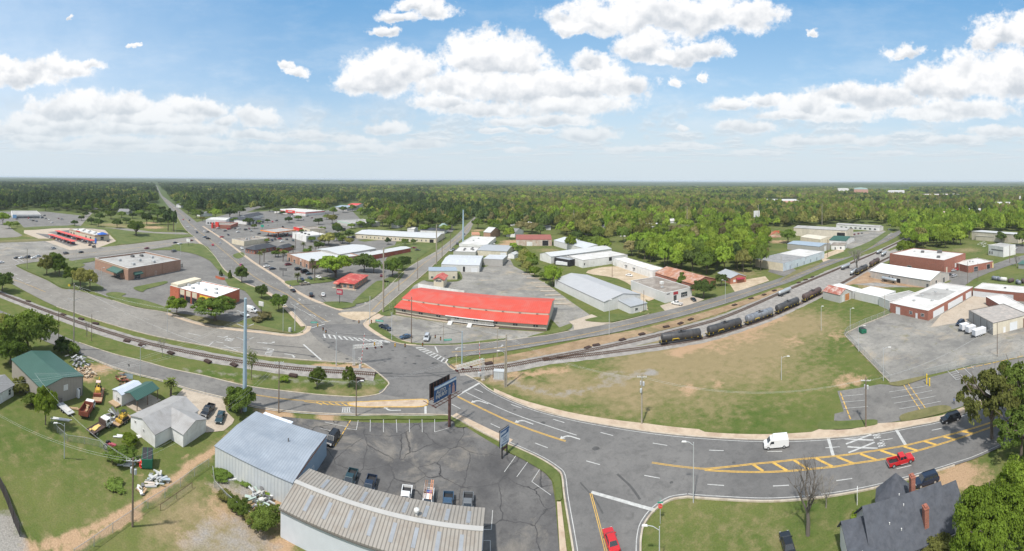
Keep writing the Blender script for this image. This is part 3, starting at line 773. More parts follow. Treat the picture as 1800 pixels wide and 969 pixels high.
# frontage road
ln(my,[(444,694.6),(498.8,702.6),(560,707),(617,708.5)],0.13,double=True)
ln(my,[(535,707.5),(593,713.5),(622,715.5)],0.2)
for i in range(5):ln(my,[(556+i*11,708.5+i*.3),(566+i*11,713+i*.5)],0.3)
for i in range(4):ln(mw,[(603+i*3.6,718),(602+i*4.2,726.5)],0.3)
ln(mw,[(601,718),(617,718)],0.2);ln(mw,[(600,726.5),(618,726.5)],0.2)
ln(mw,[(748,715.5),(748,729)],0.6)
sp_=MB()
for(x,y,r0)in[(1047,790,.9),(690,617,.6),(679,606,.9),(660,620,.5),(735,627,.9),(728,640,.6),(713,630,.5),(622,565,.8),(605,562,.6),(765,640,1.0),(955,745,.6),(1142,760,.4),(1100,748,.4),(905,722,.5),(585,603,.6),(578,612,.5),(655,590,.5),(880,760,.5),(1290,815,.4),(1180,850,.4),(570,600,.5),(550,628,.9),(610,632,.7)]:
 p=G(x,y);k=12
 sheet_mb(sp_,[p+Vector((r0*math.cos(6.28*i/k)*rnd.uniform(.8,1.2),r0*.8*math.sin(6.28*i/k)*rnd.uniform(.8,1.2),0))for i in range(k)],MZROAD-.001)
for(a,b_,w)in[((745,655),(800,672),.5),((765,630),(800,648),.35),((640,656),(690,657),.8),((440,614),(560,628),.5),((470,607),(540,613),.4),((1085,835),(1125,880),.5),((1020,850),(1060,905),.35),((880,733),(980,737),.12),((560,520),(575,540),.3),((790,605),(840,602),.5)]:
 ln(sp_,[a,((a[0]+b_[0])/2+4,(a[1]+b_[1])/2),b_],w,MZROAD-.003)
o=sp_.build('asphalt_stains',asphalt('tar_stain',(0.07,0.07,0.07),(0.10,0.098,0.095),.8));up_faces(o);tag(o,kind='structure')
# turn arrows
def arrow(px,py,ax,ay,left=1,s=1.0):
 o_=G(px,py);d=(G(ax,ay)-o_).normalized();n=Vector((-d.y,d.x,0))*left
 def q(u,v):return o_+d*u*s+n*v*s
 z=MZROAD+0.002
 def poly(pp):sheet_mb(mw,[q(*p)for p in pp],z)
 poly([(-2.2,-.14),(-2.2,.14),(-0.2,.14),(-0.2,-.14)])
 poly([(-0.2,-.14),(-0.2,.14),(0.4,.5),(0.75,.35),(0.45,.02)])
 poly([(0.4,.5),(0.75,.35),(1.05,.85),(0.72,.92)])
 poly([(0.35,1.0),(1.35,.72),(1.15,1.7)])
arrow(843,706,800,690,1,1.25);arrow(921,741,880,724,1,1.25);arrow(1001,768,960,754,1,1.25)
arrow(513,625,560,631,-1,1.2);arrow(474,604.6,520,609,1,1.2);arrow(551,554.6,530,542,1,1.1);arrow(528,527,560,545,-1,1.1)
arrow(686,723,640,723,-1,1.25);arrow(806,612,760,614,1,1.1);arrow(880,611,930,604,1,1.1);arrow(392,594,430,600,1,1.1)
# lot lines
zl=0.125
for a in[[(570.6,743),(610,751.3)],[(563,753.8),(599,763)],[(610,754.5),(626.4,756.8)],[(626.4,756.8),(629.6,740)],[(651,739),(650.6,760)],[(674,738.4),(674,761)],[(696.5,738.4),(697.7,761.7)],[(719.5,738.4),(720,761)],[(741.8,738),(742.3,761)],[(764,738),(764,760.7)],[(764,760.7),(792,752.5)],
[(908.3,800.4),(886.5,831)],[(931,808.8),(908.3,839.8)],[(953.4,819),(934.8,848)],[(934.8,848),(968.5,872)],[(866,898.7),(863.7,932.7)],[(863.7,932.7),(846.9,932.7)],[(850,952),(862,952)],[(862,952),(862,975)]]:
 ln(mw,a,0.13,zl)
for a in[[(1481,697.5),(1517.7,694)],[(1479.6,708),(1520,704.6)],[(1482.9,719),(1525.7,715.4)],[(1563,690),(1632,678.4)],[(1567,700.7),(1638.6,687.3)],[(1571,710),(1645.4,696.8)],[(1581,719.8),(1653.4,706.4)],
[(1665.9,653.4),(1681,668.6)],[(1681,668.6),(1694.5,665)],[(1694.5,665),(1679.3,650.4)],[(1669,656.6),(1682,653)],[(1672,659.6),(1685,656)],[(1675,662.6),(1688,659)],[(1678,665.6),(1691,662)],
[(1693,647),(1708,661)],[(1707,644),(1712,649)],[(1704,690),(1712,697)],[(1712,697),(1720,692)],[(1707,692.5),(1714,686)],[(1780,672),(1796,682)],[(1722,681),(1740,695)]]:
 ln(mw,a,0.15,zl)
def dashln(mb,a,b,n,w,z):
 A,B=G(*a),G(*b)
 for i in range(n):
  strip_mb(mb,[A.lerp(B,(i+.08)/n),A.lerp(B,(i+.88)/n)],w,z)
dashln(my,(616.5,739.4),(588,786.5),7,0.22,zl)
dashln(my,(1477,690.5),(1495.4,739),6,0.32,zl);dashln(my,(1588,676.6),(1617.7,722),8,0.26,zl);dashln(my,(1596,674.8),(1627.5,719.8),7,0.26,zl)
dashln(my,(1683,651),(1800,626),8,0.3,zl)
# letters of the railway crossing marking
def text_mesh(txt,size,ext=0.0,align='CENTER',bold=0.0):
 cu=bpy.data.curves.new('t','FONT');cu.body=txt;cu.size=size;cu.extrude=ext;cu.align_x=align;cu.align_y='CENTER';cu.offset=bold
 cu.resolution_u=2
 o=bpy.data.objects.new('t',cu);C.objects.link(o)
 dg=bpy.context.evaluated_depsgraph_get()
 me=bpy.data.meshes.new_from_object(o.evaluated_get(dg))
 bpy.data.objects.remove(o);bpy.data.curves.remove(cu)
 vs=[tuple(v.co)for v in me.vertices];fs=[tuple(p.vertices)for p in me.polygons]
 bpy.data.meshes.remove(me)
 return vs,fs
def ground_text(mb,txt,px,py,ax,ay,size,stretch=1.6):
 o_=G(px,py);d=(G(ax,ay)-o_).normalized();n=Vector((d.y,-d.x,0)) # d: reading 'up'
 vs,fs=text_mesh(txt,size,bold=0.02)
 mb.add([o_+n*v[0]+d*v[1]*stretch+Vector((0,0,MZROAD+0.003))for v in vs],fs)
ground_text(mw,'RR',1542,768,1500,773,1.5);ground_text(mw,'RR',1550,782.5,1500,790,1.5)
ground_text(mw,'RR',404,598,380,594,2.6)
ground_text(mw,'ONLY',473,620,520,624,2.2)
o=mw.build('road_markings_white',M_white);up_faces(o);tag(o,kind='structure')
o=my.build('road_markings_yellow',M_yellow);up_faces(o);tag(o,kind='structure')
# ------------------------------------------------------------ railway
M_rust=mat('rusty_steel',(0.13,0.075,0.05),0.7,0.25,2.0,metal=0.3)
M_tie=mat('sleeper_wood',(0.075,0.055,0.045),0.95,0.35,1.5)
M_ball=A_grav
def resample(P,step):
 out=[P[0]];acc=0
 for i in range(len(P)-1):
  a,b=P[i],P[i+1];L=(b-a).length
  t=step-acc
  while t<=L:
   out.append(a.lerp(b,t/L));t+=step
  acc=(acc+L)%step if L+acc>=step else acc+L
 return out
def track(name,label,px,width=7.6,ballast=True):
 P=resample(sm(px,8),2.0)
 if ballast:
  mb=MB()
  k=len(P)
  prof=[(-width/2,0.0),(-1.7,0.28),(1.7,0.28),(width/2,0.0)]
  vs=[]
  for i,p in enumerate(P):
   d=(P[min(i+1,k-1)]-P[max(i-1,0)]).normalized();n=Vector((-d.y,d.x,0))
   for j,(u,z)in enumerate(prof):
    w=u+(0.5*pnoise(p*0.35+Vector((j*9,0,0)))if j in(0,3)else 0)
    q=p+n*w;vs.append((q.x,q.y,z+(0.03 if j in(0,3)else 0)))
  fs=[]
  for i in range(k-1):
   for j in range(3):
    a=i*4+j;fs.append((a,a+4,a+5,a+1))
  mb.add(vs,fs)
  o=mb.build('ballast',M_ball);up_faces(o);tag(o,kind='structure')
 t=thing(name,label,'railway track',P[len(P)//2])
 loc=Vector(t.location)
 for s in(-0.7175,0.7175):
  mb=MB();k=len(P);vs=[]
  for i,p in enumerate(P):
   d=(P[min(i+1,k-1)]-P[max(i-1,0)]).normalized();n=Vector((-d.y,d.x,0))
   q=p-loc+n*s
   for(u,z)in((-.07,.36),(-.04,.50),(.04,.50),(.07,.36)):
    vs.append((q+n*u+Vector((0,0,z)))[:])
  fs=[]
  for i in range(k-1):
   for j in range(3):
    a=i*4+j;fs.append((a,a+4,a+5,a+1))
  mb.add(vs,fs);mb.build('rail',M_rust,t)
 mb=MB()
 Q=resample(P,0.62)
 for i,p in enumerate(Q):
  if p.length>420:continue
  d=(Q[min(i+1,len(Q)-1)]-Q[max(i-1,0)]);a=math.atan2(d.y,d.x)
  c=p-loc
  mb.cbox((c.x+rnd.uniform(-.05,.05),c.y,0.315),(0.24,2.6,0.10),a+rnd.uniform(-.02,.02))
 tag(mb.build('sleepers',M_tie,t),kind='stuff')
 return P
MAINL=[(-60,495),(0,517),(104,556),(223,595.5),(360,626.5),(484,646),(608,656),(668,660)]
MAINR=[(806,655),(893,645),(968,630.5),(1080,608.5),(1204,579),(1278,557),(1377,514),(1440,487.5),(1500,462),(1564,434),(1610,411)]
track('railway_track','railway track with rusty rails beside the pale wide road, left of the crossing',MAINL)
track('railway_track','main railway track with rusty rails along the straight road, right of the crossing',MAINR)
SID=[(955,634),(1010,628.5),(1080,620),(1154,610),(1237,596),(1308,575),(1360,556),(1446,516),(1500,488),(1545,462),(1580,445)]
track('railway_track','siding track that carries the standing black tank cars',SID,6.4)
# rails sunk in the crossing
mb=MB()
Pm=sm([(668,660),(735,660.5),(806,655)],8)
for s in(-.7175,.7175):strip_mb(mb,Pm,0.3,MZROAD+0.006,off=s)
o=mb.build('crossing_rails',mat('crossing_rail',(0.05,0.05,0.052),0.6));up_faces(o);tag(o,kind='structure')
# ------------------------------------------------------------ buildings
M_glass=mat('window_glass',(0.03,0.04,0.05),0.12,0.3,0.8,spec=0.8)
M_frame=mat('window_frame',(0.62,0.62,0.6),0.6,0.05)
M_dark=mat('dark_opening',(0.018,0.018,0.02),0.8,0.3,1.0)
M_roofw=mat('white_roof_membrane',(0.54,0.53,0.51),0.7,0.12,0.4,stain=(0.42,0.40,0.37),stain_s=0.12)
M_roofg=mat('grey_roof_gravel',(0.34,0.335,0.32),0.95,0.14,0.5,stain=(0.22,0.21,0.20),stain_s=0.12)
M_roofbr=mat('brown_roof_tar',(0.20,0.17,0.145),0.95,0.2,0.5,stain=(0.36,0.33,0.29),stain_s=0.15)
M_metw=mat('white_metal_roof_x',(0.52,0.525,0.52),0.45,0.07,0.4,stripe=('x',0.6,0.22),dark=0.75,stain=(0.50,0.50,0.49),stain_s=0.1,metal=0.1)
M_mety=mat('white_metal_roof_y',(0.52,0.525,0.52),0.45,0.07,0.4,stripe=('y',0.6,0.22),dark=0.75,stain=(0.50,0.50,0.49),stain_s=0.1,metal=0.1)
M_metg=mat('grey_metal_roof',(0.33,0.345,0.36),0.5,0.1,0.4,stripe=('x',0.6,0.25),dark=0.75,stain=(0.30,0.32,0.34),stain_s=0.15)
M_sidw=mat('white_metal_siding',(0.56,0.565,0.56),0.55,0.08,0.5,stripe=('xy',0.9,0.3),dark=0.72,stain=(0.52,0.52,0.50),stain_s=0.2)
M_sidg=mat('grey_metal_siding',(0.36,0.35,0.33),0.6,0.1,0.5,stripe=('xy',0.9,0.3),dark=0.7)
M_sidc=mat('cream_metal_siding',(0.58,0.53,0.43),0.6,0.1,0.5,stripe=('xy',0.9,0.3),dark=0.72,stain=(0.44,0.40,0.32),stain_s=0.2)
M_brick=mat('red_brick',(0.33,0.115,0.075),0.9,0.14,0.7,brick=((0.36,0.26,0.22),0.5,0.19))
M_brickt=mat('tan_brick',(0.40,0.235,0.165),0.9,0.12,0.5,brick=((0.42,0.32,0.25),0.5,0.19))
M_brickr=mat('painted_brick',(0.40,0.10,0.065),0.85,0.1,0.5,brick=((0.35,0.14,0.10),0.5,0.19))
M_cream=mat('cream_wall',(0.58,0.52,0.40),0.8,0.1,0.5,stain=(0.46,0.40,0.30),stain_s=0.2)
M_white_wall=mat('white_wall',(0.66,0.66,0.65),0.8,0.08,0.4,stain=(0.50,0.49,0.46),stain_s=0.25)
M_grey_wall=mat('grey_wall',(0.40,0.40,0.38),0.8,0.1,0.5)
M_unit=mat('rooftop_unit',(0.40,0.41,0.41),0.6,0.1,1.5)
M_vent=mat('dark_vent',(0.12,0.12,0.12),0.7,0.2,2.0)
M_door=mat('white_door',(0.66,0.67,0.68),0.55,0.06,1.0)
M_roll=mat('rollup_door',(0.64,0.66,0.68),0.55,0.06,1.0,stripe=('z',0.5,0.35),dark=0.7)
M_fascia=mat('dark_trim',(0.12,0.11,0.10),0.7,0.1)
M_fasciaw=mat('pale_trim',(0.60,0.60,0.58),0.7,0.06)
M_redroof=mat('red_metal_roof',(0.50,0.066,0.040),0.55,0.06,0.5,stripe=('x',0.9,0.35),dark=0.72,stain=(0.46,0.12,0.09),stain_s=0.12)
M_redroof2=mat('faded_red_roof',(0.40,0.06,0.05),0.6,0.12,0.5,stripe=('x',0.5,0.15),dark=0.7,stain=(0.58,0.24,0.18),stain_s=0.3)
M_green=mat('green_metal_roof',(0.052,0.118,0.095),0.5,0.08,0.4,stripe=('x',0.6,0.12),dark=0.75)
M_greeny=mat('green_metal_roof_y',(0.036,0.092,0.074),0.5,0.08,0.4,stripe=('y',0.6,0.12),dark=0.75)
M_shing=mat('dark_shingles',(0.060,0.066,0.078),0.9,0.22,1.6,brick=((0.035,0.038,0.045),0.9,0.22),bump=0.2)
M_shingr=mat('slate_grey_shingles',(0.064,0.070,0.084),0.9,0.3,0.9,bump=0.35,bscale=5.0,stain=(0.085,0.090,0.105),stain_s=1.1)
M_shingg=mat('grey_shingles',(0.20,0.20,0.20),0.9,0.15,1.5)
M_rustroof=mat('rusted_metal_roof',(0.34,0.155,0.09),0.8,0.25,0.5,stripe=('x',0.8,0.15),dark=0.6,stain=(0.46,0.38,0.34),stain_s=0.25)
M_blueroof=mat('blue_metal_roof',(0.27,0.33,0.39),0.5,0.08,0.4,stripe=('x',0.6,0.12),dark=0.75)
M_orange=mat('orange_paint',(0.75,0.22,0.03),0.5,0.08)
M_redp=mat('red_paint',(0.62,0.05,0.04),0.5,0.08)
M_bluep=mat('blue_paint',(0.03,0.11,0.42),0.5,0.08)
M_yelp=mat('yellow_paint',(0.70,0.50,0.04),0.5,0.08)
BLD=[]
class Bld:pass
def frame_from(A,B,Cc,H):
 a,b,c=G(*A,z=H),G(*B,z=H),G(*Cc,z=H)
 u=(b-a);p=u.length;u.normalize()
 w=c-a;w-=u*w.dot(u);q=w.length;w.normalize()
 sgn=1 if u.x*w.y-u.y*w.x>0 else-1
 cen=a+u*p/2+w*q/2
 return cen,p,q,math.atan2(u.y,u.x),sgn
def roof_unit(parent,x,y,z,s=(1.6,1.2,1.0),rz=0.0,m=None,name='rooftop_unit'):
 mb=MB();mb.cbox((x,y,z+s[2]/2),s,rz)
 mb.cbox((x,y,z+s[2]+0.06),(s[0]*.6,s[1]*.6,.12),rz)
 return mb.build(name,m or M_unit,parent,bevel=0.04)
def building(name,label,A,B,Cc,H,wall,roof,rtype='flat',ridge='AB',rise=1.2,over=0.35,par=0.35,group=None,cat='building',units=0,trim=None,thick=0.14,unit_m=None,coping=None):
 cen,p,q,rz,sgn=frame_from(A,B,Cc,H)
 t=thing(name,label,cat,(cen.x,cen.y,0),rz,group)
 b=Bld();b.t=t;b.p=p;b.q=q;b.sgn=sgn;b.H=H
 hp,hq=p/2,q/2
 b.yAB=-hq*sgn # local y of the wall A-B; the wall A-C lies at x = -hp
 mb=MB()
 trim=trim or M_fascia
 if rtype=='flat':
  top=H
  w=0.3
  mb.box(-hp,hp,-hq,-hq+w,-0.2,top);mb.box(-hp,hp,hq-w,hq,-0.2,top)
  mb.box(-hp,-hp+w,-hq+w,hq-w,-0.2,top);mb.box(hp-w,hp,-hq+w,hq-w,-0.2,top)
  mb.build('wall',wall,t)
  r=MB();r.box(-hp+w,hp-w,-hq+w,hq-w,top-par-0.2,top-par)
  b.roof=r.build('roof',roof,t)
  c=MB();e=0.05
  for(x0,x1,y0,y1)in((-hp-e,hp+e,-hq-e,-hq+w+e),(-hp-e,hp+e,hq-w-e,hq+e),(-hp-e,-hp+w+e,-hq+w+e,hq-w-e),(hp-w-e,hp+e,-hq+w+e,hq-w-e)):
   c.box(x0,x1,y0,y1,top+0.002,top+0.09)
  c.build('coping',coping or trim,t)
  b.zr=top-par
 else:
  along_x=(ridge=='AB')
  L,W=(hp,hq)if along_x else(hq,hp)
  def tr(x,y,z):return(x,y,z)if along_x else(y,x,z)
  inner=0.02
  vs=[tr(-L,-W,-0.2),tr(L,-W,-0.2),tr(L,W,-0.2),tr(-L,W,-0.2),tr(-L,-W,H),tr(L,-W,H),tr(L,W,H),tr(-L,W,H)]
  fs=[(0,1,5,4),(2,3,7,6)]
  if rtype=='gable':
   vs+=[tr(-L,0,H+rise),tr(L,0,H+rise)]
   fs+=[(1,2,6,9,5),(3,0,4,8,7)]
  elif rtype=='shed':
   vs+=[tr(-L,W,H+rise),tr(L,W,H+rise)]
   fs+=[(1,2,9,5),(3,0,4,8),(7,8,9,6)]
  else:
   fs+=[(1,2,6,5),(3,0,4,7)]
  mb.add(vs,fs);mb.build('wall',wall,t)
  r=MB();o=over;th=thick
  s=rise/W if rtype!='shed' else rise/(2*W)
  if rtype=='gable':
   zz=H+0.03-o*s
   for sd_ in(-1,1):
    v=[tr(-L-o,sd_*(W+o),zz),tr(L+o,sd_*(W+o),zz),tr(L+o,0,H+rise+0.03),tr(-L-o,0,H+rise+0.03)]
    v+=[(a_,b_,c_+th)for a_,b_,c_ in v]
    r.add(v,[(0,1,2,3),(4,5,6,7),(0,1,5,4),(1,2,6,5),(3,0,4,7)])
  elif rtype=='shed':
   z0,z1=H+0.03-o*s,H+rise+0.03+o*s
   v=[tr(-L-o,-W-o,z0),tr(L+o,-W-o,z0),tr(L+o,W+o,z1),tr(-L-o,W+o,z1)]
   v+=[(a_,b_,c_+th)for a_,b_,c_ in v]
   r.add(v,[(0,1,2,3),(4,5,6,7),(0,1,5,4),(1,2,6,5),(2,3,7,6),(3,0,4,7)])
  else:
   z0=H+0.02
   rl=max(0.0,L-W)if rtype=='hip' else 0
   v=[tr(-L-o,-W-o,z0),tr(L+o,-W-o,z0),tr(L+o,W+o,z0),tr(-L-o,W+o,z0),
tr(-L-o,-W-o,z0+th),tr(L+o,-W-o,z0+th),tr(L+o,W+o,z0+th),tr(-L-o,W+o,z0+th),
tr(-rl,0,z0+th+rise),tr(rl,0,z0+th+rise)]
   r.add(v,[(0,1,2,3),(0,1,5,4),(1,2,6,5),(2,3,7,6),(3,0,4,7),(4,5,9,8),(6,7,8,9),(5,6,9),(7,4,8)])
  b.roof=r.build('roof',roof,t)
  b.zr=H+rise
 lr=random.Random(hash(label)%1000 if False else sum(map(ord,label)))
 for i in range(units):
  roof_unit(t,lr.uniform(-hp*.7,hp*.7),lr.uniform(-hq*.6,hq*.6),b.zr,(lr.uniform(1.2,2.2),lr.uniform(1.0,1.6),lr.uniform(.7,1.2)),lr.choice((0,1.57)),unit_m)
 f=[G(*PX(*(Matrix.Rotation(rz,3,'Z')@Vector((sx_*(hp+1.5),sy_*(hq+1.5),0))+cen)[:2]))for sx_,sy_ in((-1,-1),(1,-1),(1,1),(-1,1))]
 ALLPAVE.append(f)
 BLD.append(b)
 return b
def opening(b,side,t0,w,z0,h,kind='window',m=None,fm=None,depth=0.07,frame=0.08,bars=True):
 """window or door on the wall A-B ('AB') or A-C ('AC'), or the opposite ones ('BC' beyond B, 'CD'); t0 = fraction from A"""
 fm=fm or M_frame
 mb=MB();fr=MB()
 def put(mbx,u0,u1,za,zb,d0,d1):
  if side=='AB':s=-b.sgn;y=b.yAB;mbx.box(u0,u1,min(y+s*d0,y+s*d1),max(y+s*d0,y+s*d1),za,zb)
  elif side=='CD':s=b.sgn;y=-b.yAB;mbx.box(u0,u1,min(y+s*d0,y+s*d1),max(y+s*d0,y+s*d1),za,zb)
  elif side=='AC':x=-b.p/2;mbx.box(x-d1,x-d0,u0,u1,za,zb)
  else:x=b.p/2;mbx.box(x+d0,x+d1,u0,u1,za,zb)
 if side in('AB','CD'):c=-b.p/2+t0*b.p
 else:
  c=b.yAB+b.sgn*t0*b.q
 put(mb,c-w/2,c+w/2,z0,z0+h,0.004,depth*.5)
 f=frame
 put(fr,c-w/2-f,c-w/2,z0-f,z0+h+f,0.004,depth);put(fr,c+w/2,c+w/2+f,z0-f,z0+h+f,0.004,depth)
 put(fr,c-w/2,c+w/2,z0+h,z0+h+f,0.004,depth);put(fr,c-w/2,c+w/2,z0-f,z0,0.004,depth)
 if kind=='window' and bars:
  put(fr,c-w/2,c+w/2,z0+h/2-.03,z0+h/2+.03,depth*.5+.003,depth)
  if w>1.6:
   n=max(2,round(w/1.0))
   for i in range(1,n):put(fr,c-w/2+w*i/n-.03,c-w/2+w*i/n+.03,z0,z0+h/2-.033,depth*.5+.003,depth);
 o=mb.build(kind,m or(M_glass if kind=='window' else M_door),b.t)
 fr.build('frame',fm,o)
 return o
def localbox(b,name,x0,x1,y0,y1,z0,z1,m,bevel=0.0,parent=None):
 return MB().box(x0,x1,y0,y1,z0,z1).build(name,m,parent or b.t,bevel)
def sideband(b,side,name,t0,t1,z0,z1,m,d=0.12,d0=0.003):
 mb=MB()
 if side in('AB','CD'):
  s=-b.sgn if side=='AB' else b.sgn;y=b.yAB if side=='AB' else-b.yAB
  mb.box(-b.p/2+t0*b.p,-b.p/2+t1*b.p,min(y+s*d0,y+s*d),max(y+s*d0,y+s*d),z0,z1)
 else:
  ya,yb=b.yAB+b.sgn*t0*b.q,b.yAB+b.sgn*t1*b.q
  if side=='AC':mb.box(-b.p/2-d,-b.p/2-d0,min(ya,yb),max(ya,yb),z0,z1)
  else:mb.box(b.p/2+d0,b.p/2+d,min(ya,yb),max(ya,yb),z0,z1)
 return mb.build(name,m,b.t)
def side_text(b,side,txt,t0,z,size,m,d=0.14,name='lettering',stretch=1.0):
 vs,fs=text_mesh(txt,size,0.015,bold=0.012)
 rzs={'AB':0 if b.sgn>0 else math.pi,'CD':math.pi if b.sgn>0 else 0,'AC':-math.pi/2,'BD':math.pi/2}[side]
 if side in('AB','CD'):
  s=-b.sgn if side=='AB' else b.sgn;y=b.yAB if side=='AB' else-b.yAB
  o_=Vector((-b.p/2+t0*b.p,y+s*d,z))
 else:
  o_=Vector((-b.p/2-d if side=='AC' else b.p/2+d,b.yAB+b.sgn*t0*b.q,z))
 mtx=Matrix.Translation(o_)@Matrix.Rotation(rzs,4,'Z')@Matrix.Rotation(R(90),4,'X')
 mb=MB();mb.M=mtx;mb.add([(v[0]*stretch,v[1],v[2])for v in vs],fs)
 return mb.build(name,m,b.t)
 # --- foreground ---
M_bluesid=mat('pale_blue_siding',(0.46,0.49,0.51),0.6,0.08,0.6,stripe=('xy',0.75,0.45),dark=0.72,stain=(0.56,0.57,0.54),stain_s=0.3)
M_blueend=mat('shaded_blue_siding',(0.22,0.30,0.38),0.6,0.06,0.6,stripe=('xy',0.5,0.25),dark=0.75)  # darker blue for the end wall and its door, shade put into the colour
M_bluer=mat('pale_blue_metal_roof',(0.42,0.50,0.60),0.5,0.12,0.25,stripe=('y',0.5,0.38),dark=0.66,stain=(0.34,0.41,0.50),stain_s=0.18)
b=building('metal_warehouse','pale blue corrugated metal warehouse with a low pitched roof beside the cracked dark parking lot',(514,850),(378,785),(573,766),4.4,M_bluesid,M_bluer,'gable','AB',0.55,0.12)
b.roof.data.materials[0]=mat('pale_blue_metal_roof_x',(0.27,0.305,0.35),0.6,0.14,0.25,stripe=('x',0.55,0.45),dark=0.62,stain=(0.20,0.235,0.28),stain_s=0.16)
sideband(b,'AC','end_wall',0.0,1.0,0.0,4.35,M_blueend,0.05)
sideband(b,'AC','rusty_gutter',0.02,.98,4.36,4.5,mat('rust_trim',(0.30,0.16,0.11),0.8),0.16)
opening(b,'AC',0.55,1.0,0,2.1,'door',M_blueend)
localbox(b,'roof_vent',-3.2,-3.0,-1.6,-1.4,4.8,5.7,M_vent)
sideband(b,'CD','awning',0.50,0.92,3.9,4.15,mat('awning_white',(0.62,0.66,0.72),0.5,0.05,stripe=('x',1.1,0.5),dark=0.6),1.7)
# tan building
M_tanr=mat('weathered_tan_metal_roof',(0.285,0.262,0.23),0.55,0.1,0.3,stripe=('x',0.62,0.72),dark=0.32,stain=(0.24,0.205,0.17),stain_s=0.3)
bt=building('long_metal_shop','long shop with a ribbed tan metal roof and white side wall before the parked pickups',(544.6,827),(850,896),(493,892.5),4.9,mat('white_painted_block',(0.52,0.55,0.59),0.7,0.06,0.6),M_tanr,'gable','AB',0.95,0.25)
mb=MB();mb.box(-bt.p/2-.3,bt.p/2+.3,-0.42,0.42,5.98,6.1);mb.build('ridge_cap',mat('ridge_metal',(.40,.39,.37),.5,.08),bt.t)
for i,fx in enumerate([.13,.24,.36,.48,.59,.70,.81,.92,]):
 for s_ in(-1,1):
  mb=MB()
  x=-bt.p/2+(fx+(0.01*s_))*bt.p;W=bt.q/2;th=0.045
  y0,y1=s_*W*.22,s_*W*.80
  z0,z1=4.9+.95*(1-.22)+.172,4.9+.95*(1-.80)+.172
  v=[(x-.32,y0,z0),(x+.32,y0,z0),(x+.32,y1,z1),(x-.32,y1,z1)]
  v+=[(a,b_,c+th)for a,b_,c in v]
  mb.add(v,[(0,1,2,3),(4,5,6,7),(0,1,5,4),(1,2,6,5),(2,3,7,6),(3,0,4,7)])
  mb.build('skylight',mat('fibreglass_skylight',(0.25,0.265,0.285),0.5,0.15,1.0),bt.t)
mb=MB();mb.disc_stack([(.16,5.6),(.16,6.5),(.42,6.5),(.42,6.75),(.12,6.95)],10,(bt.p*.17,1.2));mb.build('turbine_vent',M_fasciaw,bt.t)
s_=bt.sgn
mb=MB();mb.box(-bt.p/2-.25,bt.p/2+.25,min(s_*bt.q/2+s_*.26,s_*bt.q/2+s_*.40),max(s_*bt.q/2+s_*.26,s_*bt.q/2+s_*.40),4.72,4.86);mb.build('gutter',M_fascia,bt.t)
mb=MB();mb.box(-bt.p/2-.12,-bt.p/2-.02,min(s_*bt.q/2*.97,s_*bt.q/2*.985),max(s_*bt.q/2*.97,s_*bt.q/2*.985),0,4.7);mb.build('downpipe',M_white_wall,bt.t)
# green roofed warehouse
b=building('green_roof_warehouse','taupe metal warehouse with a green gable roof and an open white door',(73,683.4),(146,661.6),(26,631.4),5.2,mat('taupe_siding',(0.30,0.275,0.24),0.7,0.06,0.5,stripe=('xy',0.9,0.15),dark=0.8),M_greeny,'gable','AC',1.3,0.25)
opening(b,'AB',.57,1.2,3.0,1.3,'window',M_fasciaw)
opening(b,'AB',.90,1.0,0.1,2.2,'door',M_dark)
sideband(b,'AB','open_door',.835,.875,0.1,2.3,M_door,0.9)
sideband(b,'AB','corner_trim',.988,1.0,0,5.2,M_green,0.06)
# white shed and green carport
b=building('white_shed','small white shed with a pale metal roof and a wooden step beside the green carport',(214,695.2),(198.5,685.3),(246,676),2.9,M_white_wall,mat('pale_shed_roof',(0.46,0.50,0.56),0.5,0.08,stripe=('y',.5,.2)),'gable','AC',0.5,0.2)
opening(b,'AB',.35,.7,1.0,.8,'window',M_dark)
opening(b,'AB',.72,.8,0.1,1.9,'door',M_door)
mb=MB();y=b.yAB-b.sgn*.9
mb.box(-1.6,1.6,min(y-.9,y+.9),max(y-.9,y+.8),0.1,0.4);mb.build('step',mat('raw_timber',(0.36,0.26,0.16),.9,.2,2),b.t)
cen,p,q,rz,sgn=frame_from((240.6,704.5),(215.9,690.3),(280,682.8),3.0)
t=thing('carport','open carport with a green pitched metal roof on posts over a concrete pad','carport',(cen.x,cen.y,0),rz)
mb=MB()
for s_ in(-1,1):
 v=[(s_*p/2,-q/2,2.9),(s_*p/2,q/2,2.9),(0,q/2,3.9),(0,-q/2,3.9)]
 v+=[(a,b_,c+.1)for a,b_,c in v]
 mb.add(v,[(0,1,2,3),(4,5,6,7),(0,1,5,4),(1,2,6,5),(2,3,7,6),(3,0,4,7)])
mb.build('roof',M_greeny,t)
for x in(-p/2+.3,p/2-.3):
 for y in(-q/2+.4,0,q/2-.4):
  MB().box(x-.08,x+.08,y-.08,y+.08,0,2.95).build('post',mat('brown_post',(0.16,0.11,0.08),.9),t)
MB().box(-p/2-.6,p/2+.4,-q/2,q/2,0,.16).build('slab',A_conc,t)
ALLPAVE.append([cen+Vector(v)for v in((-6,-8,0),(6,-8,0),(6,8,0),(-6,8,0))])
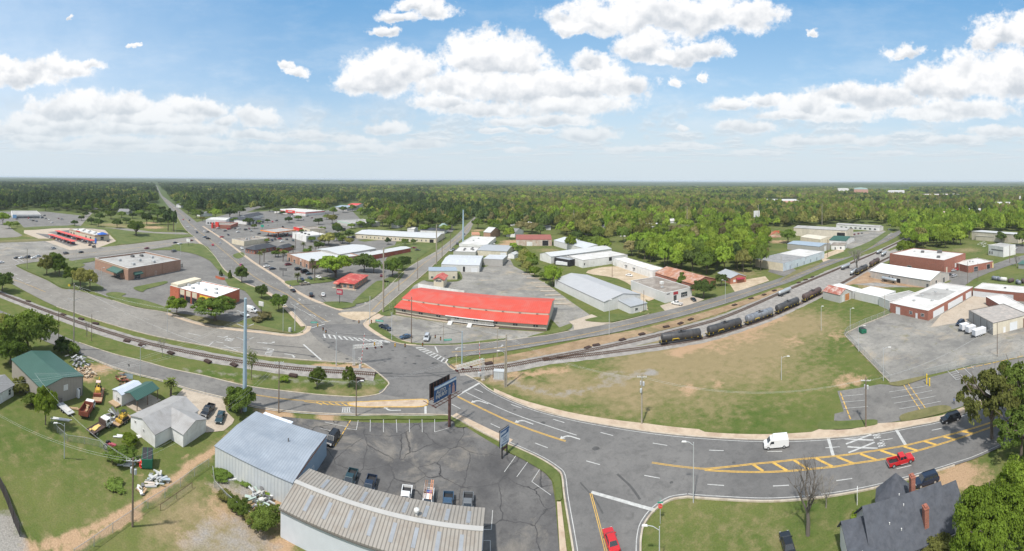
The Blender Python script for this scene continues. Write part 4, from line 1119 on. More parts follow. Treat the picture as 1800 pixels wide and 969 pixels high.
# white cottage with crossing gables
M_cot=mat('pale_cottage_roof',(0.30,0.295,0.29),0.6,0.1,0.4,stripe=('y',0.5,0.12),dark=0.8,stain=(0.23,0.22,0.21),stain_s=0.3)
M_cotx=mat('pale_cottage_roof_x',(0.30,0.295,0.29),0.6,0.1,0.4,stripe=('x',0.5,0.12),dark=0.8,stain=(0.23,0.22,0.21),stain_s=0.3)
b=building('white_cottage','white cottage with crossing grey metal gable roofs beside the concrete drive',(272.6,764.0),(230,731.5),(330,712),3.0,M_white_wall,M_cot,'gable','AC',1.5,0.25,cat='house')
opening(b,'AB',.45,.5,1.7,.5,'window',M_dark);opening(b,'AB',.8,.5,2.2,.5,'window',M_dark)
c2,p2,q2,rz2,sg2=frame_from((322,763),(362,737),(290,735),3.0)
bt_=b.t
rel=Matrix.Rotation(-bt_.rotation_euler.z,4,'Z')@Matrix.Translation(-Vector(bt_.location))@Matrix.Translation((c2 .x,c2 .y,0))@Matrix.Rotation(rz2,4,'Z')
mb=MB();mb.M=rel;L,W=q2/2,p2/2
mb.add([(-W,-L,-.2),(W,-L,-.2),(W,L,-.2),(-W,L,-.2),(-W,-L,3),(W,-L,3),(W,L,3),(-W,L,3),(0,-L,4.3),(0,L,4.3)],[(0,1,5,8,4),(1,2,6,5),(2,3,7,9,6),(3,0,4,7)])
mb.build('wing_wall',M_white_wall,bt_)
mb=MB();mb.M=rel
for s_ in(-1,1):
 v=[(s_*(W+.25),-L-.25,2.86),(s_*(W+.25),L+.25,2.86),(0,L+.25,4.35),(0,-L-.25,4.35)]
 v+=[(a,b_,c+.12)for a,b_,c in v]
 mb.add(v,[(0,1,2,3),(4,5,6,7),(0,1,5,4),(1,2,6,5),(2,3,7,6),(3,0,4,7)])
mb.build('wing_roof',M_cotx,bt_)
building('grey_bungalow','grey shingled bungalow with a white wall cut off by the picture edge, behind the lawn',(24,677),(-26,704),(4,655),3.0,M_white_wall,M_shingg,'gable','AB',1.4,0.3,cat='house')
opening(BLD[-1],'AB',.15,.9,.9,1.5,'window');opening(BLD[-1],'AB',.45,.9,0,2.1,'door')
# slate roofed house at the lower right
hr=thing('slate_roof_house','white house with a large dark slate grey roof, two brick chimneys and a corner turret','house',(55.5,39.35,0),R(-32))
def gab(t,nm,u0,u1,v0,v1,ze,zr,wall,roof,axis='u',o=0.45,vr=None):
 vr=(v0+v1)/2 if vr is None else vr
 def tr(a,b_,c):return(a,b_,c)if axis=='u' else(b_,a,c)
 mb=MB()
 mb.add([tr(u0,v0,0),tr(u1,v0,0),tr(u1,v1,0),tr(u0,v1,0),tr(u0,v0,ze),tr(u1,v0,ze),tr(u1,v1,ze),tr(u0,v1,ze),tr(u0,vr,zr),tr(u1,vr,zr)],
[(0,1,5,4),(1,2,6,9,5),(2,3,7,6),(3,0,4,8,7)])
 w=mb.build(nm+'wall',wall,t)
 mb=MB()
 for ve in(v0,v1):
  sg=-1 if ve==v0 else 1
  sl=(zr-ze)/abs(ve-vr)
  v=[tr(u0-o,ve+sg*o,ze-sl*o+.03),tr(u1+o,ve+sg*o,ze-sl*o+.03),tr(u1+o,vr,zr+.03),tr(u0-o,vr,zr+.03)]
  v+=[(a,b_,c+.18)for a,b_,c in v]
  mb.add(v,[(0,1,2,3),(4,5,6,7),(0,1,5,4),(1,2,6,5),(3,0,4,7)])
 return w,mb.build(nm+'roof',roof,t)
w,rf=gab(hr,'',-6.6,6.6,-4.6,4.6,3.4,8.0,M_white_wall,M_shingr)
gab(hr,'wing_',-9.9,-6.2,-8.0,3.0,3.2,5.7,M_white_wall,M_shingr,vr=0.8)
gab(hr,'side_',6.3,10.2,-2.2,4.2,3.2,6.3,M_white_wall,M_shingr)
mb=MB();mb.disc_stack([(3.1,0),(3.1,4.2)],8,(0.8,5.2));mb.build('turret_wall',M_white_wall,hr)
mb=MB();mb.disc_stack([(3.9,4.05),(3.9,4.2),(0.05,8.1)],8,(0.8,5.2));mb.build('turret_roof',M_shingr,hr)
for(u,v,z0,z1)in((2.2,1.2,6.0,9.7),(2.6,-3.2,4.0,7.5)):
 mb=MB();mb.box(u-.38,u+.38,v-.5,v+.5,z0,z1);mb.box(u-.45,u+.45,v-.57,v+.57,z1,z1+.16);mb.box(u-.25,u+.25,v-.35,v+.35,z1+.16,z1+.4)
 mb.build('chimney',M_brick,hr)
for(u,w_)in((1.6,1.3),(3.4,1.3),(5.2,1.1),(-2.0,1.2)):
 f=MB().box(u-w_/2-.1,u+w_/2+.1,-4.68,-4.61,.9,2.9).build('window',M_frame,hr)
 mb=MB();mb.box(u-w_/2,u-.04,-4.72,-4.685,1.0,2.8);mb.box(u+.04,u+w_/2,-4.72,-4.685,1.0,2.8);mb.build('glass',M_glass,f)
for(u,v,z)in((-.3,-1.0,7.1),(-1.5,-3.0,5.1),(-.5,.4,7.8),(-3.2,-2.2,5.9),(-8.2,-4,4.4),(-8.6,-5.5,4.0)):
 mb=MB();mb.disc_stack([(.07,z-.2),(.07,z+.35),(.1,z+.36)],8,(u,v));mb.build('roof_vent',M_fasciaw,hr)
sgn_=thing('wall_sign','white framed board standing by the left gable of the slate roofed house','sign',G(1507,884),R(40))
mb=MB();mb.box(-.7,.7,-.05,.05,.8,2.6);mb.build('panel',M_frame,sgn_)
for x in(-.57,.57):MB().box(x-.05,x+.05,-.06,.06,0,.8).build('post',M_frame,sgn_)
# --- shops and restaurants along the avenue ---
b=building('brick_store','vacant tan brick store with a flat grey roof and green canopies beside the avenue',(225.5,472),(167,453.5),(319,456.5),7.0,M_brickt,M_roofg,'flat',par=0.9,coping=M_fasciaw,units=0)
for(x,y)in((-.25,.25),(-.05,.0),(.02,-.3),(.15,.25),(.3,-.1),(.25,-.25),(-.3,-.1)):
 roof_unit(b.t,x*b.p,y*b.q,6.1,(2.4,1.8,1.3),0,M_unit if x<.2 else M_vent)
mb=MB();mb.side([(0,4.6),(5.0,3.4),(5.0,3.1),(0,3.1)],-4.5,4.5)
mb.M=None
cx=-b.p/2+b.p*.30
def canopy(b,side,t0,w,d,z0,z1,m,name='canopy'):
 mb=MB()
 if side in('AB','CD'):s=-b.sgn if side=='AB' else b.sgn;y=(b.yAB if side=='AB' else-b.yAB);c=-b.p/2+t0*b.p;pr=[(c-w/2,y+s*.01),(c+w/2,y+s*.01),(c+w/2,y+s*d),(c-w/2,y+s*d)]
 else:s=-1 if side=='AC' else 1;x=s*b.p/2;c=b.yAB+b.sgn*t0*b.q;pr=[(x+s*.01,c-w/2),(x+s*.01,c+w/2),(x+s*d,c+w/2),(x+s*d,c-w/2)]
 v=[(pr[0][0],pr[0][1],z0),(pr[1][0],pr[1][1],z0),(pr[2][0],pr[2][1],z0),(pr[3][0],pr[3][1],z0),(pr[0][0],pr[0][1],z1),(pr[1][0],pr[1][1],z1),(pr[2][0],pr[2][1],z0+.45),(pr[3][0],pr[3][1],z0+.45)]
 mb.add(v,[(0,1,2,3),(4,5,6,7),(0,1,5,4),(1,2,6,5),(2,3,7,6),(3,0,4,7)])
 return mb.build(name,m,b.t)
canopy(b,'AB',.28,11,5,3.6,5.6,M_green);canopy(b,'AC',.16,6,2.0,2.9,4.3,M_green)
opening(b,'AC',.16,4.5,.1,2.6,'window');opening(b,'AC',.5,1.2,.1,2.4,'door',M_brickt);opening(b,'AB',.28,4,.1,2.7,'window')
for t0 in(.12,.45,.7):sideband(b,'AC','pilaster',t0+.18,t0+.195,0,6.8,M_brickt,.25)
sideband(b,'AB','white_band',0,1,6.1,6.35,M_cream,.06)
b=building('oil_change_garage','red brick garage with a white roof and three service bays behind two round trees',(380,523),(299,502),(423.6,508.5),6.0,mat('orange_brick',(0.52,0.145,0.075),.9,.1,.6,brick=((0.45,0.2,0.14),.5,.19)),mat('bright_white_roof',(0.70,0.70,0.69),.7,.05,.5),'flat',par=0.35,coping=M_fasciaw)
for t0 in(.44,.58,.71):
 opening(b,'AB',t0,3.1,0.05,3.0,'bay_opening',M_dark,M_fasciaw);sideband(b,'AB','bay_header',t0-.06,t0+.06,3.3,5.6,M_cream,.05)
for t0 in(.375,.51,.645,.78):sideband(b,'AB','pilaster',t0-.012,t0+.012,0,6.0,M_redp if False else M_brickr,.3)
sideband(b,'AB','fascia_sign',.10,.33,4.3,5.2,M_yelp,.12)
sideband(b,'AB','fascia_sign',.0,.09,4.3,5.2,M_white_wall,.12)
localbox(b,'parapet_block',b.p/2-5,b.p/2-.3,-b.q/2+.3,b.q/2-.3,5.7,7.2,M_cream)
localbox(b,'entrance_canopy',b.p/2,b.p/2+2.6,-b.q*.3,b.q*.2,2.9,3.3,M_fasciaw)
for(x,y)in((.3,.1),(.12,.25),(-.1,.15),(-.2,-.1),(-.35,.2),(.25,-.2)):roof_unit(b.t,x*b.p,y*b.q,5.65,(1.5,1.3,.9),0)
# drive-in
b=building('drive_in_restaurant','tan drive-in restaurant with a white roof and a blue pyramid cap',(166.6,413.4),(122,402.3),(179.6,408.5),5.6,M_cream,M_roofw,'flat',par=.4)
sideband(b,'AB','dark_band',0,1,4.2,4.8,M_brick,.08);sideband(b,'AB','base_band',0,1,0,1.1,M_brickt,.08);sideband(b,'AC','dark_band',0,1,4.2,4.8,M_brick,.08)
sideband(b,'AB','red_sign',.55,.7,4.9,5.9,M_redp,.2)
for t0 in(.15,.32,.8,.92):opening(b,'AB',t0,2.4,.8,2.2,'window')
opening(b,'AC',.5,3.5,.5,3,'window')
for i in range(8):roof_unit(b.t,(-.42+.11*i)*b.p,(.15 if i%2 else-.15)*b.q,5.2,(2,1.6,1.1))
mb=MB();mb.box(-b.p/2-3,-b.p/2+3.2,-4,4,5.7,6.0,);mb.build('cap_slab',M_bluep,b.t)
mb=MB();v=[(-b.p/2-3.4,-4.4,6.003),(-b.p/2+3.6,-4.4,6.003),(-b.p/2+3.6,4.4,6.003),(-b.p/2-3.4,4.4,6.003),(-b.p/2,-1,7.8),(-b.p/2,1,7.8)]
mb.add(v,[(0,1,2,3),(0,1,4),(2,3,5),(1,2,5,4),(3,0,4,5)]);mb.build('blue_cap',M_bluep,b.t)
def stall_canopy(lbl,a,c,w=5.0):
 A,B=G(*a,z=3.2),G(*c,z=3.2);d=B-A;L=d.length;rz=math.atan2(d.y,d.x);m_=(A+B)/2
 t=thing('stall_canopy',lbl,'canopy',(m_.x,m_.y,0),rz,'red canopies of the drive-in')
 MB().box(-L/2,L/2,-w/2,w/2,3.1,3.4).build('roof',mat('red_canopy',(0.62,0.08,0.07),.6,.12,.5,stripe=('x',2.5,.3),dark=.7),t)
 n=int(L/4)
 for i in range(n+1):
  x=-L/2+.3+(L-.6)*i/n
  MB().box(x-.1,x+.1,-.1,.1,0,3.1).build('post',M_fascia,t)
  if i<n:MB().box(x+1.2,x+1.8,-.25,.25,.9,2.3).build('menu_board',M_bluep if i%2 else M_redp,t)
 return A,B
sA,sB=stall_canopy('front red stall canopy of the drive-in, farther from the restaurant',(88,412),(131,424.5))
sC,sD=stall_canopy('red stall canopy running along the drive-in restaurant wall',(100,405.5),(164,423.2))
b=building('parts_store','white store with a red band and a red entrance panel, far side of the avenue',(537,373),(482.6,368.2),(560.5,369.5),6.4,M_white_wall,M_roofw,'flat',coping=M_fasciaw)
sideband(b,'AB','red_band',0,.30,4.2,5.5,M_redp,.1);sideband(b,'AB','red_band',.66,1,4.2,5.5,M_redp,.1);sideband(b,'AC','red_band',0,1,4.2,5.5,M_redp,.1)
sideband(b,'AB','entrance_panel',.32,.62,2.9,7.4,M_redp,.5);opening(b,'AB',.47,14,.1,2.6,'window');sideband(b,'AB','sign_lettering',.40,.54,4.6,6.0,M_white,.56,.505)
b=building('white_portico_restaurant','white restaurant with a dark pitched roof and an arched front',(465,385.5),(436,388.5),(462,377),5.0,M_white_wall,M_shing,'hip','AB',3.0,.5)
for i in range(5):opening(b,'AB',.1+.2*i,3.2,.4,3.0,'window')
b=building('white_annex','white annex with a dark gable roof left of the arched restaurant',(437,382.5),(417,381.5),(444,376),4.5,M_white_wall,M_shing,'gable','AC',3.0,.4)
b=building('flat_depot','pale flat-roofed depot building with grey walls, among trees beyond the fuel station',(621.4,393),(593,387),(640,385.4),5.2,M_grey_wall,M_roofg,'flat',coping=M_fasciaw,units=2)
sideband(b,'AB','green_band',0,1,3.6,4.4,mat('mint',(0.35,0.55,0.45),.7),.06)
b=building('white_box_shop','white windowless box shop with rooftop units next to the palms',(538.4,415),(514,408.5),(559.5,409),5.8,M_white_wall,M_roofw,'flat',coping=M_fasciaw)
for x in(-.25,0,.25):roof_unit(b.t,x*b.p,.2*b.q,5.4,(2.2,1.8,1.2),0,M_vent)
b=building('tan_restaurant','tan restaurant with a brown flat roof among cars past the fuel station',(545,403.5),(531,399),(557,398),5.0,M_cream,M_roofbr,'flat');opening(b,'AB',.5,5,1,2,'window')
b=building('red_front_kiosk','small red fronted shop between the fuel canopy and the tan restaurant',(526,400.5),(516,398.5),(529,397),4.5,M_redp,M_roofg,'flat',coping=M_fasciaw)
b=building('brick_diner','low brick diner with dark hipped shingle roof beside the avenue pavement',(448,440),(431.5,437),(480,432.5),3.2,M_brick,M_shing,'hip','AC',2.6,.7)
for i in range(3):opening(b,'AB',.2+.3*i,1.4,.7,1.6,'window')
for i in range(5):opening(b,'AC',.12+.18*i,1.8,.7,1.6,'window')
b=building('brick_cafe','small dark roofed brick cafe between the diner and the palms',(497,437),(486,435.5),(508,431.5),3.0,M_brick,M_shing,'hip','AC',2.2,.6)
b=building('cream_food_shop','cream walled food shop with a cluttered dark flat roof near the junction',(429,424),(407.5,420),(453,415.5),4.3,M_cream,M_roofbr,'flat',units=5,coping=M_fasciaw)
b=building('white_motel','long white two-storey building with a white roof left of the red restaurant',(397,387),(362,386),(397,382.5),6.5,M_white_wall,M_roofw,'flat',coping=M_fasciaw)
for i in range(7):opening(b,'AB',.1+.13*i,2.2,1,2.2,'window')
b=building('red_trim_restaurant','dark roofed restaurant with red trim and sign towers',(405,396.5),(372,395),(407,391),4.2,M_brick,M_roofbr,'flat',units=2,coping=M_redp)
localbox(b,'red_tower',b.p*.12,b.p*.26,b.yAB-1,b.yAB+1,0,7.5,M_redp);localbox(b,'red_tower',b.p*.42,b.p*.5,b.yAB-1,b.yAB+1,0,6.5,M_redp)
b=building('blue_front_store','pale flat-roofed store with blue corner at the far left parking lot',(72,377.5),(22,377.5),(70,370.5),5.2,M_white_wall,M_roofg,'flat',coping=M_fasciaw)
sideband(b,'AB','blue_panel',.86,1.0,0.2,5.3,M_bluep if False else mat('sky_paint',(0.25,0.45,0.7),.6),.1)
for i in range(4):opening(b,'AB',.15+.2*i,9,.4,2.4,'window')
# fuel station canopy
cen,p,q,rz,sgn=frame_from((484,409),(458,405),(511,403.5),5.6)
t=thing('fuel_canopy','fuel station canopy with an orange fascia on slim posts','fuel canopy',(cen.x,cen.y,0),rz);ALLPAVE.append([cen+Vector(v)for v in((-20,-20,0),(20,-20,0),(20,20,0),(-20,20,0))])
MB().box(-p/2,p/2,-q/2,q/2,5.5,5.75).build('deck',M_roofg,t)
mb=MB()
for(x0,x1,y0,y1)in((-p/2-.1,p/2+.1,-q/2-.1,-q/2),(-p/2-.1,p/2+.1,q/2,q/2+.1),(-p/2-.1,-p/2,-q/2,q/2),(p/2,p/2+.1,-q/2,q/2)):mb.box(x0,x1,y0,y1,5.0,6.0)
mb.build('fascia',M_orange,t)
for x in(-p*.3,0,p*.3):
 for y in(-q*.25,q*.25):
  MB().box(x-.2,x+.2,y-.2,y+.2,0,5.5).build('post',M_fasciaw,t)
  MB().box(x+.6,x+1.4,y-.3,y+.3,0,1.8).build('fuel_pump',M_redp,t)
  # long cream building and brick shop
b=building('long_cream_office','long cream one-storey building with a white metal roof and a row of small windows',(767,419),(624,411),(779,410),4.6,M_cream,M_mety,'gable','AB',1.6,.5)
b.roof.data.materials[0]=M_metw
for i in range(16):opening(b,'AB',.12+.052*i,1.0,1.2,1.5,'window')
opening(b,'AB',.055,4,.1,3.2,'door',M_dark)
b=building('brick_strip_shop','brick fronted strip shop with a white roof behind the row of parked cars',(543.4,460),(505,446),(597,440),4.8,M_brickt,M_mety,'flat',par=.5,coping=M_brickt)
for t0 in(.2,.5,.8):sideband(b,'AB','pilaster',t0-.03,t0+.03,0,5.0,M_brickt,.35)
for t0 in(.1,.35,.65,.9):opening(b,'AB',t0,2.2,.1,2.4,'window')
sideband(b,'AB','white_emblem',.33,.38,3.4,4.3,M_white_wall,.1)
b=building('grey_warehouse','grey metal warehouse with a pale roof and lean-to joined behind the brick strip shop',(597,447.5),(556,438.5),(632.6,432),5.0,M_sidg,M_mety,'gable','AC',1.0,.2)
canopy(b,'BD' if False else 'AC',.5,22,4.5,2.6,4.0,M_metg,'lean_to')
b=building('red_wall_sheds','long narrow storage sheds with a white roof and red walls',(646,450),(629,446.5),(685,430.5),3.4,M_brickr,M_mety,'gable','AC',.6,.3)
for i in range(5):opening(b,'AC',.1+.18*i,3.5,.1,2.4,'door',mat('dull_red_door',(0.35,.10,.09),.7),M_fascia)
b=building('red_roof_restaurant','brick restaurant with a faded red hipped metal roof and porch windows',(622.6,499.4),(590.4,495.7),(649.4,484.5),3.1,M_brickt,M_redroof2,'hip','AC',1.5,.7)
b.roof.data.materials.append(M_fasciaw)
for i in range(3):opening(b,'AB',.17+.33*i,2.0,.7,1.7,'window')
for i in range(5):opening(b,'AC',.1+.2*i,1.4,.9,1.4,'window')
canopy(b,'AB',.9,3.4,2.4,2.5,3.5,M_redroof2,'porch_roof')
MB().box(-b.p/2-1.5,b.p/2+1.5,min(b.yAB,b.yAB-b.sgn*1.8),max(b.yAB,b.yAB-b.sgn*1.8),0.02,.25).build('step',A_conc,b.t)
# --- blocks along the branch road ---
b=building('flat_white_shop','white flat-roofed shop, farthest of the white roofs along the branch road',(855,431),(807,429),(859,416.5),4.2,M_white_wall,M_roofw,'flat',coping=M_fasciaw,units=2)
b=building('cluttered_roof_shop','low shop with white roof pieces and dark clutter on top, between two white roofed shops',(836,443.5),(797,442),(842,434.5),3.8,M_grey_wall,M_roofw,'flat',units=5,unit_m=M_vent)
b=building('grey_gable_shed','grey metal roofed shed with a cream wall and small white annex',(891,442.4),(839,440),(894.7,431.7),4.2,M_sidc,M_metg,'gable','AB',.9,.2)
opening(b,'AB',.12,4.5,.1,3,'door',M_roll)
b=building('white_gable_hut','tiny white gable hut at the end of the grey shed',(904,448),(893,447),(904,441),3.2,M_white_wall,M_mety,'gable','AC',1.2,.2)
M_metw2=mat('spotted_white_roof',(0.46,0.475,0.49),.5,.08,.4,stripe=('x',.6,.2),dark=.78,stain=(.50,.53,.56),stain_s=.3)
b=building('white_metal_works','wide white metal workshop with roof lights and roll-up door facing the old yard',(842.6,467),(775.7,464.7),(851,450),4.4,M_sidw,M_metw2,'gable','AB',1.2,.15)
opening(b,'AB',.13,4,.1,2.6,'door',M_roll);opening(b,'AB',.40,1.4,.1,3.4,'door',M_dark)
for i in range(4):
 for k_ in range(2):
  x=(-.36+.24*i)*b.p;s_=1 if k_ else-1;W=b.q/2;y0,y1=s_*W*.35,s_*W*.65
  z0,z1=4.4+1.2*.65+.18,4.4+1.2*.35+.18
  mb=MB();mb.add([(x-.6,y0,z0),(x+.6,y0,z0),(x+.6,y1,z1),(x-.6,y1,z1),(x-.6,y0,z0+.05),(x+.6,y0,z0+.05),(x+.6,y1,z1+.05),(x-.6,y1,z1+.05)],[(0,1,2,3),(4,5,6,7),(0,1,5,4),(1,2,6,5),(2,3,7,6),(3,0,4,7)]);mb.build('skylight',mat('pale_skylight',(.5,.55,.6),.4),b.t)
b=building('low_grey_wing','low grey walled wing with a pale roof at the right of the white metal workshop',(883.5,458.5),(850,457),(883.5,448.8),3.8,M_sidg,M_metw2,'shed','AB',.8,.15)
b=building('blue_roof_office','white office with a pale blue metal roof next to the small red-roofed gatehouse',(804,479.6),(753.5,479.6),(800,470),4.3,M_sidc,M_blueroof,'shed','AB',1.0,.15)
opening(b,'AB',.88,.0+1.3,1.0,1.2,'window');opening(b,'AB',.12,1.3,1.0,1.2,'window')
b=building('gatehouse','cream gatehouse tower with a small red gable roof behind the red warehouse',(779.5,492),(762.5,491),(786,484),5.0,M_cream,M_redroof2,'gable','AC',1.3,.6)
opening(b,'AB',.5,3.2,3.8,.9,'window')
# long red roofed warehouse (custom section)
g0,g1=G(695.8,551),G(960.3,582.4)
d=(g1-g0);L=d.length;rz=math.atan2(d.y,d.x);u=d.normalized();n=Vector((-u.y,u.x,0))
m_=(g0+g1)/2
t=thing('red_roof_warehouse','very long cream warehouse under a bright red two-tier metal roof','warehouse',m_,rz)
rw=t
W1,W2,W3=6.5,17.5,27.0
hl=L/2
mb=MB();mb.side([(0,0),(0,2.9),(W1,4.1),(W1,4.9),(W2,6.5),(W3,5.0),(W3,0)],-hl,hl)
mb.v=[(y,x,z)for(x,y,z)in mb.v]
mb.build('wall',mat('cream_plank_wall',(0.46,0.43,0.35),.8,.08,.5,stripe=('x',.6,.12),dark=.75),t)
def slab(nm,y0,z0,y1,z1,m,o=0.0,th=.1,up=.03):
 mb=MB();v=[(-hl-.5,y0,z0+up),(hl+.5,y0,z0+up),(hl+.5,y1,z1+up),(-hl-.5,y1,z1+up)];v+=[(a,b_,c+th)for a,b_,c in v]
 mb.add(v,[(0,1,2,3),(4,5,6,7),(0,1,5,4),(1,2,6,5),(2,3,7,6),(3,0,4,7)]);return mb.build(nm,m,t)
slab('lower_roof',-.9,2.75,W1-.01,4.1,M_redroof);slab('upper_roof',W1-.06,4.9,W2,6.5,M_redroof);slab('rear_roof',W2+.002,6.5,W3+.5,4.9,M_redroof)
MB().box(-hl+.1,hl-.1,-.12,-.003,0,.9).build('dock_wall',mat('brown_dock',(0.13,0.10,0.08),.9,.2,1),t)
mb=MB();mb.box(-hl+.5,hl*.42,-1.3,-.14,.0,.3)
mb.build('dock_kerb',A_conc,t)
for i in range(8):
 x=-hl+L*(.06+.125*i)
 o=MB().box(x-.9,x+.9,-.16,-.01,1.5,2.2).build('window',M_glass,t);MB().box(x-.05,x+.05,-.19,-.165,1.45,2.25).build('frame',M_frame,o)
for i in range(9):
 x=-hl+L*(.05+.11*i)
 MB().box(x-.45,x+.45,W1-.1,W1-.012,4.3,4.7).build('clerestory_vent',M_vent,t)
for sx_ in(-6.5,2.0):
 mb=MB()
 for k_ in range(5):mb.box(sx_-.9,sx_+.9,-1.3-.45*(k_+1),-1.3-.45*k_,0,1.0-.2*k_)
 mb.build('steps',M_fasciaw,t)
mb=MB()
for x0,x1 in((-6.5,12),):
 for z in(1.6,2.0):mb.tube([(x0,-1.25,z),(x1,-1.25,z)],.05)
 x=x0
 while x<=x1:mb.tube([(x,-1.25,.9),(x,-1.25,2.0)],.045);x+=1.0
mb.box(-6.5,12,-1.3,-.15,.9,1.05)
mb.build('railing',M_frame,t)
MB().box(-9,12,-1.6,-.95,2.9,3.0).build('gutter',M_fasciaw,t)
ALLPAVE.append([g0-n*2,g1-n*2,g1+n*30,g0+n*30])
mb=MB();A_,B_=G(735,507),G(816,520)
dd=B_-A_;mb.cbox(((A_+B_)/2)[:2]+(1.3,),(dd.length,.15,2.6),math.atan2(dd.y,dd.x))
tag(mb.build('board_wall',M_white_wall),'long low white board wall behind the red roofed warehouse','wall')
# --- white warehouses right of the yard ---
b=building('large_gable_warehouse','large white warehouse with a pale grey gable roof beside the straight road',(1062,531),(975,491),(1133,520),4.5,M_sidw,mat('pale_grey_metal_roof',(0.37,0.375,0.385),.5,.05,.3,stripe=('x',.6,.12),dark=.8),'gable','AB',2.2,.25)
opening(b,'AC',.85,2.2,.1,2.4,'door',M_roll)
b=building('front_office','small white office with a grey shed roof joined to the large gable warehouse',(1108.5,539.5),(1085,529.5),(1132,531),3.3,M_sidw,M_metg,'shed','AC',.6,.25)
opening(b,'AC',.35,1.6,1.1,1.1,'window')
b=building('white_gable_store','long white store with a weathered white gable roof, its grey end facing the hedge',(968.5,451.5),(1075,437.5),(956.5,445),5.0,M_white_wall,M_metw,'gable','AB',1.8,.2)
b=building('white_flat_store','white block with a stained flat white roof and a dark doorway',(1024,458),(1103,447.5),(997,449.5),5.2,M_white_wall,M_roofw,'flat',par=.15)
opening(b,'AB',.60,2.6,2.4,2.6,'door',M_dark);opening(b,'AB',.04,1.0,1.8,1.4,'window')
b=building('loading_shed','open loading shed with a grey roof and a parked trailer in front',(1001,457.5),(1012,455),(986,450.5),4.6,M_dark,M_metg,'flat',par=.1)
b=building('long_white_annex','long white annex with a stained white roof between two white warehouses and trees',(1147,476.5),(1077,454.5),(1165,471),4.6,M_white_wall,mat('stained_white_roof',(0.66,0.63,0.58),.7,.1,.4,stain=(.40,.32,.26),stain_s=.35),'flat',par=.12,coping=M_metg)
for t0 in(.62,.42):canopy(b,'AB',t0,2,.9,2.6,3.0,M_bluep if False else M_vent,'door_canopy');opening(b,'AB',t0,1.2,.1,2.1,'door')
b=building('tarred_roof_workshop','white workshop with a brown tarred flat roof and a red sign facing the straight road',(1169,515.5),(1109,493.5),(1221,506.5),4.9,M_sidw,M_roofbr,'flat',par=.12,coping=M_fasciaw)
sideband(b,'AC','red_sign',.30,.47,3.1,4.5,M_redp if False else mat('maroon_sign',(.30,.03,.04),.6),.1);opening(b,'AC',.36,2.0,.1,2.7,'door',M_glass);opening(b,'AC',.70,4.2,1.0,2.4,'window')
sideband(b,'AC','wall_lettering',.06,.17,3.9,4.4,M_vent,.05);roof_unit(b.t,0,-.05*b.q,4.8,(1.8,1.6,1.4),0,M_fasciaw);roof_unit(b.t,-.2*b.p,.2*b.q,4.8,(1.2,1.2,.8),0,M_unit)
b=building('rusty_roof_shed','long low shed with a rusted curved metal roof',(1218.5,499.5),(1152,479.5),(1253,489),3.6,M_brick,M_rustroof,'gable','AB',2.6,.3)
b=building('brick_hut','small brick building with a grey metal gable roof and a maroon awning by the road',(1284,489.5),(1262,480),(1307,484),3.4,mat('orange_brick_wall',(0.42,.16,.09),.9,.12,.8,brick=((.40,.28,.22),.5,.19)),M_metg,'gable','AB',1.8,.3)
canopy(b,'AC',.6,5,1.5,2.3,3.1,mat('maroon_awning',(.28,.03,.06),.8));opening(b,'AC',.25,1.4,1.0,1.2,'window',M_frame)
b=building('block_depot','grey roofed depot with a cream end wall and pale blue side along the road',(1376.5,463),(1327.5,455.5),(1443.5,441.5),5.4,mat('pale_blue_block',(0.48,.55,.60),.8,.06,.4,stain=(.34,.36,.38),stain_s=.2),mat('patched_grey_roof',(.25,.25,.25),.95,.16,.4,stain=(.17,.17,.17),stain_s=.2),'flat',par=.2,coping=M_metg)
sideband(b,'AB','cream_end',0,1,0,5.3,M_cream,.05);MB().box(b.p*-.5+.3,b.p*.5-.3,*sorted((b.yAB*-.98,b.yAB*-.05)),5.22,5.3).build('white_roof_panel',M_roofw,b.t)
for i in range(5):opening(b,'AC',.15+.16*i,1.6,.3,2.4,'door',mat('blue_grey_door',(.25,.31,.38),.7))
b=building('grey_blue_shop','shop with a blue-grey metal gable roof behind the grey roofed depot',(1440.5,434),(1384,428.5),(1461,428.5),5.0,M_sidg,M_blueroof,'gable','AB',1.2,.2);opening(b,'AC',.5,3,.1,4,'door',M_roll)
b=building('cream_arched_store','cream storage building with a row of vents behind the blue-grey roof',(1442,421.5),(1407,416.5),(1452,416),4.6,M_cream,M_sidc,'gable','AB',1.6,.1)
b=building('large_tan_warehouse','large tan warehouse with a weathered roof and a dark doorway at the forest edge',(1488,405.5),(1395,400.5),(1508,402),8.5,M_sidc,M_roofg,'gable','AB',1.6,.3);opening(b,'AB',.1,9,.1,6,'door',M_dark)
b=building('grey_roof_offices','long low white offices with a grey roof where the straight road meets the trees',(1546,399),(1470,394.5),(1555,397.5),5.0,M_white_wall,M_roofg,'gable','AB',1.2,.3)
for i in range(8):opening(b,'AB',.1+.11*i,3,1,1.8,'window')
b=building('green_gable_cottage','white cottage with a dark green gable roof near the straight road',(1487,423.5),(1458,422),(1493,416.5),4.0,M_white_wall,mat('dark_green_roof',(.03,.09,.07),.7),'gable','AB',2.4,.4,cat='house')
b=building('white_roadside_house','small white house with a brown roof on the roadside, below the green gable',(1485,431.5),(1461,431),(1494,427),4.0,M_white_wall,M_roofbr,'hip','AB',1.0,.3,cat='house');opening(b,'AB',.3,1.4,1,1.5,'window');opening(b,'AB',.7,1.2,.1,2.2,'door',M_vent)
b=building('maroon_barn','low weathered barn with a rust brown roof beyond the hedge row',(970,421.5),(907,421.5),(969,413),5.6,mat('weathered_plaster',(.48,.42,.36),.9,.2,.4,stain=(.36,.2,.14),stain_s=.3),mat('maroon_roof',(.25,.085,.065),.7,.1,.5,stripe=('x',.8,.1)),'gable','AB',2.4,.2)
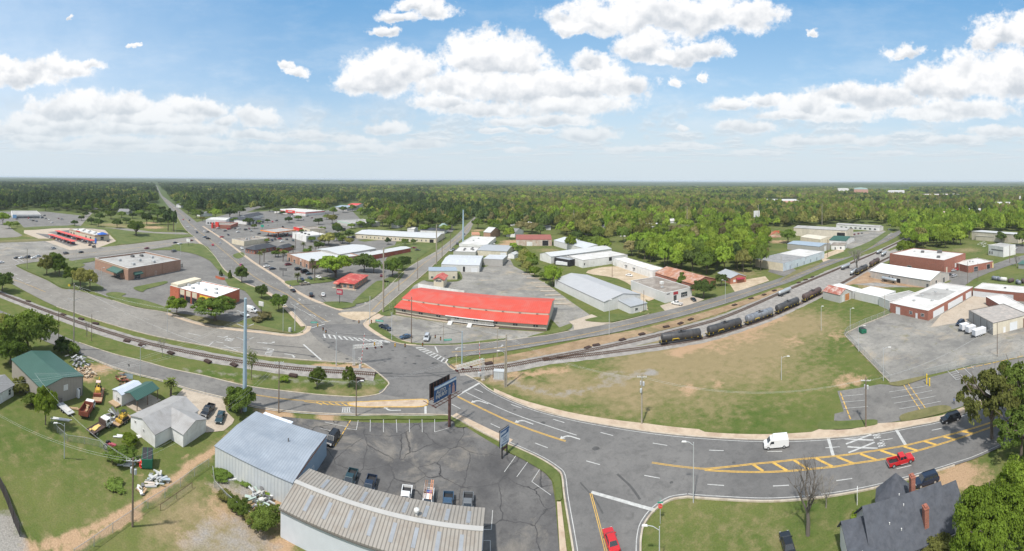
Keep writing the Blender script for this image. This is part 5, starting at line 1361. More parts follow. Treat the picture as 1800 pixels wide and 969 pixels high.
opening(b,'AB',.18,5.5,.1,4.8,'door',M_dark);opening(b,'AB',.62,5,.1,3.6,'door',M_white_wall)
b=building('tall_gable_store','grey-white metal store with a gable roof running back behind the bright round tree',(973.5,422.5),(1028,437),(991,415),5.0,M_sidw,M_metw2,'gable','AB',2.2,.2)
# --- right side ---
b=building('big_brick_plant','large red brick plant with a white flat roof and rooftop cooler',(1660,458),(1564,446),(1699,445.5),9.0,M_brick,M_roofw,'flat',par=.3,coping=M_brick)
for(x,y,s_)in((-.1,.3,3.2),(.15,.12,2.2),(-.3,-.25,2.2),(.3,.1,1.2)):roof_unit(b.t,x*b.p,y*b.q*b.sgn,8.7,(s_,s_,s_*.6),.4,M_vent if s_>2 else M_unit)
opening(b,'AB',.62,3.4,1.0,1.6,'window');opening(b,'AC',.1,1.4,.1,4.0,'door',M_cream);opening(b,'AC',.5,1.8,2.0,2.6,'window',M_white_wall)
b=building('brick_office','small red brick office with a white roof joined to the large brick plant',(1702,467.5),(1675,461),(1727,455.5),4.6,M_brick,M_roofw,'flat',par=.25,coping=M_fasciaw)
opening(b,'AC',.3,3.6,.1,3.0,'window');opening(b,'AC',.8,3.0,.1,3.0,'door',M_dark);roof_unit(b.t,0,0,4.4,(1,1,.8));roof_unit(b.t,2,1,4.4,(1,1,.8))
b=building('cream_annex','small cream painted annex at the right end of the brick office',(1727,462.5),(1724,460),(1737,454.5),3.8,mat('yellow_cream',(.58,.48,.24),.8),M_roofbr,'flat')
b=building('white_roof_factory','long old block factory with a bright white gable roof beside the orange tank',(1635,493.5),(1530,476),(1668,480),4.4,mat('worn_block_wall',(.40,.385,.36),.9,.16,.4,stain=(.52,.44,.38),stain_s=.3),mat('bright_metal_roof',(.66,.665,.67),.5,.05,.4,stripe=('x',.7,.06)),'gable','AB',2.8,.25)
for t0 in(.6,.66):opening(b,'AB',t0,.9,1.0,2.3,'window')
opening(b,'AB',.50,2.6,.1,2.6,'door',M_dark);opening(b,'AB',.04,1.6,.1,2.4,'door',M_vent);opening(b,'AC',.3,1.6,.8,2.4,'window');opening(b,'AC',.7,2.6,.1,3,'door',M_vent)
b=building('rusty_roof_barn','grey block barn with a rusted gable roof and orange wooden doors',(1476.5,519),(1446.5,512),(1501,513),3.9,M_grey_wall,mat('rusty_barn_roof',(.30,.10,.07),.8,.2,.6,stripe=('x',.8,.15),stain=(.5,.42,.38),stain_s=.4),'gable','AB',2.2,.2)
opening(b,'AC',.62,3.4,.1,3.4,'door',mat('orange_timber',(.42,.17,.06),.8,.15,1));opening(b,'AC',.25,1.6,.2,3.0,'door',M_sidw)
b=building('long_white_sheds','long low white sheds with small roof vents between rusty barn and brick block',(1547,522.5),(1502,512.5),(1575,512),3.9,M_sidw,mat('bright_white_roof2',(.68,.68,.67),.7,.05),'flat',par=.1,coping=M_fasciaw)
b=building('white_roof_rear_sheds','white shed roof running back behind the rusty barn',(1500,512),(1462,501.5),(1513,508),3.9,M_sidw,MATS['bright_white_roof2'],'flat',par=.1,coping=M_fasciaw)
b2=building('grey_white_shed','white walled shed with a worn grey flat roof left of the red brick block',(1563.5,529.5),(1545,522),(1600,512),4.2,M_sidw,M_roofg,'flat',par=.2,coping=M_fasciaw)
b=building('brick_garage_row','red brick garage row with long white roll-up doors along the inner yard',(1631.5,546.5),(1564.5,532.5),(1711,504.5),4.3,M_brick,M_roofw,'flat',par=.1,coping=M_fasciaw)
opening(b,'AC',.2,9.5,.1,2.7,'door',M_roll);opening(b,'AC',.56,15,.1,2.7,'door',M_roll);opening(b,'AC',.88,6.4,.1,2.7,'door',M_roll)
opening(b,'AB',.78,2.2,.1,3.0,'door',M_roll);opening(b,'AB',.44,1.5,1.4,1.2,'window');opening(b,'AB',.29,.9,.1,2.1,'door');opening(b,'AB',.14,1.5,1.4,1.2,'window')
for(x,y)in((-.05,-.25),(.1,-.1),(.2,.1),(-.2,.2),(.15,.3)):roof_unit(b.t,x*b.p,y*b.q,4.2,(1.1,1.0,.6),0,M_unit)
mb=MB();mb.box(-b.p*.3,b.p*.38,-b.q*.25,b.q*.15,4.203,4.23);mb.build('worn_roof_patch',M_roofg,b.t)
b=building('brick_garage_wing','red brick wing with white doors closing the far side of the inner yard',(1712,506.5),(1810,516),(1706,495),4.3,M_brick,M_roofw,'flat',par=.1,coping=M_fasciaw)
opening(b,'AB',.35,22,.1,2.7,'door',M_roll);roof_unit(b.t,0,0,4.2,(1.1,1,.5),0,M_vent)
b=building('inner_brick_block','low red brick block with a white roof behind the weathered cream garage',(1733,521.5),(1800,560),(1752,512),3.8,M_brick,M_roofw,'flat',par=.1,coping=M_fasciaw);opening(b,'AC',.45,1.8,1,1.3,'window')
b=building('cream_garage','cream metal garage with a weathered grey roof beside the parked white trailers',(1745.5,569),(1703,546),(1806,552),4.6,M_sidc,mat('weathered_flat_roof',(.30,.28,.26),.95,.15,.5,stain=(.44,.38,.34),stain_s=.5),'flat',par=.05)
sideband(b,'AB','shaded_side',0,1,0,4.5,M_sidg,.04)  # grey sheet over the cream wall, its shade put into the colour
for t0 in(.23,.48,.78):sideband(b,'AB','downpipe',t0-.006,t0+.006,0,4.6,M_fascia,.12)
for t0 in(.12,.9):opening(b,'AB',t0,1.1,2.0,1.3,'window',M_unit)
opening(b,'AC',.55,3.6,.1,3.2,'door',M_roll);opening(b,'AC',.30,1.0,.1,2.1,'door')
b=building('two_storey_blockhouse','square white two-storey blockhouse on the grass near the dirt mounds',(1763.5,434.5),(1737.5,431),(1771,428.5),8.0,M_white_wall,M_roofg,'flat',par=.2,coping=M_fasciaw)
for t0 in(.75,.9):opening(b,'AB',t0,1.2,1.2,2.2,'window')
sideband(b,'AB','dark_band',0,.8,4.6,5.4,M_vent,.1)
b=building('long_cream_storehouse','long cream two-storey storehouse with metal roof, far right before the woods',(1790,414.5),(1708,408.5),(1792,409.5),7.5,M_sidc,M_metw,'shed','AB',1.0,.3)
b=building('lower_cream_storehouse','lower cream storehouse with a metal roof in front of the long two-storey one',(1793,420.5),(1715,415.5),(1796,417),4.0,M_sidc,M_metw,'shed','AB',.6,.3)
b=building('edge_green_shed','low shed with a dark roof cut off by the right edge of the picture',(1790,464),(1830,468),(1800,458),3.2,M_grey_wall,M_green,'gable','AB',1.2,.3)
# far buildings poking out of the woods
FARCLR=[]
for(nm,lb,A,B,Cc,H,w,r,ty,ri)in[
('hospital_block','far pink brick hospital-like block with a green roof on the horizon at the right',(1526,333),(1501,333),(1527,331),27,mat('pink_brick',(.45,.26,.2),.9),mat('mint2',(0.22,0.30,0.27),.8),'hip',6),
('white_tower_block','far white block with a rounded tower left of the pink brick block on the horizon',(1492,332),(1473,332),(1493,331),24,M_white_wall,M_roofw,'flat',1),
('cream_far_block','far cream block right of the pink brick block on the horizon',(1590,336),(1560,336),(1591,334.5),20,M_white_wall,M_roofw,'flat',1),
('stadium_building','far low white building among trees beyond the green woods',(1405,353),(1345,353),(1408,350),13,M_white_wall,M_roofw,'flat',1),
('red_roof_hall','far hall with a terracotta roof beside the low white building',(1403,357),(1378,357),(1405,354),12,M_cream,M_rustroof,'gable',3),
('brick_school','low brick school with a pale pink roof in the trees above the brick plant',(1683,375.5),(1638,374),(1686,373),10,M_brick,mat('pink_roof',(.5,.38,.33),.8),'gable',1.5),
('white_far_shed','white shed roof in the trees at the upper right',(1733,369.5),(1700,370),(1735,366),11,M_white_wall,M_roofw,'flat',1),
('far_white_store','long white store roof near the right horizon',(1775,358.5),(1745,358.5),(1777,355),13,M_white_wall,M_roofw,'flat',1),
('flat_school','long flat white roofed school beyond the woods at the right',(1690,342),(1628,342.5),(1691,340.5),15,M_brickt,M_roofw,'flat',1),
('red_front_shop','far shop with a red roof in front of the dark woods',(628,361),(611,360.5),(630,358),6,M_white_wall,M_redp,'gable',2),
('blue_grey_shop','far blue and grey shop left of the red roofed shop',(610,365),(588,364),(612,361.5),6,M_grey_wall,M_blueroof,'gable',2),
('far_brown_shop','far brown roofed shop right of the red roofed shop',(690,358),(672,358),(692,355.5),6,M_cream,M_rustroof,'gable',2),
('roadside_white_house','white house beside the avenue where it enters the woods',(318,360),(310,359.5),(321,358),6,M_white_wall,M_shingg,'gable',2),
('grey_roof_home','grey roofed home at the edge of the dark woods, left of the avenue',(226,372.5),(207,372),(228,370),4.5,M_grey_wall,M_shingg,'gable',3.5),
('pale_gable_home','pale gabled home right of the avenue near the white motel',(356,376),(346,375),(360,373.5),4.5,M_white_wall,M_shingg,'gable',3),
('white_gable_home','white gabled house beside the branch road in the trees',(862,409),(850,408),(863,404),6,M_brickt,M_metw,'gable',4),
('small_white_house','small white house with a grey roof peeping from trees beyond the white roofs',(905,409),(890,408),(907,404),5,M_white_wall,M_shingg,'gable',3),
('orange_roof_shed','low shed with an orange brown roof beside the branch road',(843,413),(830,413),(847,408),3,M_cream,mat('orange_brown_roof',(.40,.2,.12),.8),'gable',1),
('dark_roof_terrace','long low dark roofed house left of the branch road',(781,406),(739,404.5),(781,402),3.6,M_white_wall,M_shing,'gable',1.6),
('green_gable_home','small pale green gabled house in front of dark trees by the branch road',(783,399),(771,398),(785,396),4,M_cream,mat('mint2',(0.22,0.30,0.27),.8),'gable',3),
('white_cottage_far','white cottage in the trees right of the depot building',(700,395),(688,394.5),(702,391.5),4.5,M_white_wall,M_shingg,'gable',3),
('white_row_house','low white house roof right of the white cottage in the trees',(728,403),(716,402.5),(730,400),4,M_white_wall,M_roofw,'gable',1.5),
('far_white_sheds','tiny white shed roofs in a clearing near the middle of the horizon',(858,325),(846,325),(859,324),8,M_white_wall,M_roofw,'flat',1),
('far_white_tank_house','tiny white roofs beside the white sheds near the middle of the horizon',(892,324.5),(882,324.5),(893,323.8),8,M_white_wall,M_roofw,'flat',1),
]:
 building(nm,lb,A,B,Cc,H,w,r,ty,'AB',ri,.3)
 FARCLR.append(G((A[0]+B[0])/2,A[1]+3))
 # ------------------------------------------------------------ trees
def leaf_mat(name,col,col2,trans=0.34):
 m=bpy.data.materials.new(name);m.use_nodes=True
 nt=NT(m.node_tree);m.node_tree.nodes.clear()
 oi=nt.new('ShaderNodeObjectInfo')
 geo=nt.new('ShaderNodeNewGeometry').outputs['Position']
 n=nt.noise(geo,0.9,2,0.5)
 n2=nt.noise(nt.vm('MULTIPLY',oi.outputs['Location'],(0.004,0.004,0)),1.0,3,0.6)  # wide tone patches: mixed species and cloud shade put into the leaf colour
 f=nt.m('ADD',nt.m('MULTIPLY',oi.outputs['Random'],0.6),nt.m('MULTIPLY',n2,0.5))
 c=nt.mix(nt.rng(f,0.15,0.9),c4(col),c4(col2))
 k=nt.rng(n,0.3,0.7,0.72,1.25)
 oi2=nt.new('ShaderNodeTexWhiteNoise',{'Vector':oi.outputs['Location']}).outputs[0]
 k=nt.m('MULTIPLY',k,nt.rng(oi2,0,1,0.72,1.45))
 c=nt.vm('MULTIPLY',c,nt.new('ShaderNodeCombineXYZ',{0:k,1:k,2:k}))
 d=nt.new('ShaderNodeBsdfDiffuse',{'Color':c})
 t=nt.new('ShaderNodeBsdfTranslucent',{'Color':nt.vm('MULTIPLY',c,(1.15,1.2,0.6))})
 mx=nt.new('ShaderNodeMixShader',{0:trans,1:d,2:t})
 nt.new('ShaderNodeOutputMaterial',{0:mx})
 return m
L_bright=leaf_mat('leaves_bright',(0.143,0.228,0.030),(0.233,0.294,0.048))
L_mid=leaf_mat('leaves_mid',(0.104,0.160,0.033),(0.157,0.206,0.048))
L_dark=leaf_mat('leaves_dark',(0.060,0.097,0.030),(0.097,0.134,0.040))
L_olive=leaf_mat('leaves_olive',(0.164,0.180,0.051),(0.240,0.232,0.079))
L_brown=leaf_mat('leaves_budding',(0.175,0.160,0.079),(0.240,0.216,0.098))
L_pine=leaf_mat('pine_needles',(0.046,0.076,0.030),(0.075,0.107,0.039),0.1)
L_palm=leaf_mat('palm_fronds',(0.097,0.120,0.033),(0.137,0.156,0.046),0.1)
M_bark=mat('bark',(0.13,0.105,0.085),0.95,0.3,3.0)
M_barkg=mat('grey_bark',(0.19,0.175,0.155),0.95,0.25,3.0)
def quads_mesh(name,Pc,N,size,rng,aspect=0.7,mats=None):
 n=len(Pc)
 N=N/np.linalg.norm(N,axis=1,keepdims=True)
 rv=rng.normal(size=(n,3));T=np.cross(N,rv);T/=np.linalg.norm(T,axis=1,keepdims=True)+1e-9
 B=np.cross(N,T)
 s=size*rng.uniform(0.6,1.25,(n,1))
 a=T*s;b=B*s*aspect
 V=np.stack([Pc-a*.5-b*.2,Pc-b*.5,Pc+a*.5-b*.1,Pc+a*.25+b*.5,Pc-a*.3+b*.45],1).reshape(-1,3)
 me=bpy.data.meshes.new(name)
 me.vertices.add(n*5);me.vertices.foreach_set('co',V.astype(np.float32).ravel())
 me.loops.add(n*5);me.loops.foreach_set('vertex_index',np.arange(n*5,dtype=np.int32))
 me.polygons.add(n);me.polygons.foreach_set('loop_start',np.arange(0,n*5,5,dtype=np.int32))
 me.update();me.validate()
 return me
def crown_mesh(name,seed,clumps,per,size,shape='dome',z0=0.22,rc=0.30,up=0.35,rnd_n=0.55):
 rng=np.random.default_rng(seed)
 pts_=[];cens=[]
 for i in range(clumps):
  for _ in range(30):
   d=rng.normal(size=3);d/=np.linalg.norm(d)
   if shape=='dome' and d[2]<-0.35:continue
   r=rng.uniform(0.55,0.86)**0.6 if rng.random()<.8 else rng.uniform(.2,.6)
   lump=.80+.32*math.sin(2.3*math.atan2(d[1],d[0])+seed)*math.cos(1.7*d[2]+seed*2)+.12*rng.normal()
   p=d*r*min(1.08,max(.6,lump))
   p[2]=(p[2]*.5+.5)
   break
  c=np.array([p[0],p[1],z0+(1-z0)*p[2]])
  if shape=='cone':s=(1-p[2])*1.05+.08;a=rng.uniform(0,6.28);rr=s*rng.uniform(.55,.9);c[:2]=(math.cos(a)*rr,math.sin(a)*rr)
  if shape=='pine':
   s=1-.55*p[2];c[:2]*=s*1.0
  if shape=='tall':c[:2]*=(0.72+.3*math.sin(p[2]*3.1))
  cens.append(c)
 cens=np.array(cens)
 Pc=[];N=[]
 for c in cens:
  rcl=rc*rng.uniform(.65,1.2)
  k=int(per*rng.uniform(.8,1.2))
  d=rng.normal(size=(k,3));d/=np.linalg.norm(d,axis=1,keepdims=True)
  d[:,2]=np.where(d[:,2]<-.4,-d[:,2],d[:,2])
  rad=rng.uniform(.55,1.0,(k,1))
  off=d*rad*rcl;off[:,2]*=.55
  Pc.append(c+off)
  out=c-np.array([0,0,z0+.35*(1-z0)]);out/=np.linalg.norm(out)+1e-6
  N.append(d*.75+out*.5+np.array([0,0,up])+rng.normal(size=(k,3))*rnd_n)
 return quads_mesh(name,np.vstack(Pc),np.vstack(N),size,rng)
def trunk_mb(seed,h=0.6,r=0.05,limbs=5,spread=0.55,htop=0.85,lift=.35):
 rr=random.Random(seed);mb=MB()
 mb.tube([(0,0,-0.01),(rr.uniform(-.03,.03),rr.uniform(-.03,.03),h*.5),(rr.uniform(-.06,.06),rr.uniform(-.06,.06),h)],r,7,r*.55)
 for i in range(limbs):
  a=6.28*i/limbs+rr.uniform(-.4,.4);z=h*rr.uniform(lift,1);s=spread*rr.uniform(.7,1.1)
  mb.tube([(0,0,z),(math.cos(a)*s*.5,math.sin(a)*s*.5,z+(htop-z)*.4),(math.cos(a)*s,math.sin(a)*s,z+(htop-z)*rr.uniform(.6,1))],r*.5,5,r*.12)
 return mb
def mesh_obj(name,me,m,parent):
 me.materials.clear();me.materials.append(m)
 o=bpy.data.objects.new(name,me);C.objects.link(o);o.parent=parent
 return o
PROTO={}
TREES_AT=[]
def proto(kind,leaf):
 key=(kind,leaf.name)
 base=PROTO.get(kind)
 if base is None:
  T={'broad':lambda:[crown_mesh('crown',s,46,62,.15)for s in(1,2,3)],
'tall':lambda:[crown_mesh('crown',s,46,60,.15,'tall',.12)for s in(11,12)],
'fine':lambda:[crown_mesh('crown',s,110,130,.062,'dome',.1,.2,.3,.7)for s in(21,22,23)],
'oak':lambda:[crown_mesh('crown',s,130,110,.065,'dome',.2,.19,.3,.7)for s in(31,)],
'pine':lambda:[crown_mesh('crown',s,30,52,.17,'pine',.42,.25,.5)for s in(41,42)],
'cone':lambda:[crown_mesh('crown',s,40,46,.2,'cone',.02,.34)for s in(51,)],
'shrub':lambda:[crown_mesh('crown',s,26,56,.2,'dome',.0,.38)for s in(61,62)],
'airy':lambda:[crown_mesh('crown',s,75,120,.055,'dome',.12,.15,.3,.7)for s in(23,24)],
'sparse':lambda:[crown_mesh('crown',s,60,14,.07,'dome',.25,.3)for s in(71,72)],
'low':lambda:[crown_mesh('crown',s,20,24,.27,'dome',.08,.34,.4,.7)for s in(81,82)],
'lowpine':lambda:[crown_mesh('crown',s,18,20,.26,'pine',.3,.3,.6)for s in(91,)]}[kind]()
  tr={'pine':dict(h=.95,r=.07,limbs=5,spread=.4),'cone':dict(h=.3,r=.06,limbs=0),'shrub':dict(h=.5,r=.06,limbs=4,lift=.1),'sparse':dict(h=.75,r=.045,limbs=9,spread=.7,htop=.95),
'airy':dict(h=.6,r=.05,limbs=12,spread=.8,htop=.95),'oak':dict(h=.45,r=.07,limbs=8,spread=.75)}.get(kind,{})
  tm=trunk_mb(5,**tr).build('trunk',M_bark)
  base=(T,tm.data);bpy.data.objects.remove(tm)
  PROTO[kind]=base
 meshes,tmesh=base
 if key not in PROTO:
  ms=[]
  for me in meshes:
   q=me.copy();q.materials.clear();q.materials.append(leaf);ms.append(q)
  PROTO[key]=ms
 return PROTO[key],tmesh
def tree(px,py,h,r,kind,leaf,name,label,group=None,cat='tree',at=None,trunk=True):
 ms,tmesh=proto(kind,leaf)
 loc=at or G(px,py)
 t=thing(name,label,cat,(loc.x,loc.y,0),rnd.uniform(0,6.28),group)
 if kind in('fine','oak'):r*=1.18
 t.scale=(r,r*rnd.uniform(.9,1.1),h)
 o=bpy.data.objects.new('crown',rnd.choice(ms));C.objects.link(o);o.parent=t
 if trunk:
  o2=bpy.data.objects.new('trunk',tmesh);C.objects.link(o2);o2 .parent=t
 TREES_AT.append((loc.x,loc.y,r))
 return t
def palm(px,py,h,label,r=2.4):
 rr=random.Random(int(px*7));loc=G(px,py)
 t=thing('palm_tree',label,'palm',loc,0,'palms along the avenue')
 mb=MB();mb.tube([(0,0,0),(.1,.05,h*.5),(.05,0,h-.6)],.3,8,.24);mb.build('trunk',M_bark,t)
 rng=np.random.default_rng(int(px));P_=[];N_=[]
 for i in range(60):
  a=rng.uniform(0,6.28);e=rng.uniform(-.9,1.2);L=r*rng.uniform(.75,1.05)
  for k in range(7):
   f=.2+.8*k/6;dr=-0.55*f*f
   P_.append((math.cos(a)*math.cos(e)*L*f,math.sin(a)*math.cos(e)*L*f,h-.5+math.sin(e)*L*f*.8+dr));N_.append((rng.normal()*.4,rng.normal()*.4,1))
 me=quads_mesh('crown',np.array(P_),np.array(N_),.75,rng,.4)
 mesh_obj('crown',me,L_palm,t)
 TREES_AT.append((loc.x,loc.y,r))
def bare(px,py,h,r,label,m=M_barkg,seed=3,twigs=260,leaf=None,trunk_r=.35,name='bare_tree'):
 rr=random.Random(seed);loc=G(px,py)
 t=thing(name,label,'tree',loc)
 mb=MB()
 def grow(p,d,L,rad,depth):
  q=p+d*L*.5+Vector((rr.uniform(-.1,.1),rr.uniform(-.1,.1),0))*L
  e=p+d*L
  mb.tube([p,q,e],rad,5 if depth<2 else 3,rad*.55,cap=False)
  if depth>=5 or len(mb.f)>twigs*40:return
  for k in range(3 if depth<4 else 2):
   a=rr.uniform(0,6.28);sp=rr.uniform(.35,.8)
   nd=(d+Vector((math.cos(a),math.sin(a),rr.uniform(-.15,.5)))*sp).normalized()
   grow(p+d*L*rr.uniform(.55,1.0),nd,L*rr.uniform(.62,.8),max(.011,rad*.52),depth+1)
 mb.tube([(0,0,0),(.1,0,h*.16),(0,.1,h*.3)],trunk_r,8,trunk_r*.75)
 for k in range(5):
  a=6.28*k/5+rr.uniform(-.4,.4)
  grow(Vector((0,.1,h*.3-.3*k*.4)),Vector((math.cos(a)*r/h*1.2,math.sin(a)*r/h*1.2,1)).normalized(),h*.26,trunk_r*.55,1)
 mb.build('trunk',m,t)
 if leaf is not None:
  me=crown_mesh('crown',seed,90,26,.03,'dome',.25,.25)
  o=mesh_obj('crown',me,leaf,t);o.scale=(r,r,h)
 TREES_AT.append((loc.x,loc.y,r))
 return t
 # named trees near the camera
tree(48,622,15,9.0,'fine',L_mid,'willow_tree','big loose grey-green tree behind the green roofed warehouse')
tree(18,640,9,5.0,'fine',L_mid,'overgrown_tree','vine-covered tree between the warehouse wall and the left picture edge')
tree(2,612,11,6,'fine',L_olive,'olive_tree','olive coloured tree cut by the left picture edge behind the warehouse')
tree(110,620,5,3.6,'shrub',L_dark,'laurel_bush','dark bush beside the junk pile at the warehouse corner',cat='bush')
tree(128,622,3.6,2.8,'shrub',L_mid,'privet_bush','small green bush by the wooden pole and the tarped junk',cat='bush')
tree(35,690,4,3,'shrub',L_olive,'hedge_bush','rough hedge along the taupe warehouse side wall',cat='bush')
tree(55,712,3,2.4,'shrub',L_mid,'hedge_bush','lower hedge clump at the front end of the warehouse side wall',cat='bush')
tree(80,747,9.2,2.8,'fine',L_bright,'cypress_tree','bright green pointed tree before the warehouse gable')
tree(424,726,6.6,3.7,'fine',L_mid,'ivy_bush','tall tangled bush around the foot of the steel transmission pole',cat='bush')
tree(408,720,3.6,2.6,'fine',L_olive,'low_bush','low olive bush at the left of the tangled bush by the concrete drive',cat='bush')
palm(300,697,4.6,'short palm beside the white cottage driveway',2.2)
tree(557,682,5.6,2.3,'fine',L_mid,'crepe_tree','round small tree beside the railway, left of its twin',None)
tree(614,681,5.6,2.2,'fine',L_mid,'crepe_tree','round small tree beside the railway next to the level crossing',None)
tree(442,668,9,2.4,'sparse',L_mid,'thin_tree','thin see-through young tree right of the steel pole on the railway bank')
bare(285,627,7,2,'thin leafless young tree on the railway bank above the dark sleeper piles',seed=9,trunk_r=.1,twigs=90)
bare(153,590,6,1.5,'tiny leafless sapling between two thin poles on the railway bank',seed=10,trunk_r=.08,twigs=60)
tree(500,672,1.8,1.6,'shrub',L_bright,'low_bush','small bright bush at the foot of the dark wooden pole on the railway bank',cat='bush')
tree(466,930,3.6,2.6,'fine',L_mid,'yard_bush','green bush against the white wall of the tan roofed shop',cat='bush')
tree(425,905,2.2,1.6,'fine',L_mid,'fence_bush','narrow bush on the fence line beside the scrap pile',cat='bush')
tree(440,918,1.8,1.5,'shrub',L_olive,'fence_bush','low weed bush between the scrap pile and the green bush',cat='bush')
tree(212,812,2.6,3.0,'fine',L_mid,'briar_bush','sprawling briar bush left of the green dumpster',cat='bush')
tree(228,782,2.2,2.0,'fine',L_bright,'briar_bush','light green briar at the corner of the white cottage',cat='bush')
tree(205,855,.9,2.2,'shrub',L_mid,'weed_patch','low weed patch left of the wooden power pole',cat='bush')
tree(4,512,10,5.6,'fine',L_dark,'roadside_oak','dark round tree at the left edge beside the pale wide road')
for a in[(82,484,12,5.2,L_olive,'left'),(97,480,13,5.6,L_mid,'middle'),(104,486,10.5,4.4,L_mid,'right')]:
 tree(a[0],a[1],a[2],a[3],'fine',a[4],'corner_tree',a[5]+' tree of the clump on the grass corner by the far left junction')
for a in[(127,500,10,4.4,L_mid,'brighter left'),(141,508,11.5,5.2,L_olive,'tall middle'),(158,508,10,4.6,L_olive,'olive right')]:
 tree(a[0],a[1],a[2],a[3],'fine',a[4],'verge_tree',a[5]+' tree of the clump in front of the vacant brick store')
tree(311,554,8,4.4,'fine',L_bright,'garage_tree','small round bright tree before the garage bays')
tree(378,564,9.8,8.6,'oak',L_mid,'garage_oak','wide spreading oak in front of the brick garage')
tree(425,497,9.6,3.6,'fine',L_dark,'dark_tree','dark narrow tree behind the garage beside the avenue')
tree(460,525,7,3.4,'fine',L_dark,'dark_tree','dark small tree halfway down the avenue verge')
tree(490,547,7.8,4.0,'fine',L_mid,'verge_maple','round tree on the grass corner by the crossing')
tree(388,485,3.6,1.3,'cone',L_dark,'cone_shrub','cone shrub at the left end of the red fence',cat='bush')
tree(404,489,4.6,1.6,'cone',L_mid,'cone_shrub','taller cone shrub at the right end of the red fence',cat='bush')
tree(466,561,3.2,3.2,'fine',L_brown,'brown_shrub','brownish shrub behind the pylon sign on the grass corner',cat='bush')
tree(452,566,2.2,2.6,'shrub',L_brown,'brown_shrub','low brown shrub in front of the pylon sign',cat='bush')
for a in[(523,497,5.2,'palm on the strip nearest the avenue kerb'),(553,494,8.8,'tall palm at the end of the strip of parked cars'),(549,482,9,'tall palm behind the dark parked van'),
(533,442,7,'palm in front of the white box shop'),(515,446,6,'short palm left of the white box shop palm'),(555,438,6.4,'palm right of the white box shop'),(546,443,4.6,'short palm near the road bend by the white box shop'),
(456.5,465,8.6,'left one of the paired palms at the lot entrance'),(464,461,9,'right one of the paired palms at the lot entrance'),(497.5,460,7.2,'palm at the corner of the brick strip shop'),(489,452,6.5,'palm beside the small dark roofed cafe')]:
 palm(a[0],a[1],a[2],a[3])
tree(590,488,13.6,9.6,'oak',L_bright,'lime_oak','very large lime green oak behind the red roof restaurant')
tree(576,478,10,6.4,'fine',L_bright,'lime_tree','lime green tree leaning against the white roof left of the large oak')
tree(640,478,11.6,7.2,'fine',L_dark,'shade_tree','dark spreading tree right of the lime green oak')
tree(657,480,8.6,4.4,'fine',L_mid,'shade_tree','green rounded tree right of the dark spreading tree')
tree(690,487,11.5,6.6,'fine',L_mid,'branch_road_tree','round tree by the tall wooden pole on the branch road')
tree(708,475,9.5,5.4,'fine',L_dark,'branch_road_tree','darker tree behind the round one on the branch road')
for a in[(682,430,6,3.6,L_dark),(712,432,6,3.6,L_mid),(727,430,5,3.2,L_dark)]:
 tree(a[0],a[1],a[2],a[3],'broad',a[4],'office_tree',{682:'dark round tree before the left half of the cream office',712:'round tree before the cream office with a red machine beside it',727:'rounded tree at the right of the cream office lawn'}[a[0]])
tree(239,414,15,10.2,'oak',L_mid,'lawn_oak','broad oak standing alone on the lawn beyond the brick store')
tree(295.4,406,25,8,'pine',L_pine,'tall_pine','tallest pine beside the avenue, left of its partner')
tree(305,407,22,7.5,'pine',L_pine,'tall_pine','slightly shorter pine right of the tallest one, next to the avenue')
tree(258,396,16,8,'broad',L_dark,'dark_lawn_tree','dark tree behind the broad oak on the lawn')
tree(277,385,14,14,'broad',L_dark,'dark_lawn_tree','wide low dark tree left of the tall pines')
for i,a in enumerate([(131,397,6.5,5),(143,388,6.5,5),(151,381,6.5,5),(160.6,395,8.5,6.4),(173.4,398.5,9,6.4),(205.7,401,10,7),(5,394,14,9)]):
 tree(a[0],a[1],a[2],a[3],'broad',(L_dark,L_dark,L_dark,L_dark,L_dark,L_dark,L_bright)[i],'lawn_bush' if i<3 else 'lawn_tree',
['dark ball shaped bush at the near end of the side lane','dark ball shaped bush halfway up the side lane','dark ball shaped bush at the far end of the side lane','dark round tree, left of a touching pair by the side lane','dark round tree, right of a touching pair by the side lane','dark round tree alone on the far lawn','bright tree at the left picture edge by the far parking lot'][i],cat='bush' if i<3 else 'tree')
for i,a in enumerate([(903,440,7,4.5),(914,448,8,5),(922,456,8.5,5.2),(931,463,8.5,5.4),(918,466,7.5,4.6),(934,473,8.5,5.2),(926,479,7.5,4.4),(939,485,6.5,3.8)]):
 tree(a[0],a[1]+2,a[2],a[3],'broad',(L_bright,L_mid,L_olive,L_bright,L_olive,L_mid,L_olive,L_bright)[i],'hedgerow_tree','hedgerow tree number %s from the far end, between old yard and white stores'%('one','two','three','four','five','six','seven','eight')[i],'trees of the hedgerow beside the old yard')
tree(972,503,12,5.8,'fine',L_bright,'yard_tree','bright tree at the corner of the large gable warehouse')
tree(958,492,5,4.2,'shrub',L_mid,'yard_bush','bush left of the bright tree at the warehouse corner',cat='bush')
tree(1003,440,12.5,5.6,'broad',L_bright,'round_tree','bright ball shaped tree in front of the grey-white gable store')
tree(1237,524,9.4,5.6,'fine',L_dark,'roadside_magnolia','dense dark round tree beside the tarred roof workshop')
tree(1199,503,7.4,3.4,'cone',L_mid,'volunteer_tree','pointed tree growing between the workshop roof and the rusty shed')
tree(1268,503,6.4,3.6,'broad',L_dark,'shed_tree','dark tree between the rusty shed and the brick hut')
bare(1506,477,18,7.5,'large leafless tree beside the railway siding',M_barkg,5,230,trunk_r=.7)
tree(1592,452,13.5,8.4,'fine',L_bright,'siding_tree','bright bushy tree at the left end of the wood behind the brick plant')
tree(1385,428,14,8.5,'fine',L_mid,'depot_tree','green tree above dark vehicles behind the blue-grey roofed shop')
tree(1760,427,10,6,'broad',L_dark,'storehouse_tree','dark tree in front of the cream storehouses')
tree(1797,432,13,8,'broad',L_mid,'edge_tree','green tree at the right edge beside the cream storehouses')
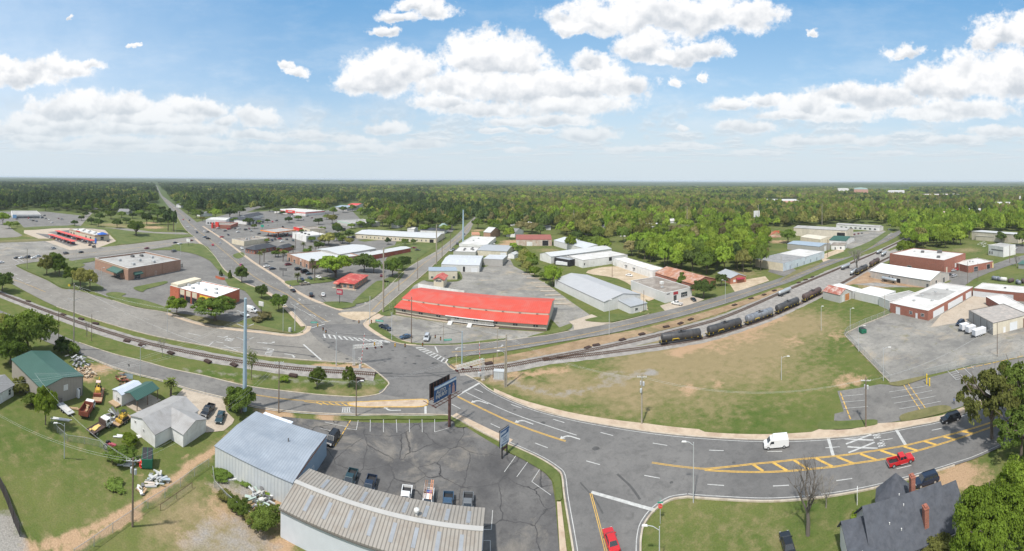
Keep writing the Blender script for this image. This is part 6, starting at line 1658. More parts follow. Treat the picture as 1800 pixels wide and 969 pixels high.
bare(1420,941,13.4,5.0,'large leafless tree on the lawn between the curve and the parked dark car',mat('pale_bark',(.12,.105,.09),.95),12,300,trunk_r=.38)
bare(1452,893,6.5,3.4,'small pale leafless shrub tree on the lawn left of the slate roofed house',mat('pale_bark2',(.22,.20,.17),.95),14,120,trunk_r=.12)
bare(1787,468,9,5,'leafless brown tree by the green shed at the right edge',M_barkg,15,120,trunk_r=.3)
for i,a in enumerate([(508,392,8,6,L_dark),(524,388,7,6,L_dark),(474,372,15,9,L_mid),(447,402,5,4,L_mid),(540,372,22,16,L_bright),(556,372,20,13,L_bright),(567,375,17,11,L_mid),(592,404,8,6,L_mid),(594,412,9,7,L_dark),(592,424,8,6,L_dark),(613,419,8,6.4,L_dark),(578,432,11,8,L_olive),(571,430,8,6,L_brown),
(584,393,12,8,L_olive),(560,395,8,6,L_dark),(648,386,16,10,L_dark),(660,392,15,10,L_mid),(672,398,14,9,L_brown),(684,402,13,8,L_mid),(652,399,10,7,L_mid),(705,407,14,8,L_dark),(722,407,13,8,L_olive),(746,409,9,7,L_mid),(760,398,17,9,L_dark),(792,404,15,9,L_mid),(437,396,9,7,L_dark),(379,383,13,9,L_bright),(404,384,16,11,L_dark),(421,379,15,10,L_dark),(345,384,12,8,L_mid),(331,376,14,9,L_dark),
(468,427,4,3.4,L_mid),(500,449,4,3,L_mid),(484,452,5,4,L_mid),(876,412,12,7,L_dark),(886,416,12,7,L_mid),(896,421,11,6,L_bright),(1014,428,12,7,L_dark),(1030,437,11,7,L_mid),(1048,440,12,7,L_mid),(1060,444,12,7,L_bright),(175,389,11,8,L_dark),(195,385,12,9,L_mid),(222,393,7,6,L_dark),(152,373,12,9,L_mid),(309,358,12,7,L_dark),(315,362,11,7,L_mid),(322,367,12,8,L_dark),(328,370,10,7,L_mid),(338,378,9,6,L_mid),(352,381,9,6,L_dark),(366,380,11,7,L_mid),(356,389,6,5,L_olive),(270,371,13,9,L_mid),(262,375,12,9,L_dark),(246,380,9,8,L_mid),(233,384,8,7,L_dark),(284,377,12,8,L_dark),(214,383,9,8,L_mid),(186,379,11,9,L_dark),(166,379,9,8,L_mid),(135,374,12,9,L_dark),(80,371,12,9,L_mid),(290,388,10,7,L_mid),(283,395,7,6,L_dark),(270,391,7,6,L_mid),(298,395,6,5,L_mid),(16,402,8,6,L_mid),(30,399,5,4,L_mid),(414,392,7,6,L_mid),(455,394,5,4,L_mid),(470,392,5,4,L_dark),(486,376,9,7,L_mid),(497,378,6,5,L_dark),(512,377,6,5,L_mid),(574,386,7,6,L_mid),(586,378,12,8,L_bright),(603,374,11,8,L_dark),(620,372,12,8,L_mid),(634,378,12,8,L_bright),(566,408,6,5,L_mid),(530,412,5,4,L_mid),(548,426,5,4,L_mid),(565,424,5,4,L_dark),(602,428,7,6,L_mid),(614,430,6,5,L_olive),(560,440,7,5,L_dark),(540,448,5,4,L_mid),(633,400,8,6,L_mid),(645,404,7,6,L_dark),(618,402,6,5,L_mid),(776,400,15,9,L_dark),(783,410,9,7,L_mid),(762,408,9,6,L_dark),(735,400,15,9,L_mid),(716,396,15,9,L_dark),(698,393,14,9,L_bright),(840,402,12,8,L_mid),(868,405,12,8,L_bright),(880,402,13,8,L_olive),(915,408,12,8,L_brown),(935,411,12,8,L_brown),(950,414,11,7,L_dark),(118,371,13,10,L_mid),(96,370,12,9,L_dark),(268,377,14,11,L_mid)]):
 tree(a[0],a[1],a[2],a[3],'broad',a[4],'street_tree',{L_dark:'dark',L_mid:'green',L_bright:'lime green',L_olive:'olive',L_brown:'brownish'}[a[4]]+' tree '+('left of the avenue' if a[0]<300 else 'among the shops right of the avenue' if a[0]<620 else 'around the cream office and branch road' if a[0]<850 else 'around the white stores'),
{L_dark:'dark',L_mid:'green',L_bright:'lime green',L_olive:'olive',L_brown:'brownish'}[a[4]]+' trees '+('left of the avenue' if a[0]<300 else 'among the shops right of the avenue' if a[0]<620 else 'around the cream office and branch road' if a[0]<850 else 'around the white stores'))
for(x,y,h,r,l,lb_)in[(392,838,1.0,2.0,L_mid,'left end of the blue warehouse wall'),(408,832,.8,1.6,L_bright,'middle left of the blue warehouse wall'),(440,850,.8,1.8,L_mid,'middle of the blue warehouse wall'),(470,866,1.0,1.6,L_bright,'right part of the blue warehouse wall'),(412,893,1.6,1.6,L_mid,'scrap yard fence, left'),(395,876,1.2,1.4,L_olive,'scrap yard fence, far left')]:
 tree(x,y,h,r,'fine',l,'weed_clump','low weed clump at the '+lb_,cat='bush')
 # large trees of the lower right
tree(1743,772,16.5,8.6,'airy',L_olive,'willow_oak','tall loose willow oak over the curved road at the right edge')
tree(1792,752,16,9.5,'airy',L_mid,'water_oak','olive green oak behind the willow oak at the right edge')
tree(1795,800,10,7,'airy',L_mid,'shade_oak','darker oak under the willow oak at the bend of the kerb')
def bigtree(px,py,h,r,seed,leaf,label):
 loc=G(px,py);t=thing('pecan_tree',label,'tree',loc)
 me=crown_mesh('crown',seed,330,150,.034,'dome',.12,.135,.35)
 o=mesh_obj('crown',me,leaf,t);o.scale=(r,r,h)
 tr_=trunk_mb(seed,.5,.06,9,.7).build('trunk',M_bark,t);tr_.scale=(r,r,h)
 TREES_AT.append((loc.x,loc.y,r))
bigtree(1745,1010,13.2,7.2,101,L_bright,'huge bright green tree filling the lower right corner beside the slate roofed house')
bigtree(1838,960,14,8.5,102,L_bright,'second huge green tree at the right edge behind the corner one')
tree(1660,998,4.0,3.4,'fine',L_olive,'crape_bush','light olive bush below the house windows at the bottom edge',cat='bush')
tree(1632,1000,3.4,2.6,'fine',L_olive,'crape_bush','paler bush left of the light olive one at the bottom edge',cat='bush')
tree(1512,915,1.6,1.4,'shrub',L_bright,'gable_shrub','small shrub under the left gable of the slate roofed house',cat='bush')
# ------------------------------------------------------------ woods
YB=[(-120,368),(-50,368),(0,371),(60,367),(140,374),(190,371),(240,378),(281,352),(284,344),(290,344),(300,353),(330,372),(400,377),(430,374),(480,366),(560,367),(600,360),(640,376),(690,399),(740,402),(800,396),(826,384),(846,392),(870,404),(900,408),(980,413),(1010,416),(1040,432),(1080,441),(1110,455),(1140,468),(1170,476),(1220,484),(1260,482),(1300,486),(1338,486),(1345,440),(1352,412),(1390,399),(1470,394),(1560,394),(1568,410),(1600,438),(1650,438),(1700,432),(1712,405),(1790,408),(1920,408)]
bx=np.array([a for a,_ in YB]);by=np.array([b for _,b in YB])
def px_np(X,Y):
 D=np.stack([X,Y,np.full_like(X,-CAMH)],1)@np.array(CAMINV).T
 a=np.arctan2(D[:,0],-D[:,2])
 return 900+a*F,CY-D[:,1]/np.hypot(D[:,0],D[:,2])*F
def in_poly(X,Y,poly):
 c=np.zeros(len(X),bool);n=len(poly)
 for i in range(n):
  x0,y0=poly[i][0],poly[i][1];x1,y1=poly[(i+1)%n][0],poly[(i+1)%n][1]
  if y0==y1:continue
  m_=((y0>Y)!=(y1>Y))&(X<(x1-x0)*(Y-y0)/(y1-y0)+x0)
  c^=m_
 return c
CLEARPX=[[(1340,412),(1345,400),(1375,398),(1375,425)],[(580,364),(625,353),(645,366),(650,400),(600,400)],[(280,375),(274,340),(271,325),(278,325),(292,338),(315,365),(330,372)],
[(1335,360),(1340,351),(1408,351),(1412,360)],[(1470,336),(1470,331),(1600,331),(1600,339)],[(1630,380),(1632,374),(1690,374),(1690,382)],[(1698,375),(1698,367),(1740,367),(1740,375)],[(1740,363),(1742,356),(1800,356),(1800,363)],[(1625,345),(1628,340),(1695,340),(1695,346)],
[(840,329),(842,323),(900,322),(900,329)],[(1100,375),(1105,366),(1150,366),(1150,376)],[(1560,402),(1575,392),(1620,390),(1612,400)]]
rng=np.random.default_rng(4)
# houses scattered among the trees
HOMES=[];hp=None
for(x,y)in[(30,352),(62,356),(98,357),(120,349),(172,356),(205,352),(238,356),(22,344),(150,343),(330,352),(352,358),(372,361),(395,352),(318,345),(345,342),(430,358),(505,352),(575,349),(590,344),(660,350),(650,345),(705,362),(722,372),(742,382),(680,368),(845,372),(858,380),(905,396),(932,399),(880,388),(960,404),(1010,396),(1055,404),(985,380),(1095,415),(1145,404),(1130,378),(1160,372),(1200,362),(1240,366),(1260,378),(1180,392),(1310,372),(1280,355),(1240,350),(1440,360),(1530,362),(1560,370),(1600,362),(1640,356),(1710,352),(1655,392),(1725,385),(1560,346),(1180,345),(1000,352),(920,350),(800,355),(770,348),(1090,356),(260,342),(190,338),(1750,346),(1790,340)]:
 p=G(x,y);q=G(x+3,y+3);HOMES.append((q.x,q.y,15));HOMES.append((G(x,y+4).x,G(x,y+4).y,12))
 lb_='small pale house with a gable roof peeping out of the woods'
 if hp is None:
  hp=thing('small_house',lb_,'house',p,.3,'small houses in the woods')
  gab(hp,'',-8,8,-5,5,4.5,8.5,M_white_wall,M_shingg,o=.5);hp0=hp;rfs=[M_shingg,M_roofbr,M_roofw,M_metw,M_roofw]
 else:
  t=dup(hp0,p,rnd.uniform(0,3.1),lb_);t.scale=[rnd.uniform(.6,1.0)]*3
  for c_ in t.children:
   if c_.name.startswith('roof'):sl=c_.material_slots[0];sl.link='OBJECT';sl.material=rnd.choice(rfs)
def jitter_grid(sp,r0,r1):
 X,Y=np.meshgrid(np.arange(-r1,r1,sp),np.arange(0,r1,sp));X=X.ravel();Y=Y.ravel()
 X=X+rng.uniform(-.45,.45,len(X))*sp;Y=Y+rng.uniform(-.45,.45,len(Y))*sp
 r_=np.hypot(X,Y);a=np.abs(np.arctan2(X,Y))
 k=(r_>=r0)&(r_<r1)&(a<1.33)
 return X[k],Y[k]
AX=[];AY=[];AS=[]
for sp,r0,r1,sc in((10.2,180,700,1.0),(11.5,700,1300,1.1),(16.5,1300,3200,1.5)):
 X,Y=jitter_grid(sp,r0,r1)
 px,py=px_np(X,Y)
 k=py<np.interp(px,bx,by)
 for c in CLEARPX:k&=~in_poly(px,py,c)
 X,Y=X[k],Y[k]
 k=np.ones(len(X),bool)
 for P in ALLPAVE:
  xs=[p[0]for p in P];ys=[p[1]for p in P]
  b_=(X>min(xs)-5)&(X<max(xs)+5)&(Y>min(ys)-5)&(Y<max(ys)+5)&k
  if b_.any():
   idx=np.where(b_)[0];k[idx]=~in_poly(X[idx],Y[idx],P)
   # small natural clearings, larger ones far away
 nzv=np.array([pnoise(Vector((x*.006,y*.006,3.0)))for x,y in zip(X,Y)])
 k&=~((nzv>.30)&(rng.random(len(X))<.8))
 k&=rng.random(len(X))>.10
 for hx,hy,hr in HOMES:k&=np.hypot(X-hx,Y-hy)>hr
 X,Y=X[k],Y[k]
 AX.append(X);AY.append(Y);AS.append(np.full(len(X),sc))
X=np.concatenate(AX);Y=np.concatenate(AY);S=np.concatenate(AS)
for(tx,ty,tr_)in TREES_AT:
 k=np.hypot(X-tx,Y-ty)>tr_*.8+2;X,Y,S=X[k],Y[k],S[k]
px,py=px_np(X,Y)
# species: pines and dark trees to the left, bright spring trees to the right
v=np.array([pnoise(Vector((x*.0045,y*.0045,9.0)))for x,y in zip(X,Y)])+rng.normal(size=len(X))*.30  # dark patches of this noise also stand in for cloud shade
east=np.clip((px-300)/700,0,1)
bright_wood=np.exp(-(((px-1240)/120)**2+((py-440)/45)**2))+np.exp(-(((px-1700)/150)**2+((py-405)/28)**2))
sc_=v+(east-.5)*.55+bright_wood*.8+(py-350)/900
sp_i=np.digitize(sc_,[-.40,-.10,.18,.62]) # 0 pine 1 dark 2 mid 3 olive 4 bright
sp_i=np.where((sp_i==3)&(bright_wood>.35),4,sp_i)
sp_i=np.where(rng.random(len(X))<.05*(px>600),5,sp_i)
LEAVES=[L_pine,L_dark,L_mid,L_olive,L_bright,L_brown]
r_=np.hypot(X,Y)
near=np.argsort(r_)[:215]
isnear=np.zeros(len(X),bool);isnear[near]=True
KN=['pine','broad','broad','broad','broad','broad']
NM=['pine_tree','oak_tree','hardwood_tree','maple_tree','hackberry_tree','budding_tree']
LB=['dark pine at the wood edge','dark green broadleaf tree at the wood edge','mid green broadleaf tree at the wood edge','olive green tree at the wood edge','bright green tree at the wood edge','brownish budding tree at the wood edge']
def where_(x,y):
 if x<330:return 'left of the avenue'
 if x<640:return 'behind the avenue shops'
 if x<835:return 'left of the branch road'
 if x<1000:return 'right of the branch road'
 if x<1345:return 'behind the white stores'
 if x<1565:return 'behind the tan warehouse'
 return 'behind the brick plant'
srcobj={}
for i in near:
 s=int(sp_i[i]);h=rnd.uniform(9,17.5)*(1.25 if s==0 else 1);r=rnd.uniform(4.4,8.2)*(.85 if s==0 else 1)
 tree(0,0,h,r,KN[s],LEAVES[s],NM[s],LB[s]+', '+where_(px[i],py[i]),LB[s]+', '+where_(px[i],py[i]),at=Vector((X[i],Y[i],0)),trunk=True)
far=~isnear
# twelve trees whose light crowns also serve as the pattern for the woods behind
srcs=[]
fi=np.where(far)[0];fi=fi[np.argsort(r_[fi])]
used=[]
for s in range(6):
 for kk in range(2):
  c=[i for i in fi[:900]if sp_i[i]==s and i not in used]
  i=c[0]if c else fi[len(used)+40]
  used.append(i)
  kd='lowpine' if s==0 else 'low'
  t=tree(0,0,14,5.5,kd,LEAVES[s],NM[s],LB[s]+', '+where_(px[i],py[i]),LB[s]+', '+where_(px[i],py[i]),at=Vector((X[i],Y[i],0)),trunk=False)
  cr=[c_ for c_ in t.children][0]
  if kd=='low':cr.data=proto(kd,LEAVES[s])[0][kk]
  srcs.append(cr)
far[used]=False
Xf,Yf,Sf,If=X[far],Y[far],S[far],sp_i[far]
me=bpy.data.meshes.new('forest')
n=len(Xf)
me.vertices.add(n);me.vertices.foreach_set('co',np.stack([Xf,Yf,np.zeros(n)],1).astype(np.float32).ravel())
h=rng.uniform(8,19,n)*np.where(If==0,1.25,1.0)*np.where(Sf>1.5,1.12,1.0);rr_=rng.uniform(4.6,9.2,n)*Sf
a=me.attributes.new('tscale','FLOAT_VECTOR','POINT');a.data.foreach_set('vector',np.stack([rr_,rr_,h],1).astype(np.float32).ravel())
a=me.attributes.new('trot','FLOAT_VECTOR','POINT');a.data.foreach_set('vector',np.stack([np.zeros(n),np.zeros(n),rng.uniform(0,6.28,n)],1).astype(np.float32).ravel())
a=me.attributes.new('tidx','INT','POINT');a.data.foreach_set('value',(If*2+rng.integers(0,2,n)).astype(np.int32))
fo=bpy.data.objects.new('forest',me);C.objects.link(fo);tag(fo,'dense mixed woods reaching from the town edge towards the horizon','forest',kind='stuff')
ng=bpy.data.node_groups.new('woods','GeometryNodeTree')
ng.interface.new_socket('Geometry',in_out='INPUT',socket_type='NodeSocketGeometry');ng.interface.new_socket('Geometry',in_out='OUTPUT',socket_type='NodeSocketGeometry')
gi=ng.nodes.new('NodeGroupInput');go=ng.nodes.new('NodeGroupOutput')
g2i=ng.nodes.new('GeometryNodeGeometryToInstance')
for s in reversed(srcs):
 oi=ng.nodes.new('GeometryNodeObjectInfo');oi.transform_space='ORIGINAL';oi.inputs['Object'].default_value=s;oi.inputs['As Instance'].default_value=True
 ng.links.new(oi.outputs['Geometry'],g2i.inputs[0])if False else None
 g1=ng.nodes.new('GeometryNodeRealizeInstances');ng.links.new(oi.outputs['Geometry'],g1 .inputs[0])
 ng.links.new(g1 .outputs[0],g2i.inputs[0])
mtp=ng.nodes.new('GeometryNodeMeshToPoints');ng.links.new(gi.outputs[0],mtp.inputs[0])
iop=ng.nodes.new('GeometryNodeInstanceOnPoints');ng.links.new(mtp.outputs[0],iop.inputs['Points']);ng.links.new(g2i.outputs[0],iop.inputs['Instance'])
iop.inputs['Pick Instance'].default_value=True
def na(nm,ty):
 q=ng.nodes.new('GeometryNodeInputNamedAttribute');q.data_type=ty;q.inputs[0].default_value=nm;return q.outputs[0]
ng.links.new(na('tidx','INT'),iop.inputs['Instance Index']);ng.links.new(na('tscale','FLOAT_VECTOR'),iop.inputs['Scale'])
e2r=ng.nodes.new('FunctionNodeEulerToRotation');ng.links.new(na('trot','FLOAT_VECTOR'),e2r.inputs[0]);ng.links.new(e2r.outputs[0],iop.inputs['Rotation'])
ng.links.new(iop.outputs[0],go.inputs[0])
mod=fo.modifiers.new('woods','NODES');mod.node_group=ng
print('forest instances',n)
# far canopy
rs=[3050.0]
while rs[-1]<24000:rs.append(rs[-1]*1.02)
rs=np.array(rs);az=np.linspace(-1.40,1.40,900)
Xc=np.outer(rs,np.sin(az));Yc=np.outer(rs,np.cos(az))
Z=9+7*rng.random(Xc.shape)+np.where(rng.random(Xc.shape)<.03,5,0)
Z[0,:]=0
me=bpy.data.meshes.new('far_forest')
idx=np.arange(Xc.size).reshape(Xc.shape)
q=np.stack([idx[:-1,:-1],idx[1:,:-1],idx[1:,1:],idx[:-1,1:]],-1).reshape(-1,4)
me.from_pydata(np.stack([Xc.ravel(),Yc.ravel(),Z.ravel()],1).tolist(),[],q.tolist())
fm=bpy.data.materials.new('far_canopy');fm.use_nodes=True
nt=NT(fm.node_tree);fm.node_tree.nodes.clear()
geo=nt.new('ShaderNodeNewGeometry').outputs['Position']
nA_=nt.noise(geo,.0016,5,.65);nB_=nt.noise(geo,.02,4,.7)
c=nt.mix(nt.rng(nA_,.36,.62),(0.036,0.056,0.034,1),(0.100,0.120,0.058,1))
c=nt.mix(nt.rng(nB_,.4,.62,0,.6),c,(0.050,0.078,0.038,1))
p=nt.new('ShaderNodeBsdfDiffuse',{'Color':c});nt.new('ShaderNodeOutputMaterial',{0:p})
me.materials.append(fm)
o=bpy.data.objects.new('far_forest',me);C.objects.link(o);tag(o,'unbroken far woodland that ends at the horizon','forest',kind='stuff')
# ------------------------------------------------------------ air
HZ=bpy.data.materials.new('haze');HZ.use_nodes=True
nt=NT(HZ.node_tree);HZ.node_tree.nodes.clear()
pv_=nt.new('ShaderNodeVolumePrincipled',{'Color':(0.80,0.90,1.0,1),'Density':HAZE if 'HAZE' in globals()else 0.00007,'Anisotropy':0.0})
nt.new('ShaderNodeOutputMaterial',{'Volume':pv_})
hb=MB().box(-42000,42000,-42000,42000,-1.2,66).build('haze',HZ);tag(hb,kind='stuff')
# ------------------------------------------------------------ vehicles
M_tyre=mat('tyre_rubber',(0.02,0.02,0.02),0.9,.1)
M_rim=mat('wheel_rim',(0.45,0.46,0.47),0.35,.1,metal=.6)
M_plastic=mat('black_plastic',(0.025,0.025,0.027),0.6,.1)
M_lamp=mat('headlamp',(0.7,0.7,0.68),0.2,.05)
M_tail=mat('tail_lamp',(0.35,0.02,0.02),0.3,.05)
M_cglass=mat('car_glass',(0.02,0.026,0.032),0.08,.05,spec=.9)
def paint(n,c):return mat('car_paint_'+n,c,0.28,.03,1.0,metal=0.1,spec=.4,coat=.35)
PC={'red':paint('red',(0.50,0.018,0.022)),'white':paint('white',(0.72,0.72,0.71)),'black':paint('black',(0.014,0.015,0.018)),'navy':paint('navy',(0.014,0.024,0.048)),
'blue':paint('blue',(0.035,0.075,0.13)),'teal':paint('teal',(0.018,0.045,0.055)),'silver':paint('silver',(0.42,0.44,0.46)),'grey':paint('grey',(0.13,0.14,0.15)),'maroon':paint('maroon',(0.16,0.02,0.03)),
'magenta':paint('magenta',(0.35,0.03,0.10)),'tan':paint('tan',(0.38,0.33,0.26))}
def wheel(t,x,y,r=.36,w=.24):
 mb=MB();mb.smooth=False
 s=1 if y>0 else-1
 mb.disc_stack([(r*.62,y-w/2),(r*.95,y-w/2),(r,y-w/4),(r,y+w/4),(r*.95,y+w/2),(r*.62,y+w/2)],14,(x,r),'Y')
 o=mb.build('wheel',M_tyre,t)
 mb=MB();mb.disc_stack([(r*.6,y+s*w/2-.02),(r*.6,y+s*w/2+.012),(r*.2,y+s*w/2+.03)],10,(x,r),'Y');mb.build('rim',M_rim,o)
def frust(mb,x0,x1,w,z0,x2,x3,w2,z1):
 v=[(x0,-w,z0),(x1,-w,z0),(x1,w,z0),(x0,w,z0),(x2,-w2,z1),(x3,-w2,z1),(x3,w2,z1),(x2,w2,z1)]
 mb.add(v,[(0,3,2,1),(4,5,6,7),(0,1,5,4),(1,2,6,5),(2,3,7,6),(3,0,4,7)])
def greenhouse(t,x0,x1,w,z0,x2,x3,w2,z1,pm,pillars=(.5,)):
 """cabin shell in body colour with glass set 1 cm proud on each side; x1 end is the front"""
 mb=MB();frust(mb,x0,x1,w,z0,x2,x3,w2,z1);cab=mb.build('cabin',pm,t,.05)
 def P(f,g,side): # f along, g up
  xa=x0+(x2-x0)*g;xb=x1+(x3-x1)*g
  return(xa+(xb-xa)*f,side*(w+(w2-w)*g+.012),z0+(z1-z0)*g)
 for side in(-1,1):
  mb=MB();ed=[.06]+[p for p in pillars for p in(p-.025,p+.025)]+[.94]
  for i in range(0,len(ed),2):
   q=[P(ed[i],.12,side),P(ed[i+1],.12,side),P(ed[i+1],.84,side),P(ed[i],.84,side)]
   mb.add(q,[(0,1,2,3)])
  mb.build('side_window',M_cglass,t)
 for end,nm in((1,'windscreen'),(0,'rear_window')):
  mb=MB()
  def Q(v_,g):
   x=(x1+(x3-x1)*g+.012)if end else(x0+(x2-x0)*g-.012)
   return(x,v_*(w+(w2-w)*g),z0+(z1-z0)*g)
  mb.add([Q(-.88,.08),Q(.88,.08),Q(.86,.9),Q(-.86,.9)],[(0,1,2,3)]);mb.build(nm,M_cglass,t)
 return cab
def body(t,prof,w,pm,bevel=.09):
 mb=MB();mb.side(prof,-w,w);return mb.build('body',pm,t,bevel)
def lamps(t,xf,xr,w,zf,zr):
 for s in(-1,1):
  MB().box(xf-.02,xf+.025,*sorted((s*w*.58,s*w*.92)),zf-.09,zf+.09).build('headlight',M_lamp,t)
  MB().box(xr-.02,xr+.02,*sorted((s*w*.66,s*w*.95)),zr-.12,zr+.12).build('tail_light',M_tail,t)
 MB().box(xf-.01,xf+.02,-w*.5,w*.5,zf-.16,zf+.04).build('grille',M_plastic,t)
def mirrors(t,x,w,z,pm):
 for s in(-1,1):MB().cbox((x,s*(w+.1),z),(.1,.2,.15)).build('wing_mirror',pm,t)
def make_car(kind,pm):
 t=thing('parked_car','-','car')
 if kind=='sedan':
  body(t,[(-2.35,.35),(-2.4,.75),(-2.2,1.0),(-1.3,1.02),(.9,.98),(2.1,.86),(2.38,.7),(2.38,.35),(1.9,.24),(-1.9,.24)],.91,pm)
  greenhouse(t,-1.75,1.15,.82,.95,-1.05,.35,.64,1.45,pm,(.48,));lamps(t,2.36,-2.38,.9,.62,.78);mirrors(t,.75,.86,1.0,pm)
  for x in(-1.42,1.45):
   for y in(-.82,.82):wheel(t,x,y,.34,.22)
 elif kind=='suv':
  body(t,[(-2.5,.42),(-2.55,.9),(-2.45,1.15),(.95,1.13),(2.25,1.05),(2.52,.85),(2.52,.42),(2.0,.3),(-2.0,.3)],.98,pm)
  greenhouse(t,-2.42,1.35,.93,1.1,-2.2,.65,.78,1.82,pm,(.33,.62));lamps(t,2.5,-2.53,.96,.82,1.0);mirrors(t,.95,.95,1.2,pm)
  MB().box(-2.0,.5,-.7,-.64,1.84,1.9).build('roof_rail',M_plastic,t);MB().box(-2.0,.5,.64,.7,1.84,1.9).build('roof_rail',M_plastic,t)
  for x in(-1.5,1.55):
   for y in(-.88,.88):wheel(t,x,y,.39,.25)
 elif kind in('pickup','oldpickup'):
  mb=MB()
  mb.side([(-.55,.45),(-.55,1.16),(1.2,1.16),(2.6,1.08),(2.86,.9),(2.86,.45),(2.3,.34),(-.4,.34)],-.98,.98)
  mb.build('body',pm,t,.09)
  mb=MB()
  mb.box(-2.85,-.56,-.98,-.86,.45,1.14);mb.box(-2.85,-.56,.86,.98,.45,1.14);mb.box(-2.87,-2.78,-.86,.86,.45,1.12);mb.box(-.68,-.57,-.86,.86,.45,1.16);mb.box(-2.78,-.68,-.86,.86,.45,.66)
  bd=mb.build('bed',pm,t)
  MB().box(-2.76,-.7,-.84,.84,.665,.69).build('bed_liner',M_plastic,bd)
  greenhouse(t,-.5,1.45,.92,1.12,-.38,.75,.76,1.86,pm,(.5,));lamps(t,2.84,-2.88,.95,.85,.9);mirrors(t,1.05,.95,1.25,pm)
  for x in(-1.85,1.9):
   for y in(-.86,.86):wheel(t,x,y,.42,.27)
  MB().box(-2.96,-2.88,-.9,.9,.48,.62).build('bumper',M_rim,t);MB().box(2.87,2.97,-.95,.95,.45,.62).build('bumper',M_rim,t)
  for s in(-1,1):MB().box(-.4,1.3,*sorted((s*.99,s*1.1)),.36,.42).build('side_step',M_rim,t)
 elif kind=='van':
  body(t,[(-2.8,.45),(-2.82,1.3),(-2.75,2.1),(1.25,2.12),(1.95,1.35),(2.6,1.1),(2.78,.85),(2.78,.45),(2.2,.34),(-2.2,.34)],.99,pm,.1)
  mb=MB();frust(mb,-2.7,.95,.9,2.1,-2.6,.55,.74,2.62);mb.build('high_roof',pm,t,.07)
  for s in(-1,1):
   MB().add([(.55,s*1.0,1.28),(1.5,s*1.0,1.28),(1.2,s*1.0,1.82),(.55,s*1.0,1.82)],[(0,1,2,3)]).build('side_window',M_cglass,t)
  MB().add([(1.99,-.85,1.4),(1.99,.85,1.4),(1.36,.8,2.05),(1.36,-.8,2.05)],[(0,1,2,3)]).build('windscreen',M_cglass,t)
  lamps(t,2.76,-2.83,.96,.85,1.1);mirrors(t,1.35,1.0,1.3,M_plastic)
  MB().box(2.76,2.86,-.96,.96,.42,.62).build('bumper',M_plastic,t);MB().box(-2.92,-2.82,-.96,.96,.42,.62).build('bumper',M_plastic,t)
  for x in(-1.7,1.85):
   for y in(-.88,.88):wheel(t,x,y,.38,.24)
 return t
CARP={}
def car(kind,px,py,hx,hy,col,label,group=None,name=None,z=0.2,keep=False):
 loc=G(px,py);h=G(hx,hy)-loc
 rz=math.atan2(h.y,h.x)
 pm=PC[col]
 if kind not in CARP:
  t=make_car(kind,pm);CARP[kind]=t;t.location=loc;t.rotation_euler.z=rz
  t['label']=label
  if group:t['group']=group
 else:
  src=CARP[kind]
  t=dup(src,loc,rz,label,group)
  if not group and 'group' in t:del t['group']
  for c,c0 in zip(kids(t),kids(src)):
   pass
  for c in list(t.children):
   for sl in c.material_slots:
    if sl.material and sl.material.name.startswith('car_paint'):
     sl.link='OBJECT';sl.material=pm
 t.name=name or{'sedan':'parked_car','suv':'sport_utility_car','pickup':'pickup_truck','van':'panel_van'}[kind]
 t['category']={'sedan':'car','suv':'car','pickup':'pickup truck','van':'van'}[kind]
 t.location.z=z
 return t
Z1=MZROAD-.01
car('pickup',1583,816,1600,811,'red','bright red crew cab pickup driving on the curved road beside the yellow hatching',z=Z1)
car('van',1364,787,1340,789,'white','white high-roof panel van driving left on the curved road',z=Z1)
car('suv',1671,741,1650,747,'black','large black sport utility car driving past the grass island',z=Z1)
car('sedan',1074,958,1063,925,'red','red sedan waiting at the bottom of the side street',z=Z1)
car('sedan',1384,963,1376,935,'black','black sedan parked on the lawn at the bottom edge',z=.03)
car('suv',1628,850,1606,857,'navy','dark blue utility car parked between the turret house and the kerb',z=.03)
zl_=0.09
car('pickup',615,851,607,871,'teal','dark teal pickup, leftmost in the row behind the tan roofed shop',z=zl_)
car('pickup',649,863,642,884,'navy','dark blue pickup second from the left in the row behind the tan roofed shop',z=zl_)
car('pickup',713,884,709,908,'white','plain white pickup in the row behind the tan roofed shop',z=zl_)
lt=car('pickup',752,889,749,913,'white','white service pickup carrying two ladders on a rack',z=zl_)
car('pickup',787,896,785,921,'blue','blue and black small pickup right of the ladder truck',z=zl_)
car('pickup',822,897,820,925,'grey','grey pickup at the right end of the row by the shop',z=zl_)
car('suv',584,777,579,784,'black','black car half hidden behind the pale blue warehouse',z=zl_)
car('pickup',365,727,358,736,'black','black pickup with a cab rack on the concrete drive',z=.09)
car('sedan',387,738,382,752,'teal','dark green-blue sedan on the concrete drive',z=.09)
car('pickup',677,579,690,584,'navy','dark navy pickup in front of the red roofed warehouse',z=.09)
car('sedan',713,595,702,597,'blue','blue sedan in the lot of the red roofed warehouse',z=.09)
car('suv',750,597,747,606,'silver','silver utility car facing the street by the zebra crossing',z=.09)
